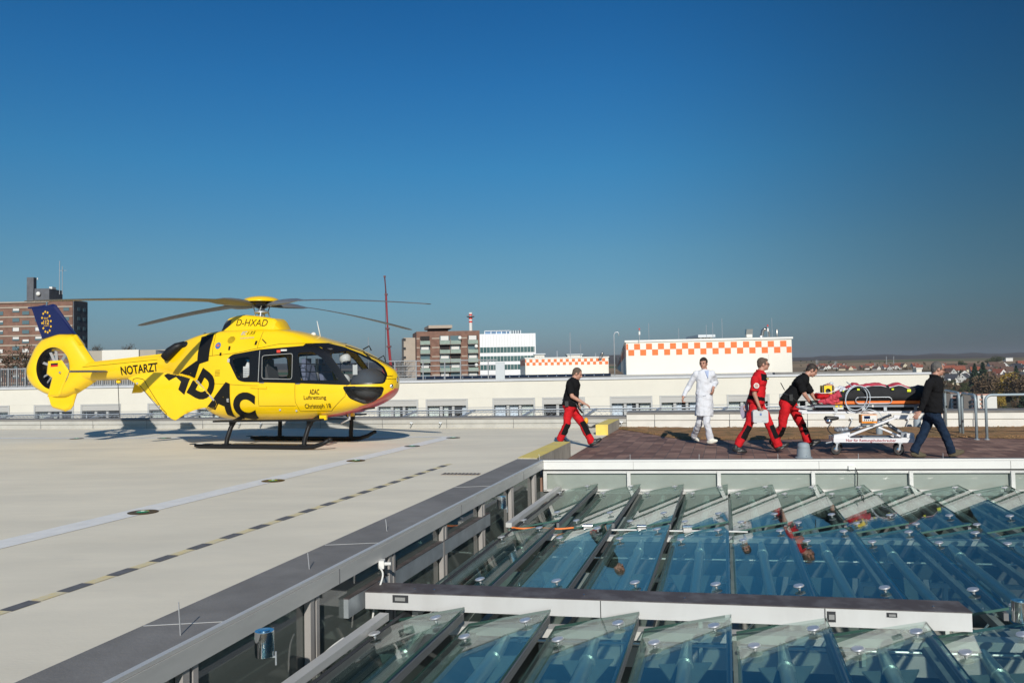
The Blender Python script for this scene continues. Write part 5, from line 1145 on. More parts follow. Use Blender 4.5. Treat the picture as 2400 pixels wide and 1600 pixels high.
# roof flues on it
def flue(X, Y0, Y1, D, kind, lab, w_=.35):
    a = AT(X, Y0, D); b_ = AT(X, Y1, D); hh = b_.z - a.z; t2 = thing('roof_flue', a, lab, 'flue')
    m_ss = mat('flue_steel', (.35, .34, .32), .3, metal=.8)
    if kind == 'hood':
        MB().box((0, 0, hh * .18), (w_ * 1.2, w_, hh * .36)).build('base_box', m_plasw, t2); mb = MB(); mb.add([(-w_ * .7, -w_ / 2, hh * .36), (w_ * .7, -w_ / 2, hh * .36), (w_ * .75, -w_ / 2, hh), (-w_ * .55, -w_ / 2, hh), (-w_ * .7, w_ / 2, hh * .36), (w_ * .7, w_ / 2, hh * .36), (w_ * .75, w_ / 2, hh), (-w_ * .55, w_ / 2, hh)], [(0, 1, 2, 3), (7, 6, 5, 4), (0, 4, 5, 1), (1, 5, 6, 2), (2, 6, 7, 3), (3, 7, 4, 0)]); mb.build('hood', m_ss, t2)
    elif kind == 'bend':
        MB().tube([(-.1, 0, 0), (0, 0, hh * .4), (.02, 0, hh * .75), (.12, -.05, hh * .95), (.3, -.1, hh)], w_ / 2, 12).build('bent_pipe', m_ss, t2, smooth=True); MB().lathe([(w_ * .7, 0), (w_ * .6, .1)], c=(-.1, 0, 0), n=12).build('collar', m_galv, t2)
    else:
        MB().lathe([(w_ / 2, 0), (w_ / 2, hh), (w_ * .4, hh + .02)], n=14).build('pipe', m_ss, t2, smooth=40); MB().lathe([(w_ * .4, 0), (w_ * .4, hh * .75)], c=(-.55, 0, 0), n=12).build('side_pipe', m_ss, t2, smooth=40)
flue(1755, 790.5, 771.5, 58, 'hood', 'square metal vent hood on the big chequered block'); flue(1787, 790, 771, 58, 'bend', 'bent round flue pipe on the big chequered block', .26); flue(1821, 789, 772, 58, 'pipe', 'pair of straight shiny flue pipes at the right of the big chequered block', .16)
def aerial(X, Y0, Y1, D, lab, r=.03, top=None, cat='aerial'):
    a = AT(X, Y0, D); b_ = AT(X, Y1, D); hh = b_.z - a.z; t2 = thing('roof_aerial', a, lab, cat, 'thin aerials and rods on the roofs'); MB().tube([(0, 0, 0), (0, 0, hh)], r, 6).build('rod', m_galv, t2)
    if top: MB().lathe([(.07, hh * .45), (.07, hh * .72)], n=10).build('insulator', m_wfr, t2); MB().lathe([(.05, hh * .86), (.05, hh)], n=10).build('red_tip', m_rb, t2)
aerial(1499, 797, 769, 57.5, 'red tipped aerial standing on the left of the big chequered block', top=1); aerial(1800, 790, 761, 57.5, 'red tipped aerial standing beside the bent flue', top=1)
for X, Y, l in ((1521, 757, 'thin rod on the big block left of its middle, second from the left'), (1591, 769, 'short thin rod near the middle left of the big block'), (1656, 761, 'thin rod above the doctor on the big block, left of a tall one'), (1671, 755, 'tall thin rod above the doctor on the big block'), (1693, 746, 'tallest thin rod on the big block'), (1810, 745, 'thin rod between the red aerial and the flue pipes')): aerial(X, 797 - (X - 1467) * .02, Y, 58, l, .018)
t2 = thing('street_light', AT(1441, 883, 55), 'thin curved lamp pole left of the big chequered block', 'lamp pole'); hh = AT(1441, 779, 55).z - AT(1441, 883, 55).z
MB().tube([(0, 0, 0), (0, 0, hh * .95), (.08, 0, hh), (.25, 0, hh + .03), (.33, 0, hh - .05), (.34, 0, hh - .25)], .035, 7).build('pole', m_galv, t2, smooth=True); MB().box((.15, 0, hh * .3), (.1, .1, .8)).build('ladder_cage', m_dk, t2)
penthouse(1231, 1426, 1219, 112, 112.6, 840, 837.5, -2.0, 27.5, 'smaller white rooftop block with orange chequers left of the big one', 'chequered rooftop blocks')
t3 = thing('roof_deck_building', (0, 0, 0), 'pale flat roofed wing between the ward and the smaller chequered block', 'building'); mb = MB(); a, b_ = AT(1100, 890, 100), AT(1443, 890, 98); mb.hexa([(a.x, a.y), (b_.x, b_.y), (b_.x + 2, b_.y + 30), (a.x, a.y + 30)], -15, -.55); mb.build('wall', m_plasw, t3); MB().hexa([(a.x, a.y - .1), (b_.x, b_.y - .1), (b_.x, b_.y + 1), (a.x, a.y + 1)], -.54, -.3).build('roof_edge', m_aluw, t3)
flue(1409, 838, 828, 112, 'bend', 'small bent flue on the smaller chequered block', .4)
aerial(1337, 838, 779, 118, 'tall thin mast behind the smaller chequered block', .06); aerial(1306, 840, 822, 118, 'short pole left behind the smaller chequered block', .10); aerial(1396, 840, 827, 118, 'short pole right behind the smaller chequered block', .08); aerial(1361, 838, 806, 130, 'faint thin rod right of the tall mast', .05); aerial(864, 880, 790, 90, 'thin mast above the helicopter windscreen', .04)
def smallbox(X0, X1, Y0, Y1, D, lab, m_=None):
    a, b_ = AT(X0, Y1, D), AT(X1, Y1, D); z0 = AT(X0, Y0, D).z; t_ = thing('roof_house', (a.x, a.y, z0), lab, 'roof structure'); w_ = b_.x - a.x; hh = a.z - z0
    MB().box((w_ / 2, 2, hh / 2), (w_, 4, hh)).build('wall', m_ or m_plasw, t_); MB().box((w_ / 2, 2, hh + .1), (w_ + .4, 4.4, .2)).build('roof_edge', m_galv, t_)
    for k in range(3): MB().box((w_ * (.25 + .25 * k), -.02, hh * .5), (w_ * .14, .06, hh * .35)).build('window', m_room, t_)
smallbox(1253, 1276, 850, 831, 150, 'small pale roof house left above the smaller chequered block'); smallbox(1330, 1364, 850, 832, 160, 'small pale roof house behind the tall thin mast')
smallbox(1641, 1669, 797, 790.5, 62, 'low white box on top of the big chequered block')
t = thing('roof_hatch', AT(2150, 871, 33.5), 'small cream hatch box on the ward roof at its right end', 'roof hatch'); MB().box((0, 0, 0), (.22, .3, .22)).build('hatch_box', m_plas, t); MB().box((0, 0, .12), (.26, .34, .02)).build('lid', m_plasw, t)

# ================================================================ DISTANT BLOCKS
def brick_mat(name, c1, c2, cm):
    m = bpy.data.materials.new(name); m.use_nodes = True; nt = m.node_tree; b = nt.nodes['Principled BSDF']; b.inputs['Roughness'].default_value = .9
    tcn = _n(nt, 'ShaderNodeTexCoord'); no = _n(nt, 'ShaderNodeTexNoise'); no.inputs['Scale'].default_value = .9; no.inputs['Detail'].default_value = 8; nt.links.new(tcn.outputs['Object'], no.inputs[0])
    mi = _n(nt, 'ShaderNodeMix', data_type='RGBA'); mi.inputs[6].default_value = (*c1, 1); mi.inputs[7].default_value = (*c2, 1); r = _n(nt, 'ShaderNodeMapRange'); r.inputs[1].default_value = .35; r.inputs[2].default_value = .65; nt.links.new(no.outputs[0], r.inputs[0]); nt.links.new(r.outputs[0], mi.inputs[0])
    wv = _n(nt, 'ShaderNodeTexWave', bands_direction='Z'); wv.inputs['Scale'].default_value = 1.6; wv.inputs['Distortion'].default_value = .4; nt.links.new(tcn.outputs['Object'], wv.inputs[0])
    m3 = _n(nt, 'ShaderNodeMix', data_type='RGBA', blend_type='MULTIPLY'); m3.inputs[0].default_value = .25; nt.links.new(mi.outputs[2], m3.inputs[6]); nt.links.new(wv.outputs[0], m3.inputs[7]); nt.links.new(m3.outputs[2], b.inputs['Base Color']); return m
m_brk = brick_mat('red_brick', (.27, .15, .108), (.20, .108, .078), None); m_band = mat('concrete_band', (.42, .35, .28), .9, var=.1, scale=.5)
m_balc = mat('balcony_green_panel', (.28, .36, .30), .4, var=.2, scale=1); m_slab = mat('balcony_slab', (.30, .27, .23), .9, var=.2)
m_win = mat('far_window_glass', (.10, .16, .18), .1, spec=.8); m_roll = mat('roller_blind', (.68, .66, .62), .8); m_slate = mat('dark_slate_grey', (.13, .135, .15), .8, var=.25, scale=.8)
def fbox(mb, O, u, v, s0, s1, d0, d1, z0, z1):
    q = [O + u * s0 + v * d0, O + u * s1 + v * d0, O + u * s1 + v * d1, O + u * s0 + v * d1]; return mb.hexa([tuple(p[:2]) for p in q], z0, z1)
# right brick block: front from column 975 to 1124, left flank back to 955
D = 240; A = AT(976, 777, D); B = AT(1124, 775, D); S = F / D / cos(radians(2))
u = Vector((B.x - A.x, B.y - A.y, 0)).normalized(); v = Vector((-u.y, u.x, 0)); v = (v + Vector((-.20, 0, 0))).normalized(); W = (B - A).length; zt_ = A.z; O = Vector((A.x, A.y, 0)); px = W / 148.0
t = thing('brick_apartment_block', (0, 0, 0), 'red brick apartment block with green balconies right of the helicopter nose', 'building')
mb = MB(); fbox(mb, O, u, v, 0, W, .1, 16, -22, zt_); mb.build('wall', m_brk, t)
mb = MB(); fbox(mb, O, u, v, -3.6, -.05, 4.5, 15, -22, zt_ - 1.6); mb.build('stair_wing', m_band, t)
fh = 21.3 * px
mb = MB()
for f_ in range(7): 
    z = zt_ - 5.4 * px - f_ * fh
    for s0, s1 in ((0, 7 * px), (36 * px, 54 * px), (105 * px, 118 * px)): fbox(mb, O, u, v, s0, s1, .06, .11, z - 1.6, z - 1.25)
mb.build('concrete_bands', m_band, t)
for f_ in range(7):
    zc_ = zt_ - 11 * px - f_ * fh
    for j, (s0, s1) in enumerate(((8.5, 30.5), (54, 77), (79, 102), (120, 142.5))):
        a_, b2 = s0 * px, s1 * px
        g = MB(); fbox(g, O, u, v, a_, b2, -.05, .09, zc_ - 20 * px, zc_); w0 = g.build('window', m_win if (f_ + j * 2) % 3 else m_room, t)
        if (f_ * 3 + j) % 2: g = MB(); fbox(g, O, u, v, a_ + .3, b2 - .3, -.12, -.06, zc_ - 10.5 * px, zc_ - .5 * px); g.build('blind', m_roll, w0)
        g = MB(); fbox(g, O, u, v, a_ - .1, b2 + .1, -1.3, -.06, zc_ - 20.9 * px, zc_ - 19.8 * px); bl = g.build('balcony', m_slab, t)
        g = MB(); fbox(g, O, u, v, a_, b2, -1.32, -1.25, zc_ - 19.7 * px, zc_ - 11.5 * px); g.build('balcony_panel', m_balc, bl)
        g = MB(); fbox(g, O, u, v, a_ - .15, a_ + .1, -1.25, -.06, zc_ - 19.7 * px, zc_ - 10 * px); g.build('side_fin', m_slab, bl)
    g = MB(); fbox(g, O, u, v, -3.9, -3.0, 4.2, 4.45, zc_ - 8 * px, zc_ - 3 * px); g.build('stair_opening', m_dk, t)
mb = MB(); fbox(mb, O, u, v, 34 * px, 78 * px, 4, 12, zt_, zt_ + 8 * px); mb.build('roof_machine_room', m_dk, t)
mb = MB(); q = [O + u * 30 * px + v * 2, O + u * 86 * px + v * 2, O + u * 90 * px + v * 14, O + u * 28 * px + v * 14]; mb.hexa([tuple(p[:2]) for p in q], zt_ + 8 * px, zt_ + 15 * px); mb.build('roof_slab', m_band, t)
for s0, f_ in ((100, .6), (138, 1.55), (137.5, 3.6)): mb = MB(); mb.ell(O + u * s0 * px + v * -1.5 + Vector((0, 0, zt_ - 4 * px - f_ * fh)), (.55, .2, .55), nu=10, nv=6); mb.build('satellite_dish', m_wfr, t, smooth=True)
# chimney
D = 330; p = AT(1105, 880, D); hh = AT(1105, 734, D).z - p.z
t = thing('chimney', p, 'tall white chimney with red bands behind the brick apartment block', 'chimney')
k_ = D / F
MB().lathe([(4.0 * k_, 0), (4.0 * k_, hh - 18 * k_)], n=20).build('shaft', m_roll, t, smooth=40)
m_rb = mat('red_band_paint', (.65, .05, .04), .6)
for i in range(6): MB().lathe([(4.2 * k_, hh - (22 - i * 4) * k_), (4.2 * k_, hh - (18.2 - i * 4) * k_)], n=20).build('band', m_rb if i % 2 == 0 else m_roll, t, smooth=40)
MB().lathe([(5 * k_, hh - 10 * k_), (9 * k_, hh - 8.5 * k_), (9 * k_, hh - 7.5 * k_), (4.4 * k_, hh - 7.5 * k_)], n=20).build('platform', m_slate, t, smooth=30)
mb = MB(); [mb.tube([(9 * k_ * cos(a), 9 * k_ * sin(a), hh - 7.5 * k_), (9 * k_ * cos(a), 9 * k_ * sin(a), hh - 5 * k_)], .1, 4) for a in [k * pi / 5 for k in range(10)]]; mb.build('platform_rail', m_galv, t)
# white clinic with green window bands
D = 290; A = AT(1124, 783, D); B = AT(1255, 782.5, D); u = Vector((B.x - A.x, B.y - A.y, 0)).normalized(); v = Vector((-u.y, u.x, 0)); W = (B - A).length; px = W / 131; zt_ = A.z; O = Vector((A.x, A.y, 0))
t = thing('white_clinic', (0, 0, 0), 'white panel clinic building with three green glass window bands', 'building')
m_wp = mat('white_panel', (.80, .80, .80), .4, var=.03, scale=.2)
mb = MB(); fbox(mb, O, u, v, -1, W, 0, 25, -22, zt_); mb.build('wall', m_wp, t)
m_gg = mat('green_band_glass', (.07, .15, .15), .08, spec=.9, var=.3, scale=.25)
for y0, y1 in ((814, 827), (835, 847.5), (855, 867)):
    z1, z0 = zt_ - (y0 - 783) * px, zt_ - (y1 - 783) * px; g = MB(); fbox(g, O, u, v, -.5, W - .4, -.06, -.01, z0, z1); w0 = g.build('window_band', m_gg, t)
    g = MB(); [fbox(g, O, u, v, s, s + .12, -.12, -.065, z0, z1) for s in [k * 7.9 * px for k in range(17)]]; g.build('mullions', m_roll, w0)
mb = MB(); [fbox(mb, O, u, v, s, s + .06, -.05, -.01, zt_ - 30 * px, zt_ - .3) for s in [k * 6.5 * px for k in range(1, 20)]]; mb.build('panel_joints', m_par, t)
mb = MB(); fbox(mb, O, u, v, 10 * px, 71 * px, 6, 14, zt_, zt_ + 8.5 * px); mb.build('roof_chiller', mat('chiller_blue', (.16, .30, .48), .5, var=.5, scale=.6), t)
mb = MB(); [fbox(mb, O, u, v, s * px, (s + 1.5) * px, 5.7, 5.95, zt_, zt_ + 7.4 * px) for s in (10, 25, 38, 50, 62, 70)]; fbox(mb, O, u, v, 10 * px, 71 * px, 5.6, 14.2, zt_ + 8.5 * px, zt_ + 9.5 * px)
for k in range(9): mb.ell(O + u * (14 + k * 6.6) * px + v * 8 + Vector((0, 0, zt_ + 9.6 * px)), (.5, .5, .18), nu=8, nv=5)
mb.build('roof_frames', m_wp, t)
for k in range(9): g = MB(); fbox(g, O, u, v, (72.5 + k * 2.9) * px, (74.3 + k * 2.9) * px, 6, 10, zt_, zt_ + 9.5 * px); g.build('roof_flue', m_slate if k % 2 else m_galv, t)
# left brick tower with staggered windows
D = 235; t = thing('brick_tower_block', (0, 0, 0), 'tall brick tower block with grey lift tower behind the helicopter tail', 'building')
A = AT(-260, 712, D); B = AT(161, 708, D); C_ = AT(208, 710, D - 2); u = Vector((B.x - A.x, B.y - A.y, 0)).normalized(); v = Vector((-u.y, u.x, 0)); O = Vector((A.x, A.y, 0)); W = (B - A).length; px = W / 421; zt_ = AT(0, 708, D).z
mb = MB(); fbox(mb, O, u, v, 0, W - 38.2 * px, 1.0, 8, -18, zt_ - .3); mb.build('wall', m_brk, t)
mb = MB(); fbox(mb, O, u, v, W - 38 * px, W + 18 * px, -2, 6, -18, zt_ - .2); mb.build('corner_wing', m_brk, t)
mb = MB(); fbox(mb, O, u, v, W + 18.1 * px, W + 20 * px, -1.8, 5.8, -18, zt_ - .1); mb.build('side_face', m_slate, t)  # thin sheet over the side wall, darker than the brick
mb = MB(); fbox(mb, O, u, v, -1, W - 38 * px, .6, 8.2, zt_ - .28, zt_ + .1); fbox(mb, O, u, v, W - 38 * px, W + 18 * px, -2.2, 6.2, zt_ - .18, zt_ + .2); mb.build('roof_edge', m_band, t)
fh = 22.2 * px
bands = MB(); sh_ = random.Random(5)
for f_ in range(11):
    z = zt_ - 10.5 * px - f_ * fh; fbox(bands, O, u, v, 0, W - 38.2 * px, .85, .98, z - 3.8 * px, z - .6 * px); fbox(bands, O, u, v, W - 38 * px, W + 18 * px, -2.12, -2.02, z - 5.5 * px, z - 2.5 * px)
    for j, X in enumerate((-230, -180, -130, -90, -50, -13, 25, 48, 78, 108)):
        s0 = (X + 260) * px; zz_ = z - 5 * px - (6 * px if j % 2 else 0); g = MB(); fbox(g, O, u, v, s0, s0 + 16 * px, .86, .96, zz_ - 8.6 * px, zz_); w0 = g.build('window', m_win, t)
        if sh_.random() < .6: g = MB(); fr_ = sh_.choice((.3, .55, 1)); fbox(g, O, u, v, s0 + .2, s0 + 15.8 * px, .80, .85, zz_ - 8.5 * px * fr_, zz_); g.build('blind', m_roll, w0)
    for j, X in enumerate((128, 158)):
        s0 = (X + 260) * px; g = MB(); fbox(g, O, u, v, s0, s0 + 13 * px, -2.14, -2.04, z - 14 * px, z - 6.5 * px); g.build('window', m_win, t)
    for dq in (.2, 3.2): g = MB(); fbox(g, O, u, v, W + 20.02 * px, W + 20.5 * px, dq, dq + 1.4, z - 13 * px, z - 5 * px); g.build('window', m_win, t)
bands.build('concrete_bands', m_band, t)
for s0, s1, hh, dd_, m_, nm in ((320, 336, 62, -1, m_slate, 'lift_tower'), (338.2, 373, 33, 4.5, m_slate, 'roof_house')):
    g = MB(); fbox(g, O, u, v, s0 * px, s1 * px, .5, dd_ + 3, zt_, zt_ + hh * px * .93); g.build(nm, m_, t)
g = MB(); g.ell(O + u * 349 * px + v * .1 + Vector((0, 0, zt_ + 18 * px)), (5.2 * px, .4, 5.2 * px), nu=16); g.build('satellite_dish', m_wfr, t, smooth=True)
g = MB(); fbox(g, O, u, v, 366 * px, 373 * px, 2, 4, zt_ + 29.8 * px, zt_ + 36 * px); g.build('roof_box', m_wfr, t)
for X, y1 in ((386, 98), (392.5, 85)): g = MB(); g.tube([O + u * X * px + v * 3 + Vector((0, 0, zt_ + 18 * px)), O + u * X * px + v * 3 + Vector((0, 0, zt_ + y1 * px))], .10, 5); g.bar(O + u * (X - 1) * px + v * 3 + Vector((0, 0, zt_ + 75 * px)), O + u * (X + 10) * px + v * 3 + Vector((0, 0, zt_ + 75 * px)), .1, .1); g.build('antenna_mast', m_galv, t)
for s0, f_ in ((324, 1), (329, 1), (333.5, 1)): g = MB(); g.lathe([(1.2 * px, zt_ + 54 * px), (1.2 * px, zt_ + 58.5 * px)], c=tuple((O + u * s0 * px + v * 3)[:2]) + (0,), n=8); g.build('roof_vent_pipe', m_wfr, t)
# low grey-white wing behind the tail boom
t = thing('low_wing', (0, 0, 0), 'low beige flat roofed wing with a white panel behind the tail boom', 'building')
D = 95; A = AT(207, 822, D); B = AT(400, 824, D); mb = MB(); mb.hexa([(A.x, A.y), (B.x, B.y), (B.x, B.y + 20), (A.x, A.y + 20)], -14, A.z); mb.build('wall', mat('beige_wall', (.42, .38, .31), .9, var=.1, scale=.4), t)
a_, b2 = AT(239, 820.5, D - .3), AT(325, 820.5, D - .3); mb = MB(); mb.box(((a_.x + b2.x) / 2, D - .2, a_.z - 1.2), (b2.x - a_.x, .2, 2.4)); mb.build('white_panel', m_plasw, t)
a_, b2 = AT(365, 826, D - 3), AT(395, 826, D - 3); MB().hexa([(a_.x, a_.y), (b2.x, b2.y), (b2.x, b2.y + 3), (a_.x, a_.y + 3)], -2, [a_.z + .3, a_.z - .4, a_.z - .4, a_.z + .3]).build('dark_annex', m_slate, t)
# red crane jib, telescopic
t = thing('crane_jib', (0, 0, 0), 'tall slim dark red telescopic crane jib rising behind the helicopter nose', 'crane'); D = 120
ys = [(917, 868), (911.5, 812), (908.5, 770), (905, 690), (901.5, 648)]
for (x0, y0), (x1_, y1), r_ in zip(ys, ys[1:], (.22, .18, .14, .10)):
    MB().tube([AT(x0, y0, D), AT(x1_, y1, D)], r_, 6).build('boom_section', mat('crane_red', (.28, .035, .04), .5) if y1 > 660 else mat('crane_dark', (.12, .03, .035), .5), t)
    MB().box(AT(x1_, y1, D), (r_ * 3, r_ * 3, .25)).build('section_collar', mat('crane_dark', (.12, .03, .035), .5), t)
MB().tube([AT(903, 655, D), AT(903.5, 868, D)], .03, 4).build('hoist_rope', m_dk, t); MB().box(AT(915, 872, D), (2.2, 2, 1.2)).build('slewing_body', mat('crane_red', (.28, .035, .04), .5), t)

# ================================================================ TREES
def tree_mesh(kind, seed, n=1700, bare=False):
    rr = random.Random(seed); t = MB(); lf = MB(); hh = 1.0
    t.tube([(0, 0, -.05), (.01, 0, .25), (0, .01, .55), (.02, 0, .85)], [.035, .028, .018, .006], 6)
    tips = []
    for i in range(26 if bare else (0 if kind == 'conifer' else 12)):
        a = i * 2.4 + rr.random(); z0 = rr.uniform(.22, .75); l = rr.uniform(.18, .42) * (1.1 - .5 * z0); up = rr.uniform(.3, .9)
        q = Vector((cos(a) * l, sin(a) * l, z0 + l * up)); t.tube([(0, 0, z0), (q.x * .5, q.y * .5, z0 + l * up * .4), tuple(q)], [.012, .008, .003], 4, caps=False); tips.append(q)
        for j in range(7 if bare else 2):
            b_ = rr.random(); s_ = Vector((0, 0, z0)).lerp(q, rr.uniform(.3, 1)); e_ = s_ + Vector((rr.uniform(-.14, .14), rr.uniform(-.14, .14), rr.uniform(.02, .16))); t.tube([s_, e_], [.004, .0015], 3, caps=False); tips.append(e_)
    lobes = []
    if kind == 'conifer':
        for i in range(n):
            z = rr.random() ** 1.3; r = (1 - z) * .27 * rr.uniform(.5, 1.05) * (1 + .25 * sin(z * 40)); a = rr.uniform(0, 2 * pi); lobes.append((Vector((cos(a) * r, sin(a) * r, .08 + z * .95)), .036))
    else:
        cs = [(Vector((rr.uniform(-.26, .26), rr.uniform(-.26, .26), rr.uniform(.42, .88))), rr.uniform(.12, .22)) for _ in range(9)]
        for i in range(n):
            c, r = rr.choice(cs); d = Vector((rr.gauss(0, 1), rr.gauss(0, 1), rr.gauss(0, 1))).normalized(); lobes.append((c + d * r * rr.uniform(.7, 1.12), .030))
    for c, s in lobes:
        a, b_ = Vector((rr.gauss(0, 1), rr.gauss(0, 1), rr.gauss(0, 1))).normalized(), Vector((rr.gauss(0, 1), rr.gauss(0, 1), rr.gauss(0, 1))).normalized(); s *= rr.uniform(.6, 1.3)
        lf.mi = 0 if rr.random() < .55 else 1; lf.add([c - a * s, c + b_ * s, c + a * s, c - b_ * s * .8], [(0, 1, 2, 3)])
    return t, lf
m_bark = mat('bark', (.10, .075, .055), .95, var=.3, scale=8)
def leafm(n, a): return [mat(n + '_light', a, .9, spec=.2), mat(n + '_dark', tuple(c * .72 for c in a), .9, spec=.2)]  # two leaf tones, the second darker, dealt out at random
KINDS = {'dark_green': ('conifer', leafm('conifer_needles', (.035, .060, .032)), False, 'dark green fir tree'), 'green': ('round', leafm('green_leaves', (.085, .095, .04)), False, 'olive green round tree'),
         'yellow': ('round', leafm('yellow_leaves', (.38, .26, .05)), False, 'yellow autumn tree'), 'brown': ('round', leafm('brown_leaves', (.16, .11, .065)), False, 'brown autumn tree'), 'rust': ('round', leafm('rust_leaves', (.22, .12, .055)), False, 'rusty leaved tree')}
TP = {}
def tree(kind, x, y, z, h, w_, lab, grp):
    K = KINDS[kind]
    if (kind, w_ > 1.2) not in TP:
        t_, lf = tree_mesh(K[0], len(TP) * 7 + 3)
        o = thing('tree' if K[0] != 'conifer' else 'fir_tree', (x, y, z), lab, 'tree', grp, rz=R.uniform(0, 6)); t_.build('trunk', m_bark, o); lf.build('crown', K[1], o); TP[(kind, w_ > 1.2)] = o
    else: o = copy_tree(TP[(kind, w_ > 1.2)], (x, y, z), R.uniform(0, 6), lab, grp)
    o.scale = (h * w_, h * w_, h); return o
# bare and thin trees near
def bare_tree(X, Y0, Y1, D, lab, seed, leaf=None):
    p = AT(X, Y0, D); hh = AT(X, Y1, D).z - p.z; t_, lf = tree_mesh('round', seed, 150, True); o = thing('bare_tree', p, lab, 'tree'); o.scale = (hh * 1.0, hh * 1.0, hh)
    t_.build('trunk', m_bark, o)
    if leaf: lf.build('crown', leafm('sparse_leaves', leaf), o)
bare_tree(932, 905, 832, 130, 'leafless brown tree between the helicopter nose and the brick block', 41); bare_tree(950, 905, 838, 135, 'small leafless tree just left of the brick apartment block', 42)
bare_tree(60, 905, 808, 110, 'thin autumn tree in front of the brick tower, right of its pair', 43, (.09, .07, .04)); bare_tree(18, 905, 818, 112, 'thin autumn tree in front of the brick tower at the picture edge', 44, (.09, .055, .035)); bare_tree(228, 850, 806, 140, 'dark leafless tree top behind the low beige wing, left', 45, (.08, .04, .03)); bare_tree(300, 850, 805, 150, 'pale autumn tree top behind the white panel of the low wing', 46, (.16, .11, .05))

# ================================================================ HILLSIDE TOWN
m_wallA = mat('white_house_wall', (.66, .65, .61), .9); m_wallB = mat('cream_house_wall', (.58, .52, .38), .9); m_wallC = mat('grey_house_wall', (.40, .40, .38), .9)
m_rfA = mat('brown_roof_tiles', (.13, .075, .055), .9, var=.3, scale=1); m_rfB = mat('red_roof_tiles', (.30, .09, .05), .9, var=.3, scale=1); m_rfC = mat('slate_roof', (.07, .072, .08), .8, var=.3, scale=1)
HP = {}
def house(x, y, z, wi, ro, s, rz, lab, grp):
    key = (wi, ro)
    if key not in HP:
        o = thing('gabled_house', (x, y, z), lab, 'house', grp, rz)
        w2, d2, e, rd = 4.6, 6.0, 4.6, 8.8
        mb = MB(); mb.add([(-w2, -d2, -6), (w2, -d2, -6), (w2, d2, -6), (-w2, d2, -6), (-w2, -d2, e), (w2, -d2, e), (w2, d2, e), (-w2, d2, e), (0, -d2, rd), (0, d2, rd)], [(0, 1, 5, 8, 4), (2, 3, 7, 9, 6), (1, 2, 6, 5), (3, 0, 4, 7)]); mb.build('wall', {'w': m_wallA, 'c': m_wallB, 'g': m_wallC}[wi], o)
        mb = MB(); k = (rd - e) / w2; ov = .7
        for sg in (-1, 1): a = [(0, -d2 - .5, rd), (sg * (w2 + ov), -d2 - .5, e - k * ov), (sg * (w2 + ov), d2 + .5, e - k * ov), (0, d2 + .5, rd)]; mb.add(a + [(p[0], p[1], p[2] + .35) for p in a], [(0, 1, 2, 3), (7, 6, 5, 4), (0, 4, 5, 1), (1, 5, 6, 2), (2, 6, 7, 3)])
        rf = mb.build('roof', {'a': m_rfA, 'b': m_rfB, 'c': m_rfC}[ro], o); MB().box((1.4, 1, rd - .2), (.7, .7, 2)).build('chimney', m_rfA, rf)
        for xx in (-2.3, 2.3):
            for zz2 in (1.5, -1.2): MB().box((xx, -d2 - .03, zz2), (1.3, .08, 1.3)).build('window', m_room, o)
        MB().box((0, -d2 - .03, 5.4), (1.2, .08, 1.2)).build('window', m_room, o)
        for yy in (-3, 0, 3): MB().box((w2 + .03, yy, 1.6), (.08, 1.2, 1.3)).build('window', m_room, o)
        HP[key] = o
    else: o = copy_tree(HP[key], (x, y, z), rz, lab, grp)
    o.scale = (s, s, s); return o
def terr_at(X, Y):
    d = ray(X, Y)
    y = 380.0
    while y < 4500:
        x = d.x / d.y * y; z = H + d.z / d.y * y
        if terrain_z(x, y) >= z: return x, y, terrain_z(x, y)
        y *= 1.006
    return d.x / d.y * 2600, 2600, terrain_z(d.x / d.y * 2600, 2600)
WN = {'w': 'white', 'c': 'cream', 'g': 'grey'}; RN = {'a': 'brown', 'b': 'red', 'c': 'slate'}
main = [(2247, 874, 'w', 'b'), (2262, 884, 'w', 'a'), (2287, 869, 'c', 'a'), (2300, 872, 'w', 'a'), (2313, 876, 'w', 'a'), (2328, 861, 'w', 'a'), (2342, 866, 'c', 'a'), (2327, 880, 'g', 'a'), (2341, 881, 'w', 'b'), (2360, 876, 'g', 'a'), (2371, 871, 'w', 'c'), (2384, 866, 'w', 'c'), (2392, 870, 'g', 'c'), (2232, 866, 'w', 'a'), (2238, 871, 'c', 'b'), (2253, 871, 'c', 'a'), (2262, 892, 'w', 'c'), (2395, 888, 'w', 'c'), (2372, 890, 'g', 'c'), (2290, 876, 'g', 'b'), (2275, 864, 'w', 'a'), (2355, 861, 'w', 'a'), (2398, 858, 'c', 'b'), (2318, 889, 'w', 'a'), (2345, 895, 'c', 'a'), (2225, 880, 'g', 'a'), (2232, 893, 'g', 'c'), (2398, 905, 'w', 'a'), (2370, 907, 'g', 'b'), (2220, 872, 'w', 'b')]
for i, (X, Y, wi, ro) in enumerate(main):
    x, y, z = terr_at(X, Y + 3); s = max(.8, min(1.3, y / 850)); house(x, y, z, wi, ro, s, R.choice((-.5, .3, 1.2, .7, -.9, 1.5)), WN[wi] + ' gabled house with ' + RN[ro] + ' roof on the wooded far hillside', WN[wi] + ' houses with ' + RN[ro] + ' roofs on the far hillside')
for i in range(64):
    X = R.uniform(1860, 2215) if i < 42 else R.uniform(2200, 2420); Y = R.uniform(859, 868) if i < 42 else R.uniform(859, 900); wi = R.choice('wwwcg'); ro = R.choice('bbba') if i < 42 else R.choice('aabc'); x, y, z = terr_at(X, Y)
    house(x, y, z - 1, wi, ro, .95, R.uniform(-1.5, 1.5), WN[wi] + ' gabled house with ' + RN[ro] + ' roof ' + ('in the far village' if i < 42 else 'on the wooded far hillside'), WN[wi] + ' houses with ' + RN[ro] + ' roofs ' + ('in the far village' if i < 42 else 'on the far hillside'))
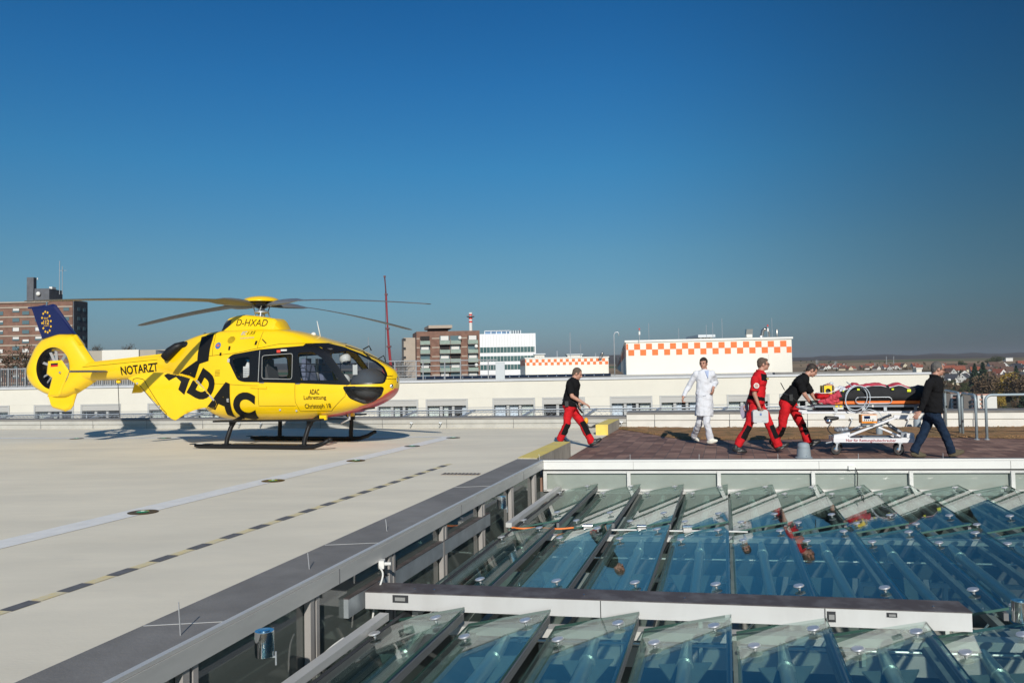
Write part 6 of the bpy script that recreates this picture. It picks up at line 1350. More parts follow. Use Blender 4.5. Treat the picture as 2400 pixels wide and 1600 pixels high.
for i in range(215):
    big = i < 150
    X = R.uniform(2190, 2430); Y = R.uniform(862, 975) if big else R.uniform(848, 875)
    if not big: X = R.uniform(1870, 2430)
    x, y, z = terr_at(X, Y); k = R.choice(['dark_green', 'green', 'brown', 'brown', 'green', 'dark_green', 'rust', 'brown'] + (['yellow'] if Y > 890 and X > 2300 else [])); h = R.uniform(6, 11) * (.55 if y < 620 else 1)
    if not big: h *= .7
    tree(k, x, y, z - 1, h, .9 if k == 'dark_green' else R.uniform(.9, 1.25), KINDS[k][3] + ' on the far hillside', KINDS[k][3] + 's on the far hillside')
for X, Y, k, h, w_, lab in ((2358, 938, 'yellow', 25, .95, 'large yellow autumn tree above the right terrace rail'), (2342, 962, 'yellow', 10, 1.15, 'small bright yellow tree just above the right parapet'), (2235, 961, 'dark_green', 12, 1.5, 'dark bushy tree in front of the left apartment slab'), (2286, 905, 'dark_green', 20, 1.1, 'tall dark fir among the hillside houses, left of two'), (2305, 908, 'dark_green', 22, 1.3, 'tall dark fir among the hillside houses, right of two'), (2383, 905, 'dark_green', 18, 1.2, 'dark fir beside the slate roofed house at the right'), (2320, 940, 'brown', 26, 1.1, 'big brown autumn tree left of the large yellow one'), (2385, 945, 'brown', 26, 1.2, 'big brown autumn tree right of the large yellow one'), (2400, 960, 'dark_green', 14, 1.4, 'dark evergreen at the right picture edge above the parapet'), (2256, 868, 'green', 9, 1.3, 'round olive tree at the left end of the hillside houses'), (2337, 857, 'green', 9, 1.5, 'wide round tree on the ridge above the houses'), (2320, 858, 'green', 7, 1.5, 'round tree on the ridge left of the widest one')):
    x, y, z = terr_at(X, Y); tree(k, x, y, z - 1, h * (y / 700 if y > 700 else 1), w_, lab, None)
# apartment slabs in the valley
m_pink = mat('salmon_wall', (.55, .30, .22), .9); m_gend = mat('grey_brown_gable', (.25, .22, .19), .9)
def slab(Xa, Xm, Xb, Yt, D, lab):
    A = AT(Xm, Yt, D); B = AT(Xb, Yt, D - 6); E_ = AT(Xa, Yt, D + 4); zt2 = A.z; zb_ = -40
    t_ = thing('apartment_slab', (0, 0, 0), lab, 'building', 'apartment slabs in the valley'); u = Vector((B.x - A.x, B.y - A.y, 0)); W2 = u.length; u.normalize(); v = Vector((-u.y, u.x, 0)); O = Vector((A.x, A.y, 0))
    fbox(MB(), O, u, v, 0, W2, 0, 9, zb_, zt2).build('front_wall', m_wallA, t_)
    e = Vector((E_.x - A.x, E_.y - A.y, 0)); mb = MB(); mb.hexa([(E_.x, E_.y), (A.x - .05, A.y), (A.x - .05, A.y + 9), (E_.x, E_.y + 9)], zb_, zt2 - .02); mb.build('gable_wall', m_gend, t_)
    fbox(MB(), O, u, v, -.2, W2 + .2, -.3, 9.2, zt2 + .02, zt2 + .7).build('roof', m_pink, t_)
    for f_ in range(7):
        z1 = zt2 - 2.2 - f_ * 2.85
        fbox(MB(), O, u, v, W2 * .25, W2 * .72, -1.2, -.02, z1 - 1.2, z1 - .2).build('balcony', m_pink, t_)
        fbox(MB(), O, u, v, W2 * .25, W2 * .72, -.10, -.01, z1 - .15, z1 + 1.3).build('window', m_room, t_)
        fbox(MB(), O, u, v, W2 * .84, W2 * .93, -.10, -.01, z1 - .1, z1 + 1.1).build('window', m_room, t_)
slab(2213, 2228, 2250, 922, 560, 'white apartment slab with salmon balconies, left of two, behind the rails'); slab(2258, 2276, 2291, 926, 540, 'plain grey gabled apartment slab, middle, behind the rails'); slab(2291.5, 2292, 2304, 925, 538, 'white apartment slab with salmon balconies, right of two, behind the rails')
x, y, z = terr_at(2225, 905); t = thing('flat_roof_hall', (x, y, z), 'flat roofed pale building with a white tank above the apartment slabs', 'building'); MB().box((0, 0, 0), (22, 12, 8)).build('wall', m_wallB, t); MB().box((0, -6.1, .5), (20, .2, 1.4)).build('window_band', m_room, t); MB().box((3, 0, 4.3), (26, 14, .5)).build('roof', m_wallA, t); MB().lathe([(1.8, 4.6), (1.8, 8.2), (.3, 8.8)], n=14).build('tank', m_wfr, t, smooth=40)
x, y, z = terr_at(2362, 846.5); t = thing('white_hall', (x, y, z), 'long low white hall on the field near the skyline at right', 'building'); MB().box((0, 0, 4), (y * .0088, 14, 9)).build('wall', m_wallA, t); MB().box((0, 0, 9), (y * .009, 16, 1.2)).build('roof', m_galv, t)
# pylons and wind masts far off
for i, (X, Y0, Y1) in enumerate(((1915, 862, 843), (1959, 864, 846), (2078, 855, 834), (2095, 852, 834), (2051, 872, 850), (2085, 872, 853), (2147, 866, 852))):
    D = 1500; a = AT(X, Y0, D); hh = AT(X, Y1, D).z - a.z; t = thing('lattice_pylon', a, ['grey lattice pylon over the red village roofs, leftmost', 'grey lattice pylon over the red village roofs, second', 'thin pylon on the skyline above the stretcher, left of a pair', 'thin pylon on the skyline above the stretcher, right of a pair', 'thin pole above the patient, left', 'thin pole above the patient, right', 'thin pole just left of the walking man\'s head'][i], 'pylon')
    w_ = 2.2 if i < 2 else .8; mb = MB()
    for sx_ in (-1, 1): mb.tube([(sx_ * w_, 0, 0), (0, 0, hh)], .25, 4)
    for k in range(6): mb.tube([(-w_ * (1 - k / 6), 0, hh * k / 6), (w_ * (1 - (k + 1) / 6), 0, hh * (k + 1) / 6)], .15, 3)
    mb.build('lattice', m_galv, t); mb = MB(); [mb.bar((-w_ * 1.4, 0, hh * z_), (w_ * 1.4, 0, hh * z_), .3, .3) for z_ in (.75, .9)]; mb.build('cross_arms', m_galv, t)
# ================================================================ PEOPLE
m_skin = mat('skin', (.50, .26, .18), .55, var=.15, scale=14)
m_lip = mat('lips', (.33, .11, .09), .5)
m_eye = mat('eye_dark', (.03, .02, .018), .2)
m_red = mat('red_workwear', (.60, .012, .018), .85, var=.25, scale=7, bump=.25, bscale=120, spec=.25)
m_bkc = mat('black_cotton', (.011, .011, .012), .9, bump=.2, bscale=150, spec=.08)
m_coat = mat('white_coat_cotton', (.64, .65, .68), .85, bump=.2, bscale=100, spec=.3)
m_wtr = mat('white_trousers', (.62, .63, .66), .85, spec=.3)
m_wsh = mat('white_leather', (.72, .70, .60), .5)
m_jean = mat('blue_denim', (.013, .028, .058), .9, var=.45, scale=9, bump=.3, bscale=200, spec=.2)
m_fleece = mat('black_fleece', (.011, .011, .012), .95, bump=.4, bscale=220, spec=.15)
m_boot = mat('black_boot', (.022, .022, .022), .45)
m_brshoe = mat('brown_suede', (.09, .075, .045), .85)
m_shirt = mat('light_blue_shirt', (.35, .42, .60), .8)
def cap(mb, a, b, ra, rb=None, n=12):
    a, b = Vector(a), Vector(b); rb = ra if rb is None else rb; mb.ell(a, ra, nu=n, nv=8); mb.ell(b, rb, nu=n, nv=8); mb.tube([a, b], [ra, rb], n)
def cone(mb, a, b, ra, rb, n=14, flat=1.0): mb.tube([a, b], [ra, rb], n)
def basis(f, u): f = Vector(f).normalized(); s = Vector(u).cross(f).normalized(); u = f.cross(s).normalized(); return f, s, u
def oell(mb, c, rf, rs, ru, f, s, u, nu=16, nv=10): mb.ell(c, (rf, rs, ru), Matrix((f, s, u)).transposed(), nu, nv)
def hand(mb, w, d, n_, side, curl=.5, sc=1.0):
    """w wrist, d hand direction, n_ palm normal (fingers curl towards it), side: thumb direction sign"""
    d = Vector(d).normalized(); n_ = (Vector(n_) - d * d.dot(Vector(n_))).normalized(); s = d.cross(n_).normalized() * side
    c = w + d * .048 * sc; M_ = Matrix((d, s, n_)).transposed(); mb.ell(c, (.052 * sc, .041 * sc, .018 * sc), M_, 12, 8)
    for i, (o, l) in enumerate(((.030, .068), (.010, .078), (-.011, .072), (-.030, .056))):
        p = w + d * .085 * sc + s * o * sc; a = curl * (.7 + .15 * i)
        for k, ll in enumerate((.42, .33, .25)):
            q = p + (d * cos(a) + n_ * sin(a)) * l * ll * sc + s * o * .12; cap(mb, p, q, (.0102 - .0008 * k) * sc, (.0095 - .0008 * k) * sc, 8); p = q; a += curl * .8
    p = w + d * .028 * sc + s * .034 * sc; dd = (d * .72 + s * .62 + n_ * .25).normalized(); q = p + dd * .036 * sc; cap(mb, p, q, .013 * sc, .0115 * sc, 8); cap(mb, q, q + (d * .9 + s * .15 + n_ * .4).normalized() * .03 * sc, .0112 * sc, .009 * sc, 8)
def shoe(heel, toe, m, parent, w=.048, nm='shoe'):
    mb = MB(); h, t = Vector(heel), Vector(toe); d = (t - h).normalized(); s = d.cross(Vector((0, 0, 1))).normalized(); u = s.cross(d)
    L_ = (t - h).length; M_ = Matrix((d, s, u)).transposed()
    mb.ell(h + d * L_ * .24 + u * .045, (.075, w * .88, .05), M_); mb.ell(h + d * L_ * .68 + u * .036, (.095, w, .042), M_); mb.ell(h + d * L_ * .42 + u * .055, (.085, w * .85, .055), M_); cap(mb, h + d * .05 + u * .09, h + d * .055 + u * .05, .045, .05)
    mb.ell(h + d * L_ * .5 + u * .012, (L_ * .51, w * 1.02, .017), M_)
    return remesh(mb, .011, nm, m, parent, 2)
def person(lab, J, hf, hu, f, sp, rz=0):
    """J: world joints; hf/hu head facing and up; f body facing"""
    base = Vector(((J['heelR'].x + J['heelL'].x) / 2, (J['heelR'].y + J['heelL'].y) / 2, 0)); P = {k: v - base for k, v in J.items()}
    root = thing('person', base, lab, 'person'); k_ = sp.get('k', 1.0)
    f, s, _ = basis(f, (0, 0, 1)); hf, hs, hu_ = basis(hf, hu)
    spine = (P['neck'] - P['pelvis']); su = spine.normalized(); sf = (f - su * f.dot(su)).normalized(); ss = su.cross(sf).normalized()
    H_ = P['head']; fat = sp.get('fat', 1.0)
    # ---- body, one continuous surface
    mb = MB()
    oell(mb, H_ + hu_ * .018 - hf * .012, .094, .075, .098, hf, hs, hu_); oell(mb, H_ + hf * .022 - hu_ * .045, .070, .058, .070, hf, hs, hu_); oell(mb, H_ + hf * .062 - hu_ * .088, .026, .028, .022, hf, hs, hu_)
    oell(mb, H_ + hf * .094 - hu_ * .018, .017, .012, .024, hf, hs, hu_); oell(mb, H_ + hf * .102 - hu_ * .030, .014, .015, .010, hf, hs, hu_); oell(mb, H_ + hf * .080 + hu_ * .018, .012, .045, .012, hf, hs, hu_); oell(mb, H_ + hf * .083 - hu_ * .058, .010, .024, .009, hf, hs, hu_)
    for sg in (-1, 1): oell(mb, H_ + hs * sg * .078 - hf * .012 - hu_ * .018, .018, .008, .030, hf, hs, hu_); oell(mb, H_ + hs * sg * .040 + hf * .050 - hu_ * .036, .022, .020, .022, hf, hs, hu_)
    cap(mb, H_ - hf * .02 - hu_ * .05, P['neck'] + su * -.02, .056 * k_, .062 * k_)
    ch = P['pelvis'].lerp(P['neck'], .70); wa = P['pelvis'].lerp(P['neck'], .32)
    oell(mb, ch, .105 * fat, .155, .19, sf, ss, su); oell(mb, wa, .10 * fat, .13, .16, sf, ss, su); oell(mb, P['pelvis'], .10 * fat, .14, .12, sf, ss, su)
    for q in 'RL':
        cap(mb, P['sh' + q], P['el' + q], .050 * k_, .040 * k_); cap(mb, P['el' + q], P['wr' + q], .041 * k_, .027 * k_); cap(mb, P['sh' + q], P['neck'] - su * .085, .052, .05)
        hd = P['hd' + q] - P['wr' + q]; hand(mb, P['wr' + q], hd, sp['palm' + q], sp.get('thumb' + q, 1), sp.get('curl' + q, .45), 1.0)
        cap(mb, P['hip' + q], P['kn' + q], .075, .052); cap(mb, P['kn' + q], P['an' + q], .050, .036); cap(mb, P['an' + q], P['heel' + q].lerp(P['toe' + q], .6) + Vector((0, 0, .03)), .034, .028)
    body = remesh(mb, .0085, 'body', [m_skin], root, 2)
    # ---- face parts
    for sg in (-1, 1):
        g = MB(); oell(g, H_ + hf * .0765 + hs * sg * .030 - hu_ * .002, .009, .012, .0065, hf, hs, hu_, 10, 6); g.build('eye', m_eye, body, smooth=True)
        g = MB(); oell(g, H_ + hf * .088 + hs * sg * .031 + hu_ * .020, .006, .018, .004, hf, hs, hu_, 10, 6); g.build('eyebrow', sp['hair'], body, smooth=True)
    g = MB(); oell(g, H_ + hf * .090 - hu_ * .058, .006, .021, .005, hf, hs, hu_, 10, 6); g.build('mouth', m_lip, body, smooth=True)
    mb = MB(); oell(mb, H_ + hu_ * .034 - hf * .028, .092, .082, .092, hf, hs, hu_); oell(mb, H_ - hf * .062 - hu_ * .012, .050, .068, .070, hf, hs, hu_); oell(mb, H_ + hu_ * .075 + hf * sp.get('fringe', .02), .062, .062, .036, hf, hs, hu_)
    for sg in (-1, 1): oell(mb, H_ + hs * sg * .066 + hu_ * .015 + hf * .008, .030, .012, .040, hf, hs, hu_)
    remesh(mb, .009, 'hair', sp['hair'], body, 1, .005, 60)
    if sp.get('glasses'):
        g = MB()
        for sg in (-1, 1):
            c = H_ + hf * .100 + hs * sg * .032 - hu_ * .002; g.tube([c + hs * .024 * cos(a) + hu_ * .016 * sin(a) for a in [k * pi / 6 for k in range(13)]], .0032, 5); g.tube([H_ + hf * .098 + hs * sg * .056, H_ + hs * sg * .080 - hf * .01], .003, 5)
        g.build('spectacles', m_boot, body, smooth=True)
    # ---- shirt or jacket
    mb = MB(); lp = sp.get('loose', .018)
    oell(mb, ch, .105 * fat + lp, .165 + lp, .205, sf, ss, su); oell(mb, wa, .108 * fat + lp, .142 + lp, .19, sf, ss, su)
    hem = sp['hem']; nn = 24; rg = []
    for k, (o_k, rf, rs) in enumerate(((.26, .100 * fat + lp, .140 + lp), (.12, .108 * fat + lp, .150 + lp), (0, .114 * fat + lp, .160 + lp), (-hem[1], .116 * fat + lp, .164 + lp))):
        for j in range(nn): a = 2 * pi * j / nn; rg.append(P['pelvis'] + su * (o_k + hem[0]) + sf * rf * cos(a) + ss * rs * sin(a))
    mb.add(rg, [(k * nn + j, k * nn + (j + 1) % nn, (k + 1) * nn + (j + 1) % nn, (k + 1) * nn + j) for k in range(3) for j in range(nn)] + [tuple(range(nn))[::-1], tuple(3 * nn + j for j in range(nn))])
    for q in 'RL':
        cap(mb, P['sh' + q], P['neck'] - su * .075, .062 + lp * .3, .07); cap(mb, P['sh' + q] - su * .03, ch, .07, .11); a, b_ = P['sh' + q], P['el' + q]
        if sp['sleeve'] == 'short':
            e = a.lerp(b_, .82); cap(mb, a, a.lerp(b_, .3), .066 + lp * .5, .066 + lp * .5); cone(mb, a, e, .068 + lp * .5, .068 + lp * .4)
        else:
            cap(mb, a, b_, .062 + lp * .3, .046 + lp * .35); cone(mb, b_, P['wr' + q].lerp(b_, .06), .047 + lp * .35, .038 + lp * .3)
    mb.tube([P['neck'] - su * .06, P['neck'] + su * .012], [.095, .066], 16)
    if sp.get('coat'):
        hz = sp['coat']; c0 = P['pelvis'] + su * .22; rings = []; nn = 28
        for k in range(7):
            t = k / 6; c = c0.lerp(hz, t); rf, rs = (.128 + .06 * t) * fat, .166 + .024 * t
            for j in range(nn): a = 2 * pi * j / nn; wv = 1 + .05 * t * sin(5 * a + 1); rings.append(c + sf * rf * cos(a) * wv + ss * rs * sin(a) * wv)
        o_ = len(mb.v); mb.add(rings, [(k * nn + j, (k + 1) * nn + j, (k + 1) * nn + (j + 1) % nn, k * nn + (j + 1) % nn) for k in range(6) for j in range(nn)] + [tuple(range(nn)), tuple(6 * nn + j for j in range(nn))[::-1]])
    top = remesh(mb, .011, sp['topname'], sp['top'], root, sp.get('sm', 4), sp.get('wr', .010), 9, fix=None, mfun=(lambda c: sp['topfun'](c, P, f, s, su)) if sp.get('topfun') else None)
    g = MB(); cpts = [P['neck'] + su * .005 + sf * .068 * cos(a) + ss * .068 * sin(a) - su * .028 * max(0, cos(a)) for a in [k * pi / 10 for k in range(21)]]; g.tube(cpts, sp.get('collar', .018), 6); g.build('collar', sp.get('collarmat', sp['top'][0]), top, smooth=True)
    # ---- trousers
    mb = MB(); oell(mb, P['pelvis'] - su * .03, .118 * fat, .158, .14, sf, ss, su)
    for q in 'RL':
        h_, k2, a = P['hip' + q], P['kn' + q], P['an' + q]; lo = sp.get('leg', 1.0)
        cap(mb, h_, k2, .095 * lo, .072 * lo, 14); cap(mb, P['pelvis'] - su * .05, h_, .10, .095); dn = (a - k2).normalized(); cone(mb, k2, a + dn * .035, .072 * lo, .072 * lo * sp.get('flare', 1.0), 14); mb.ell(k2, .073 * lo)
        for zz_ in (.78, .9): mb.ell(k2.lerp(a, zz_), .074 * lo * sp.get('flare', 1.0))
    remesh(mb, .011, 'trousers', sp['trousers'], root, 2, .016, 8, mfun=(lambda c: sp['legfun'](c, P, f, s)) if sp.get('legfun') else None)
    if sp.get('belt'): g = MB(); c = P['pelvis'] + su * sp['belt']; g.tube([c + sf * (.121 * fat) * cos(a) + ss * .160 * sin(a) for a in [k * pi / 10 for k in range(21)]], .020, 6); g.build('belt', m_boot, root, smooth=True)
    for q in 'RL': shoe(P['heel' + q], P['toe' + q], sp['shoe'], root, sp.get('shw', .048))
    return root, P
def knee(c, P, f, s):
    for q in 'RL':
        k2, a = P['kn' + q], P['an' + q]; d = a - k2; t = (c - k2).dot(d) / d.length_squared
        if -.15 < t < .62:
            ax = k2 + d * t
            if (c - ax).length < .13 and (c - ax).dot(f) > -.03: return 1
    return 0
def Z_(ox, oy, s): return lambda X, Y, D: AT(ox + X / s, oy + Y / s, D)
m_hbr = mat('hair_grey_brown', (.12, .085, .06), .8, var=.4, scale=60); m_hdk = mat('hair_dark_brown', (.035, .024, .018), .7, var=.3, scale=60); m_hgr = mat('hair_short_grey', (.13, .12, .11), .8, var=.4, scale=60)
# 1 walking man in black polo on the pad
Zf = Z_(1270, 840, 6.533); D = 16.35; N_, F_2 = D - .17, D + .17
J = dict(head=Zf(546, 232, D), neck=Zf(492, 318, D), pelvis=Zf(430, 700, D), shR=Zf(425, 388, N_), elR=Zf(462, 578, N_ - .05), wrR=Zf(650, 690, N_ - .06), hdR=Zf(705, 712, N_ - .06), shL=Zf(485, 385, F_2), elL=Zf(520, 560, F_2 + .05), wrL=Zf(560, 690, F_2), hdL=Zf(585, 735, F_2),
         hipR=Zf(415, 775, D - .09), knR=Zf(380, 1015, D - .09), anR=Zf(283, 1225, D), heelR=Zf(240, 1265, D + .1), toeR=Zf(385, 1320, D + .1), hipL=Zf(470, 775, D + .09), knL=Zf(625, 1010, D + .08), anL=Zf(755, 1270, D + .02), heelL=Zf(748, 1352, D), toeL=Zf(925, 1245, D))
sp = dict(hair=m_hbr, fringe=.0, fat=1.28, top=[m_bkc], topname='polo_shirt', sleeve='short', hem=(.03, .07), trousers=[m_red, m_bkc], legfun=knee, shoe=m_boot, shw=.055, palmR=(.2, 0, -1), palmL=(.2, 0, -1), thumbR=-1, curlR=.55, curlL=.5, belt=.06, flare=1.0, k=1.05, leg=1.06)
r, P = person('man in black polo and red trousers stepping off the pad, looking down', J, (.9, -.18, -.38), (.38, 0, .9), (1, -.15, 0), sp)
mb = MB(); mb.box(P['pelvis'] + Vector((-.08, -.19, .02)), (.07, .04, .11)); mb.build('belt_pouch', m_boot, r); mb = MB(); mb.tube([P['pelvis'] + Vector((.1, -.17, .03)), P['pelvis'] + Vector((.17, -.15, -.08)), P['pelvis'] + Vector((.24, -.08, -.17))], .018, 6); mb.build('key_strap', m_boot, r, smooth=True)
# 2 doctor in white
Zf = Z_(1560, 820, 6.533); D = 16.5
J = dict(head=Zf(578, 203, D), neck=Zf(602, 318, D), pelvis=Zf(590, 700, D), shR=Zf(462, 362, D + .02), elR=Zf(352, 560, D + .10), wrR=Zf(268, 722, D - .02), hdR=Zf(256, 790, D - .03), shL=Zf(712, 352, D - .04), elL=Zf(768, 498, D + .10), wrL=Zf(732, 575, D - .14), hdL=Zf(724, 640, D - .16),
         hipR=Zf(540, 760, D + .02), knR=Zf(520, 1110, D + .08), anR=Zf(443, 1300, D + .40), heelR=Zf(398, 1342, D + .62), toeR=Zf(515, 1408, D + .34), hipL=Zf(640, 760, D - .02), knL=Zf(628, 1120, D - .15), anL=Zf(688, 1352, D - .1), heelL=Zf(662, 1440, D - .1), toeL=Zf(778, 1415, D - .18))
sp = dict(hair=m_hdk, fringe=.03, fat=1.0, top=[m_coat, m_shirt], topname='white_coat', sleeve='long', hem=(.05, .02), coat=Vector((0, 0, 0)), trousers=[m_wtr], shoe=m_wsh, palmR=(.8, -.4, 0), palmL=(-.7, .6, 0), curlR=1.0, curlL=.4, loose=.022, collarmat=m_shirt, collar=.013, leg=.95, flare=.98, wr=.014, sm=9)
b0 = Vector(((J['heelR'].x + J['heelL'].x) / 2, (J['heelR'].y + J['heelL'].y) / 2, 0)); sp['coat'] = Zf(590, 1010, D) - b0
r, P = person('man in long white coat and white trousers walking with one hand in his pocket', J, (-.50, -.84, -.06), (0, 0, 1), (.15, -.99, 0), sp)
fv = Vector((.15, -.99, 0)); sv = Vector((.99, .15, 0)); nk = P['neck']; g = MB(); g.add([nk + fv * .085 + sv * -.045 + Vector((0, 0, -.005)), nk + fv * .085 + sv * .045 + Vector((0, 0, -.005)), nk + fv * .150 + Vector((0, 0, -.16))], [(0, 1, 2)]); o = g.build('shirt_front', m_shirt, r); sm = o.modifiers.new('t', 'SOLIDIFY'); sm.thickness = .03; sm.offset = 0
for sg, p0, p1 in ((-1, (-.05, -.50), (-.11, -.51)), (1, (.05, -.20), (.10, -.195))):
    g = MB(); a_ = nk + fv * .157 + sv * p0[0] + Vector((0, 0, p0[1])); b_ = nk + fv * .135 + sv * p1[0] + Vector((0, 0, p1[1])); g.bar(a_, b_, .012, .008); g.build('pocket_edge', mat('fold_grey', (.42, .45, .52), .9), r)
# 3 man in red overall carrying a case
Zf = Z_(1680, 820, 5.807); D = 14.75; N_, F_2 = D - .19, D + .19
J = dict(head=Zf(634, 192, D), neck=Zf(595, 290, D), pelvis=Zf(535, 700, D), shR=Zf(520, 400, N_), elR=Zf(512, 600, N_ - .03), wrR=Zf(572, 755, N_ - .05), hdR=Zf(590, 815, N_ - .05), shL=Zf(590, 395, F_2), elL=Zf(470, 590, F_2 + .03), wrL=Zf(400, 745, F_2), hdL=Zf(388, 800, F_2),
         hipR=Zf(515, 775, D - .09), knR=Zf(412, 1065, D - .10), anR=Zf(290, 1290, D - .12), heelR=Zf(210, 1375, D - .16), toeR=Zf(405, 1408, D - .16), hipL=Zf(585, 775, D + .08), knL=Zf(738, 1060, D + .03), anL=Zf(830, 1290, D), heelL=Zf(812, 1385, D), toeL=Zf(995, 1285, D))
m_olive = mat('badge_gold', (.35, .25, .05), .6)
def redtop(c, P, f, s, su):
    q = c - P['neck']; return 1 if (-.17 < q.dot(su) < -.045 and q.dot(f) > -.035 and abs((c - P['shR']).length) > .085) else (1 if (c - P['pelvis']).dot(su) < .10 and abs((c - P['pelvis']).dot(su) - .06) < .035 else 0)
sp = dict(hair=m_hbr, fringe=.02, glasses=1, fat=1.1, top=[m_red, m_bkc], topname='overall_jacket', sleeve='short', hem=(.02, .06), topfun=redtop, trousers=[m_red, m_bkc], legfun=knee, shoe=m_boot, shw=.055, palmR=(.9, .3, 0), palmL=(.5, -.8, 0), thumbR=-1, curlR=1.15, curlL=.8, flare=1.03, loose=.022, k=1.02, collar=.02, wr=.014, leg=1.05)
r, P = person('man in red short sleeved overall with glasses carrying a pale case', J, (.99, -.12, -.04), (0, 0, 1), (1, -.06, 0), sp)
bc = P['shR'].lerp(P['elR'], .42) + Vector((0, -.098, 0)); g = MB(); g.lathe([(.050, 0), (.050, .006)], c=bc, n=20, axis='y'); g.build('arm_badge', m_wfr, r); g = MB(); g.lathe([(.036, .007), (.036, .009)], c=bc, n=16, axis='y'); g.build('arm_badge_centre', mat('badge_pink', (.55, .30, .25), .6), r)
g = MB(); g.box(P['neck'] + Vector((.085, -.125, -.135)), (.05, .01, .03)); g.build('chest_badge', m_olive, r)
cs = Zf(588, 900, D - .25); t = thing('carrying_case', cs, 'pale grey plastic case hanging from the hand of the man in red', 'case')
m_case = mat('pale_case_plastic', (.55, .57, .56), .5, var=.06); w_, h_ = .275, .235
mb = MB(); q = [(-w_ / 2, -h_ / 2 + .02), (-w_ / 2 + .02, -h_ / 2), (w_ / 2 - .02, -h_ / 2), (w_ / 2, -h_ / 2 + .02), (w_ / 2, h_ / 2 - .03), (w_ / 2 - .03, h_ / 2), (.06, h_ / 2), (.045, h_ / 2 - .022), (-.045, h_ / 2 - .022), (-.06, h_ / 2), (-w_ / 2 + .03, h_ / 2), (-w_ / 2, h_ / 2 - .03)]; n_ = len(q)
mb.v = [(x, y, z) for y in (-.045, .045) for x, z in q]; mb.f = [tuple(range(n_)), tuple(range(n_, 2 * n_))[::-1]] + [(i, n_ + i, n_ + (i + 1) % n_, (i + 1) % n_) for i in range(n_)]; mb.m = [0] * (n_ + 2); mb.build('shell', m_case, t)
MB().tube([(-.055, 0, h_ / 2 - .02), (-.05, 0, h_ / 2 + .022), (.05, 0, h_ / 2 + .022), (.055, 0, h_ / 2 - .02)], .010, 8).build('handle', m_boot, t, smooth=True)
mb = MB(); mb.box((0, -.0455, -.005), (w_ * .96, .003, .004)); mb.build('seam', m_par, t); mb = MB(); mb.box((-.0, -.047, .035), (.035, .003, .04)); mb.build('blue_label', mat('label_blue', (.12, .2, .4), .5), t)
put_text('AED', .05, (-.026, -.048, .064), (1, 0, 0), (0, 0, 1), 'small_print', m_gy, t); MB().box((.055, -.047, -.085), (.07, .003, .010)).build('small_print', m_gy, t)
for sx_ in (-.09, .09): MB().box((sx_, 0, -h_ / 2 - .006), (.04, .06, .012)).build('foot', m_boot, t)
pc = Zf(378, 835, D + .17); t = thing('paper_folder', pc, 'mauve grey papers held low behind the man in red', 'papers'); mb = MB(); mb.add([(-.075, 0, .10), (.07, .01, .15), (.075, .0, -.10), (-.05, -.01, -.14), (-.085, 0, -.02)], [(0, 1, 2, 3, 4)]); o = mb.build('sheets', mat('shade_tinted_paper', (.30, .28, .36), .8), t); sm = o.modifiers.new('t', 'SOLIDIFY'); sm.thickness = .01  # papers in shade, the shade put into their mauve base colour
# 4 man pushing the stretcher
D = 15.1; N_, F_2 = D - .19, D + .17
J = dict(head=Zf(1298, 278, D), neck=Zf(1212, 352, D), pelvis=Zf(960, 700, D), shR=Zf(1130, 430, N_), elR=Zf(1195, 605, N_ - .03), wrR=Zf(1290, 735, N_ + .02), hdR=Zf(1340, 778, N_ + .04), shL=Zf(1185, 430, F_2), elL=Zf(1300, 610, F_2 + .04), wrL=Zf(1372, 715, F_2), hdL=Zf(1420, 735, F_2),
         hipR=Zf(935, 770, D - .09), knR=Zf(890, 1045, D - .08), anR=Zf(800, 1200, D + .1), heelR=Zf(712, 1255, D + .3), toeR=Zf(775, 1335, D + .3), hipL=Zf(1030, 765, D + .09), knL=Zf(1165, 1040, D + .06), anL=Zf(1235, 1235, D), heelL=Zf(1250, 1328, D + .02), toeL=Zf(1418, 1250, D + .02))
sp = dict(hair=m_hdk, fringe=.015, fat=1.12, top=[m_bkc], topname='polo_shirt', sleeve='short', hem=(.03, .06), trousers=[m_red, m_bkc], legfun=knee, shoe=m_boot, shw=.055, palmR=(.1, 0, -1), palmL=(.1, 0, -1), thumbR=-1, curlR=1.0, curlL=1.0, belt=.08, flare=1.03, leg=1.06)
r, P = person('bending man in black polo and red trousers pushing the head end of the stretcher', J, (.80, -.15, -.60), (.6, 0, .8), (1, -.05, 0), sp)
mb = MB(); mb.box(P['pelvis'] + Vector((.0, -.19, .08)), (.06, .05, .12)); mb.tube([P['pelvis'] + Vector((-.10, -.16, .22)), P['pelvis'] + Vector((-.17, -.16, .36))], .008, 6); mb.build('radio', m_boot, r)
# 5 man in black fleece pulling
Zf = Z_(2120, 820, 5.807); D = 13.55; N_, F_2 = D - .20, D + .19
J = dict(head=Zf(458, 258, D), neck=Zf(415, 358, D), pelvis=Zf(385, 850, D), shR=Zf(338, 452, N_), elR=Zf(272, 680, N_ - .02), wrR=Zf(208, 838, N_ - .02), hdR=Zf(165, 890, N_ - .02), shL=Zf(405, 450, F_2), elL=Zf(410, 680, F_2 + .04), wrL=Zf(450, 800, F_2), hdL=Zf(478, 830, F_2),
         hipL=Zf(350, 900, D + .09), knL=Zf(250, 1140, D + .08), anL=Zf(142, 1370, D + .06), heelL=Zf(92, 1448, D + .05), toeL=Zf(285, 1462, D + .05), hipR=Zf(430, 905, D - .09), knR=Zf(545, 1140, D - .09), anR=Zf(632, 1370, D - .08), heelR=Zf(612, 1462, D - .08), toeR=Zf(815, 1402, D - .08))
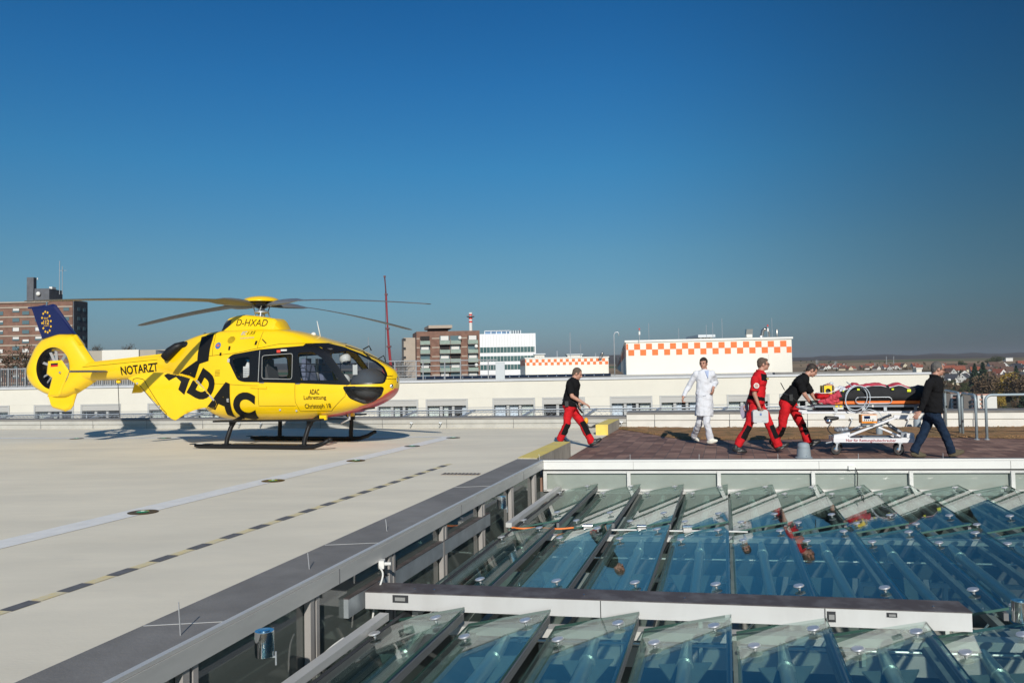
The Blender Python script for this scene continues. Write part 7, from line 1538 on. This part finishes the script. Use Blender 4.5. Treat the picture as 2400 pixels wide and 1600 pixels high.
sp = dict(hair=m_hgr, fringe=-.01, glasses=1, fat=1.08, top=[m_fleece], topname='fleece_jacket', sleeve='long', hem=(.06, .06), trousers=[m_jean], shoe=m_brshoe, palmR=(.4, .5, -.3), palmL=(.1, 0, -1), thumbR=-1, curlR=.35, curlL=.8, loose=.02, leg=.98, flare=.98, collar=.024, wr=.016)
r, P = person('grey haired man in black fleece, jeans and glasses striding at the foot end', J, (.97, -.15, -.20), (.2, 0, 1), (1, -.05, 0), sp)
mb = MB(); mb.box(P['pelvis'] + Vector((.19, -.10, .10)), (.03, .03, .04)); mb.build('hip_badge', m_chrome, r)

# ================================================================ STRETCHER
Zs = lambda X, Y, D: AT(1900 + X / 6.817, 860 + Y / 6.817, D)
A0 = Zs(330, 1370, 14.35); A0.z = 0; B0 = Zs(1400, 1405, 13.95); B0.z = 0
W0, W1_ = Zs(405, 1380, 14.3), Zs(1410, 1405, 14.05)
u = Vector((W1_.x - W0.x, W1_.y - W0.y, 0)); LW_ = u.length; u.normalize(); st = thing('stretcher_trolley', (W0.x, W0.y, 0), 'white scissor stretcher trolley with red lettering on the brick terrace', 'stretcher', rz=atan2(u.y, u.x))
m_wst = mat('white_powder_coat', (.74, .74, .75), .35, coat=.3); m_gst = mat('grey_steel', (.25, .27, .30), .45, metal=.4); m_txt = mat('dark_red_lettering', (.30, .03, .04), .5)
pxm = F / 14.2
def sx2(X): return (X - 405) / 6.817 / pxm
def sz2(Y): return (1392 - Y) / 6.817 / pxm
WDT = .52
def wheel(x, y):
    g = MB().lathe([(.040, -.022), (.078, -.024), (.088, -.012), (.088, .012), (.078, .024), (.040, .022)], c=(x, y, .088), n=28, axis='y'); w_ = g.build('wheel', m_blk, st, smooth=40)
    MB().lathe([(.012, -.026), (.036, -.026), (.042, -.022), (.042, .022), (.036, .026), (.012, .026)], c=(x, y, .088), n=20, axis='y').build('rim', m_chrome, w_, smooth=40)
    g = MB(); g.bar((x, y - .034, .09), (x + .02, y - .034, .20), .03, .01, up=(0, 1, 0)); g.bar((x, y + .034, .09), (x + .02, y + .034, .20), .03, .01, up=(0, 1, 0)); g.box((x + .02, y, .215), (.07, .08, .03)); g.build('castor_fork', m_galv, st)
for x in (0, LW_):
    for y in (0, WDT): wheel(x + (.10 if y else 0), y)
zf0, zf1 = sz2(1195), sz2(1125)
for y in (-.03, WDT + .03):
    MB().box(((sx2(370) + sx2(1560)) / 2, y, (zf0 + zf1) / 2), (sx2(1560) - sx2(370), .035, zf1 - zf0)).build('base_beam', m_wst, st)
for x in (sx2(440), sx2(1440)): MB().box((x, WDT / 2, (zf0 + zf1) / 2 + .01), (.14, WDT, .07)).build('cross_beam', m_wst, st)
mb = MB(); mb.hexa([(sx2(380), -.02), (sx2(620), -.02), (sx2(620), .12), (sx2(380), .12)], zf1, [zf1 + .05, zf1 + .10, zf1 + .10, zf1 + .05]); mb.build('end_housing', m_wst, st); MB().box((sx2(1510), .1, zf1 + .03), (.12, .2, .10)).build('end_housing', m_wst, st)
put_text('Nur für Rettungshubschrauber', sx2(1290) - sx2(555), (sx2(555), -.049, sz2(1180)), (1, 0, 0), (0, 0, 1), 'red_lettering', m_txt, st, bold=.025)
for y in (0, WDT):
    mb = MB(); mb.bar((sx2(600), y, sz2(1090)), (sx2(1330), y, sz2(790)), .035, .085, up=(0, 1, 0)); mb.v = mb.v; mb.build('scissor_arm', m_wst, st)
    mb = MB(); mb.bar((sx2(1370), y + .06, sz2(1100)), (sx2(880), y + .06, sz2(880)), .03, .06, up=(0, 1, 0)); mb.build('scissor_arm', m_wst, st)
    MB().lathe([(.022, -.03), (.022, .09)], c=(sx2(1015), y, sz2(945)), n=12, axis='y').build('pivot_bolt', m_chrome, st, smooth=40)
mb = MB(); mb.tube([(sx2(1460), .26, sz2(1090)), (sx2(1250), .26, sz2(940))], .036, 12); mb.tube([(sx2(1250), .26, sz2(940)), (sx2(1110), .26, sz2(850))], .018, 10); mb.build('lift_piston', m_gst, st, smooth=40)
mb = MB(); mb.box((sx2(1450), .22, sz2(1080)), (.12, .2, .08)); mb.build('motor_block', m_gst, st); MB().box((sx2(1050), .26, sz2(1130)), (.5, .3, .03)).build('base_plate', m_gst, st)
zt0, zt1 = sz2(760), sz2(705)
mb = MB(); mb.box(((sx2(-95) + sx2(1750)) / 2, -.01, (zt0 + zt1) / 2 + .015), (sx2(1750) - sx2(-95), .03, .035)); mb.box(((sx2(-95) + sx2(1750)) / 2, WDT, (zt0 + zt1) / 2 + .015), (sx2(1750) - sx2(-95), .03, .035)); 
for x in (-80, 400, 1000, 1500, 1750): mb.box((sx2(x), WDT / 2, (zt0 + zt1) / 2), (.05, WDT, .03))
mb.build('upper_frame', m_wst, st)
for x0, x1_, dz in ((400, 560, .03), (1280, 1500, .04)): MB().box(((sx2(x0) + sx2(x1_)) / 2, .02, zt0 - dz), (sx2(x1_) - sx2(x0), .05, .07)).build('slide_bracket', m_wst, st)
zr = sz2(620)
mb = MB(); [mb.box(((sx2(100) + sx2(1900)) / 2, y, zr), (sx2(1900) - sx2(100), .035, .035)) for y in (-.03, WDT + .02)]; [mb.box((sx2(x), WDT / 2, zr - .01), (.04, WDT, .025)) for x in (120, 500, 900, 1300, 1700)]; mb.build('litter_rail', m_gst, st)
mb = MB(); [mb.box((sx2(x), y, zr - .05), (.05, .03, .08)) for x in (420, 830, 1150, 1590) for y in (-.03, WDT)]; mb.build('rail_clamps', m_galv, st)
mb = MB(); mb.box(((sx2(600) + sx2(1650)) / 2, WDT / 2, zr - .055), (sx2(1650) - sx2(600), WDT * .8, .05)); mb.box((sx2(260), .2, zr - .05), (.3, .3, .05)); mb.build('under_tray', m_dk, st)
mb = MB(); [mb.box((sx2(x), -.052, zr), (.045, .008, .03)) for x in (432, 495)]; mb.build('yellow_clip', mat('clip_yellow', (.8, .6, .02), .5), st)
MB().box((sx2(965), -.052, zr + .002), (.03, .008, .04)).build('white_clip', m_wfr, st)
mb = MB(); x0, x1_, z0, z1 = sx2(715), sx2(1245), sz2(580), sz2(480); rr = (z1 - z0) / 2; pts = [(x0 + rr + (x1_ - x0 - 2 * rr) * k / 4, -.06, z1) for k in range(5)] + [(x1_ - rr + rr * sin(a), -.06, z0 + rr + rr * cos(a)) for a in [k * pi / 8 for k in range(1, 9)]] + [(x0 + rr - rr * sin(a), -.06, z0 + rr - rr * cos(a)) for a in [k * pi / 8 for k in range(0, 9)]]
mb.tube(pts + [pts[0]], .009, 8); mb.build('side_guard', m_galv, st, smooth=True)
mb = MB(); mb.tube([(sx2(120), .0, zr - .02), (sx2(-60), .0, zr - .03), (sx2(-140), .0, zr - .03), (sx2(-140), WDT, zr - .03), (sx2(-60), WDT, zr - .03), (sx2(120), WDT, zr - .02)], .014, 8); mb.build('push_handle', m_galv, st, smooth=True)
mb = MB(); [mb.tube([(sx2(x), y, zf0 + .01), (sx2(x + dx), y, zf0 - .02)], .012, 6) for x, dx, y in ((370, -110, .02), (1560, 110, .02), (1560, 130, .3))]; mb.build('brake_pedal', m_galv, st)
mb = MB().box(((sx2(410) + sx2(1900)) / 2, WDT / 2, sz2(563)), (sx2(1900) - sx2(410), WDT * 1.10, .052)); mb.build('orange_mattress', mat('orange_vinyl', (.80, .17, .02), .45), st)
# suction bag, lamp and monitor hung on the trolley
mb = MB(); mb.ell((0, 0, 0), (.085, .07, .055)); s0 = st.matrix_world
def SL(X, y, Y): c_, s_ = cos(st.rotation_euler.z), sin(st.rotation_euler.z); x = sx2(X); return (st.location.x + x * c_ - y * s_, st.location.y + x * s_ + y * c_, sz2(Y))
t = thing('spot_lamp', SL(335, .0, 860), 'black and chrome swivel lamp on a bent arm at the head end of the trolley', 'lamp', rz=u.y)
g = MB(); g.tube([(-.055, 0, .045), (.10, -.01, .055), (.14, 0, .06)], [.05, .035, .02], 14, caps=True); g.tube([(-.1, 0, .03), (-.05, 0, .05)], [.03, .055], 14); g.build('shade', m_boot, t, smooth=30); MB().ell((-.03, -.03, 0), (.06, .05, .05)).build('reflector', m_chrome, t, smooth=True)
MB().tube([(0, 0, -.05), (-.05, 0, -.12), (-.04, 0, -.17), (.03, 0, -.24), (.10, 0, -.28)], .010, 7).build('arm', m_boot, t, smooth=True)
t = thing('equipment_bag', SL(500, .12, 1000), 'clear and black breathing bag lying on the head end of the trolley base', 'bag'); remesh((lambda m_: (m_.ell((0, 0, 0), (.12, .07, .045)), m_.ell((.09, 0, .01), (.06, .06, .04)), m_)[2])(MB()), .01, 'pouch', m_gst, t, 2, .02, 25); MB().tube([(.15, 0, 0), (.3, 0, -.02), (.5, -.05, .0), (.8, -.08, .1), (.88, -.09, .2)], .009, 6).build('hose', m_boot, t, smooth=True)
t = thing('ventilator', SL(880, -.10, 815), 'orange and white portable ventilator with small dark screen hung under the stretcher', 'ventilator')
m_vo = mat('orange_shell', (.80, .28, .03), .4); MB().box((0, 0, 0), (.27, .12, .15)).build('orange_body', m_vo, t); MB().box((.0, -.062, .012), (.255, .012, .105)).build('white_front', m_wfr, t); MB().box((-.045, -.070, .028), (.105, .006, .05)).build('screen', mat('screen_navy', (.01, .02, .06), .1), t)
mb = MB(); [mb.lathe([(.009, -.006), (.009, .006)], c=(x, -.072, -.022), n=10, axis='y') for x in (-.09, -.055, -.02, .015)]; mb.build('buttons', m_boot, t); MB().lathe([(.019, -.012), (.019, .012)], c=(.058, -.075, -.018), n=16, axis='y').build('knob', m_gy, t, smooth=40); MB().box((0, .02, -.10), (.22, .08, .03)).build('mounting_foot', m_gst, t)
# breathing hose loops
m_hose = mat('milky_hose', (.50, .56, .60), .3, coat=.3)
for i, (dx, rr_, dy) in enumerate(((0, 1.0, 0), (-.022, .90, .03))):
    pts = []
    for k in range(44):
        a = pi * .62 + 2.88 * pi * k / 43; pts.append((sx2(740) + dx + (.206 * rr_) * cos(a) * (1 - .012 * (k // 15)), -.115 + dy, sz2(500) + (.238 * rr_) * sin(a + .12) - .01 - dx))
    if i == 0: pts += [(sx2(700), -.13, sz2(715)), (sx2(900), -.14, sz2(665)), (sx2(1040), -.14, sz2(710)), (sx2(1085), -.13, sz2(790)), (sx2(1030), -.12, sz2(830))]; pts = [(sx2(620), .15, sz2(240)), (sx2(650), .0, sz2(280))] + pts
    o = MB().tube([st.matrix_basis @ Vector(p) for p in pts], .0072, 8).build('breathing_hose', m_hose, smooth=True); tag(o, ['milky breathing hose in a big loop, running down to the ventilator', 'second thinner loop of the milky hose beside the first'][i], 'hose', 'breathing hoses')
# ---- patient
def PL(X, y, Y): return Vector(SL(X, y, Y))
pr = thing('person', PL(330, .26, 560) * 1, 'patient lying on the stretcher under a black and red cover, head braced', 'person', rz=st.rotation_euler.z)
m0 = pr.location.copy(); ib = Matrix.Rotation(-st.rotation_euler.z, 3, 'Z')
Q = lambda X, y, Y: ib @ (PL(X, y, Y) - m0)
mb = MB(); hd = Q(345, .26, 340); mb.ell(hd, (.095, .075, .088)); mb.ell(hd + Vector((.035, 0, .03)), (.065, .055, .06)); mb.ell(hd + Vector((.03, 0, .095)), (.012, .012, .016)); mb.ell(hd + Vector((.085, 0, .035)), (.025, .025, .025)); cap(mb, hd + Vector((.06, 0, -.02)), Q(500, .26, 400), .05, .06)
for y in (.10, .42): cap(mb, Q(560, y, 420), Q(820, y + (.0), 440), .05, .04); cap(mb, Q(820, y, 440), Q(1000, y, 430), .038, .03); hand(mb, Q(1000, y, 430), (1, 0, 0), (0, 0, -1), 1, .2)
mb.ell(Q(650, .26, 420), (.24, .17, .10)); mb.ell(Q(900, .26, 430), (.22, .15, .09))
for y in (.17, .35): cap(mb, Q(1050, y, 440), Q(1400, y, 410), .08, .06); cap(mb, Q(1400, y, 410), Q(1720, y, 440), .055, .04); cap(mb, Q(1720, y, 440), Q(1740, y, 370), .035, .03)
bd_ = remesh(mb, .011, 'body', m_skin, pr, 2)
mb = MB(); mb.ell(hd + Vector((-.035, 0, -.01)), (.085, .08, .085)); remesh(mb, .01, 'hair', m_hbr, bd_, 1, .004, 60)
g = MB(); g.ell(hd + Vector((.06, 0, .085)), (.04, .03, .03)); g.build('breathing_mask', m_hose, bd_, smooth=True)
g = MB()
for sg in (-1, 1): g.ell(hd + Vector((.0, sg * .03, .087)), (.008, .012, .006))
g.build('eyelids', m_lip, bd_, smooth=True)
g = MB(); cap(g, Q(480, .26, 395), Q(560, .26, 390), .085, .10); cap(g, Q(560, .1, 385), Q(560, .42, 385), .06, .06); remesh(g, .012, 'white_shirt', m_coat, pr, 2, .02, 20)
# head blocks
t = thing('head_immobiliser', PL(330, .26, 370), 'yellow and black head immobiliser blocks around the patient\'s head', 'head brace', rz=st.rotation_euler.z); m_hiy = mat('foam_yellow', (.85, .62, .01), .6)
for y in (-.12, .12):
    g = MB(); n_ = 24; A_ = [(-.10, -.085), (.10, -.085), (.10, .085), (-.10, .085)]; 
    M_ = flatmesh([A_, [(.045 * cos(a), -.01 + .045 * sin(a)) for a in [k * 2 * pi / 20 for k in range(20)]][::-1]], .2)
    g.add([(x, y, z) for x, z in M_[0]], M_[1]); o = g.build('foam_block', m_hiy, t); sm = o.modifiers.new('t', 'SOLIDIFY'); sm.thickness = .07; sm.offset = 0
    for x in (-.082, .082): MB().box((x, y - .037, 0), (.028, .006, .172)).build('black_strap', m_boot, t)
    MB().box((0, y + .02, -.01), (.085, .02, .085)).build('ear_hole', m_dk, t)
# cover
def prof_top(X):
    T = [(130, 520), (230, 480), (400, 410), (460, 380), (560, 335), (650, 300), (720, 245), (780, 250), (830, 290), (900, 275), (1000, 258), (1120, 258), (1200, 285), (1230, 300), (1300, 275), (1370, 255), (1420, 262), (1500, 310), (1560, 330), (1620, 325), (1700, 300), (1760, 310), (1840, 380), (1900, 520)]
    for (a, za), (b, zb_) in zip(T, T[1:]):
        if X <= b: return za + (zb_ - za) * (X - a) / (b - a)
    return T[-1][1]
m_cred = mat('faded_red_cover', (.62, .06, .09), .8, var=.3, scale=5, bump=.4, bscale=30); m_cblk = mat('black_cover', (.014, .014, .015), .85, bump=.4, bscale=25); m_cwh = mat('white_edge_tape', (.72, .7, .7), .7)
t = thing('rescue_cover', PL(460, .26, 560), 'black and red padded rescue cover with white edging over the patient', 'cover', rz=st.rotation_euler.z); m1 = t.location.copy(); Qc = lambda X, y, Y: ib @ (PL(X, y, Y) - m1)
mb = MB(); NX, NY = 130, 40
for i in range(NX + 1):
    X = 440 + (1880 - 440) * i / NX; zt_ = sz2(prof_top(X)); zb_ = sz2(532)
    for j in range(NY + 1):
        v_ = j / NY; a = pi * (v_); y = .26 - .30 * cos(a) * (1 + .04 * noise.noise(Vector((X / 90, j * .3, 0)))); hgt = max(0, sin(a)) ** .55; z = zb_ + (zt_ - zb_) * hgt
        if .25 < v_ < .75: z += .012 * noise.noise(Vector((X / 60, v_ * 9, 1)))
        o = Qc(X, y, 0); mb.v.append((o.x, o.y, z - m1.z))
for i in range(NX):
    for j in range(NY):
        X = 440 + (1880 - 440) * (i + .5) / NX; v_ = (j + .5) / NY; q = (i * (NY + 1) + j, (i + 1) * (NY + 1) + j, (i + 1) * (NY + 1) + j + 1, i * (NY + 1) + j + 1)
        fold = abs(X - 790) < 22 or abs(X - 1217) < 22
        lim = .24 if X < 1540 else .44
        mi_ = 0 if (v_ < lim or v_ > 1 - lim) else (2 if (v_ < lim + .030 or v_ > 1 - lim - .03) else 1)
        if abs(X - 1217) < 22: mi_ = 0
        mb.f.append(q); mb.m.append(mi_)
o = mb.build('padded_shell', [m_cblk, m_cred, m_cwh], t, smooth=True); sm = o.modifiers.new('t', 'SOLIDIFY'); sm.thickness = .02
mb = MB()
for X, Y, w_ in ((765, 355, .035), (1268, 357, .03), (1503, 380, .05), (540, 378, .02)): c = Qc(X, -.035, Y); mb.box(c, (w_ * 1.2, .012, w_ * .9))
mb.build('yellow_tabs', mat('neon_yellow', (.75, .85, .02), .5), t)
# red pillow sack at the head end
t = thing('red_head_sack', PL(260, .26, 520), 'bright red sack and crumpled red cloth under the patient\'s head', 'sack', rz=st.rotation_euler.z)
g = MB(); m2_ = t.location.copy(); Qr = lambda X, y, Y: ib @ (PL(X, y, Y) - m2_)
cap(g, Qr(190, .08, 455), Qr(190, .44, 455), .05, .05); cap(g, Qr(400, .05, 470), Qr(400, .46, 470), .05, .05); cap(g, Qr(190, .08, 455), Qr(400, .05, 470), .05, .05); cap(g, Qr(190, .44, 455), Qr(400, .46, 470), .05, .05); g.box(Qr(290, .25, 485), (.28, .40, .06)); remesh(g, .012, 'bright_sack', m_red, t, 3, .012, 18)
g = MB(); cap(g, Qr(250, -.0, 555), Qr(450, -.02, 450), .035, .07); cap(g, Qr(300, .0, 560), Qr(450, .0, 540), .04, .05); cap(g, Qr(180, .0, 545), Qr(300, .0, 530), .03, .04); remesh(g, .010, 'crumpled_cloth', m_cred, t, 2, .022, 20)
g = MB(); g.tube([Qr(130, -.0, 400), Qr(220, -.01, 410), Qr(330, -.01, 405), Qr(450, -.02, 360)], .008, 6); g.build('white_edging', m_cwh, t, smooth=True)
# ================================================================ AIR
hz = MB().box((0, 0, 25), (16600, 16600, 190)); m = bpy.data.materials.new('haze'); m.use_nodes = True; nt = m.node_tree; nt.nodes.remove(nt.nodes['Principled BSDF'])
pv = _n(nt, 'ShaderNodeVolumePrincipled'); pv.inputs['Color'].default_value = (.86, .90, 1, 1); pv.inputs['Density'].default_value = .00006; pv.inputs['Anisotropy'].default_value = .2
nt.links.new(pv.outputs[0], nt.nodes['Material Output'].inputs['Volume'])
o = hz.build('haze', m); tag(o, kind='stuff', label='thin autumn haze over the far hills and town', cat='haze')
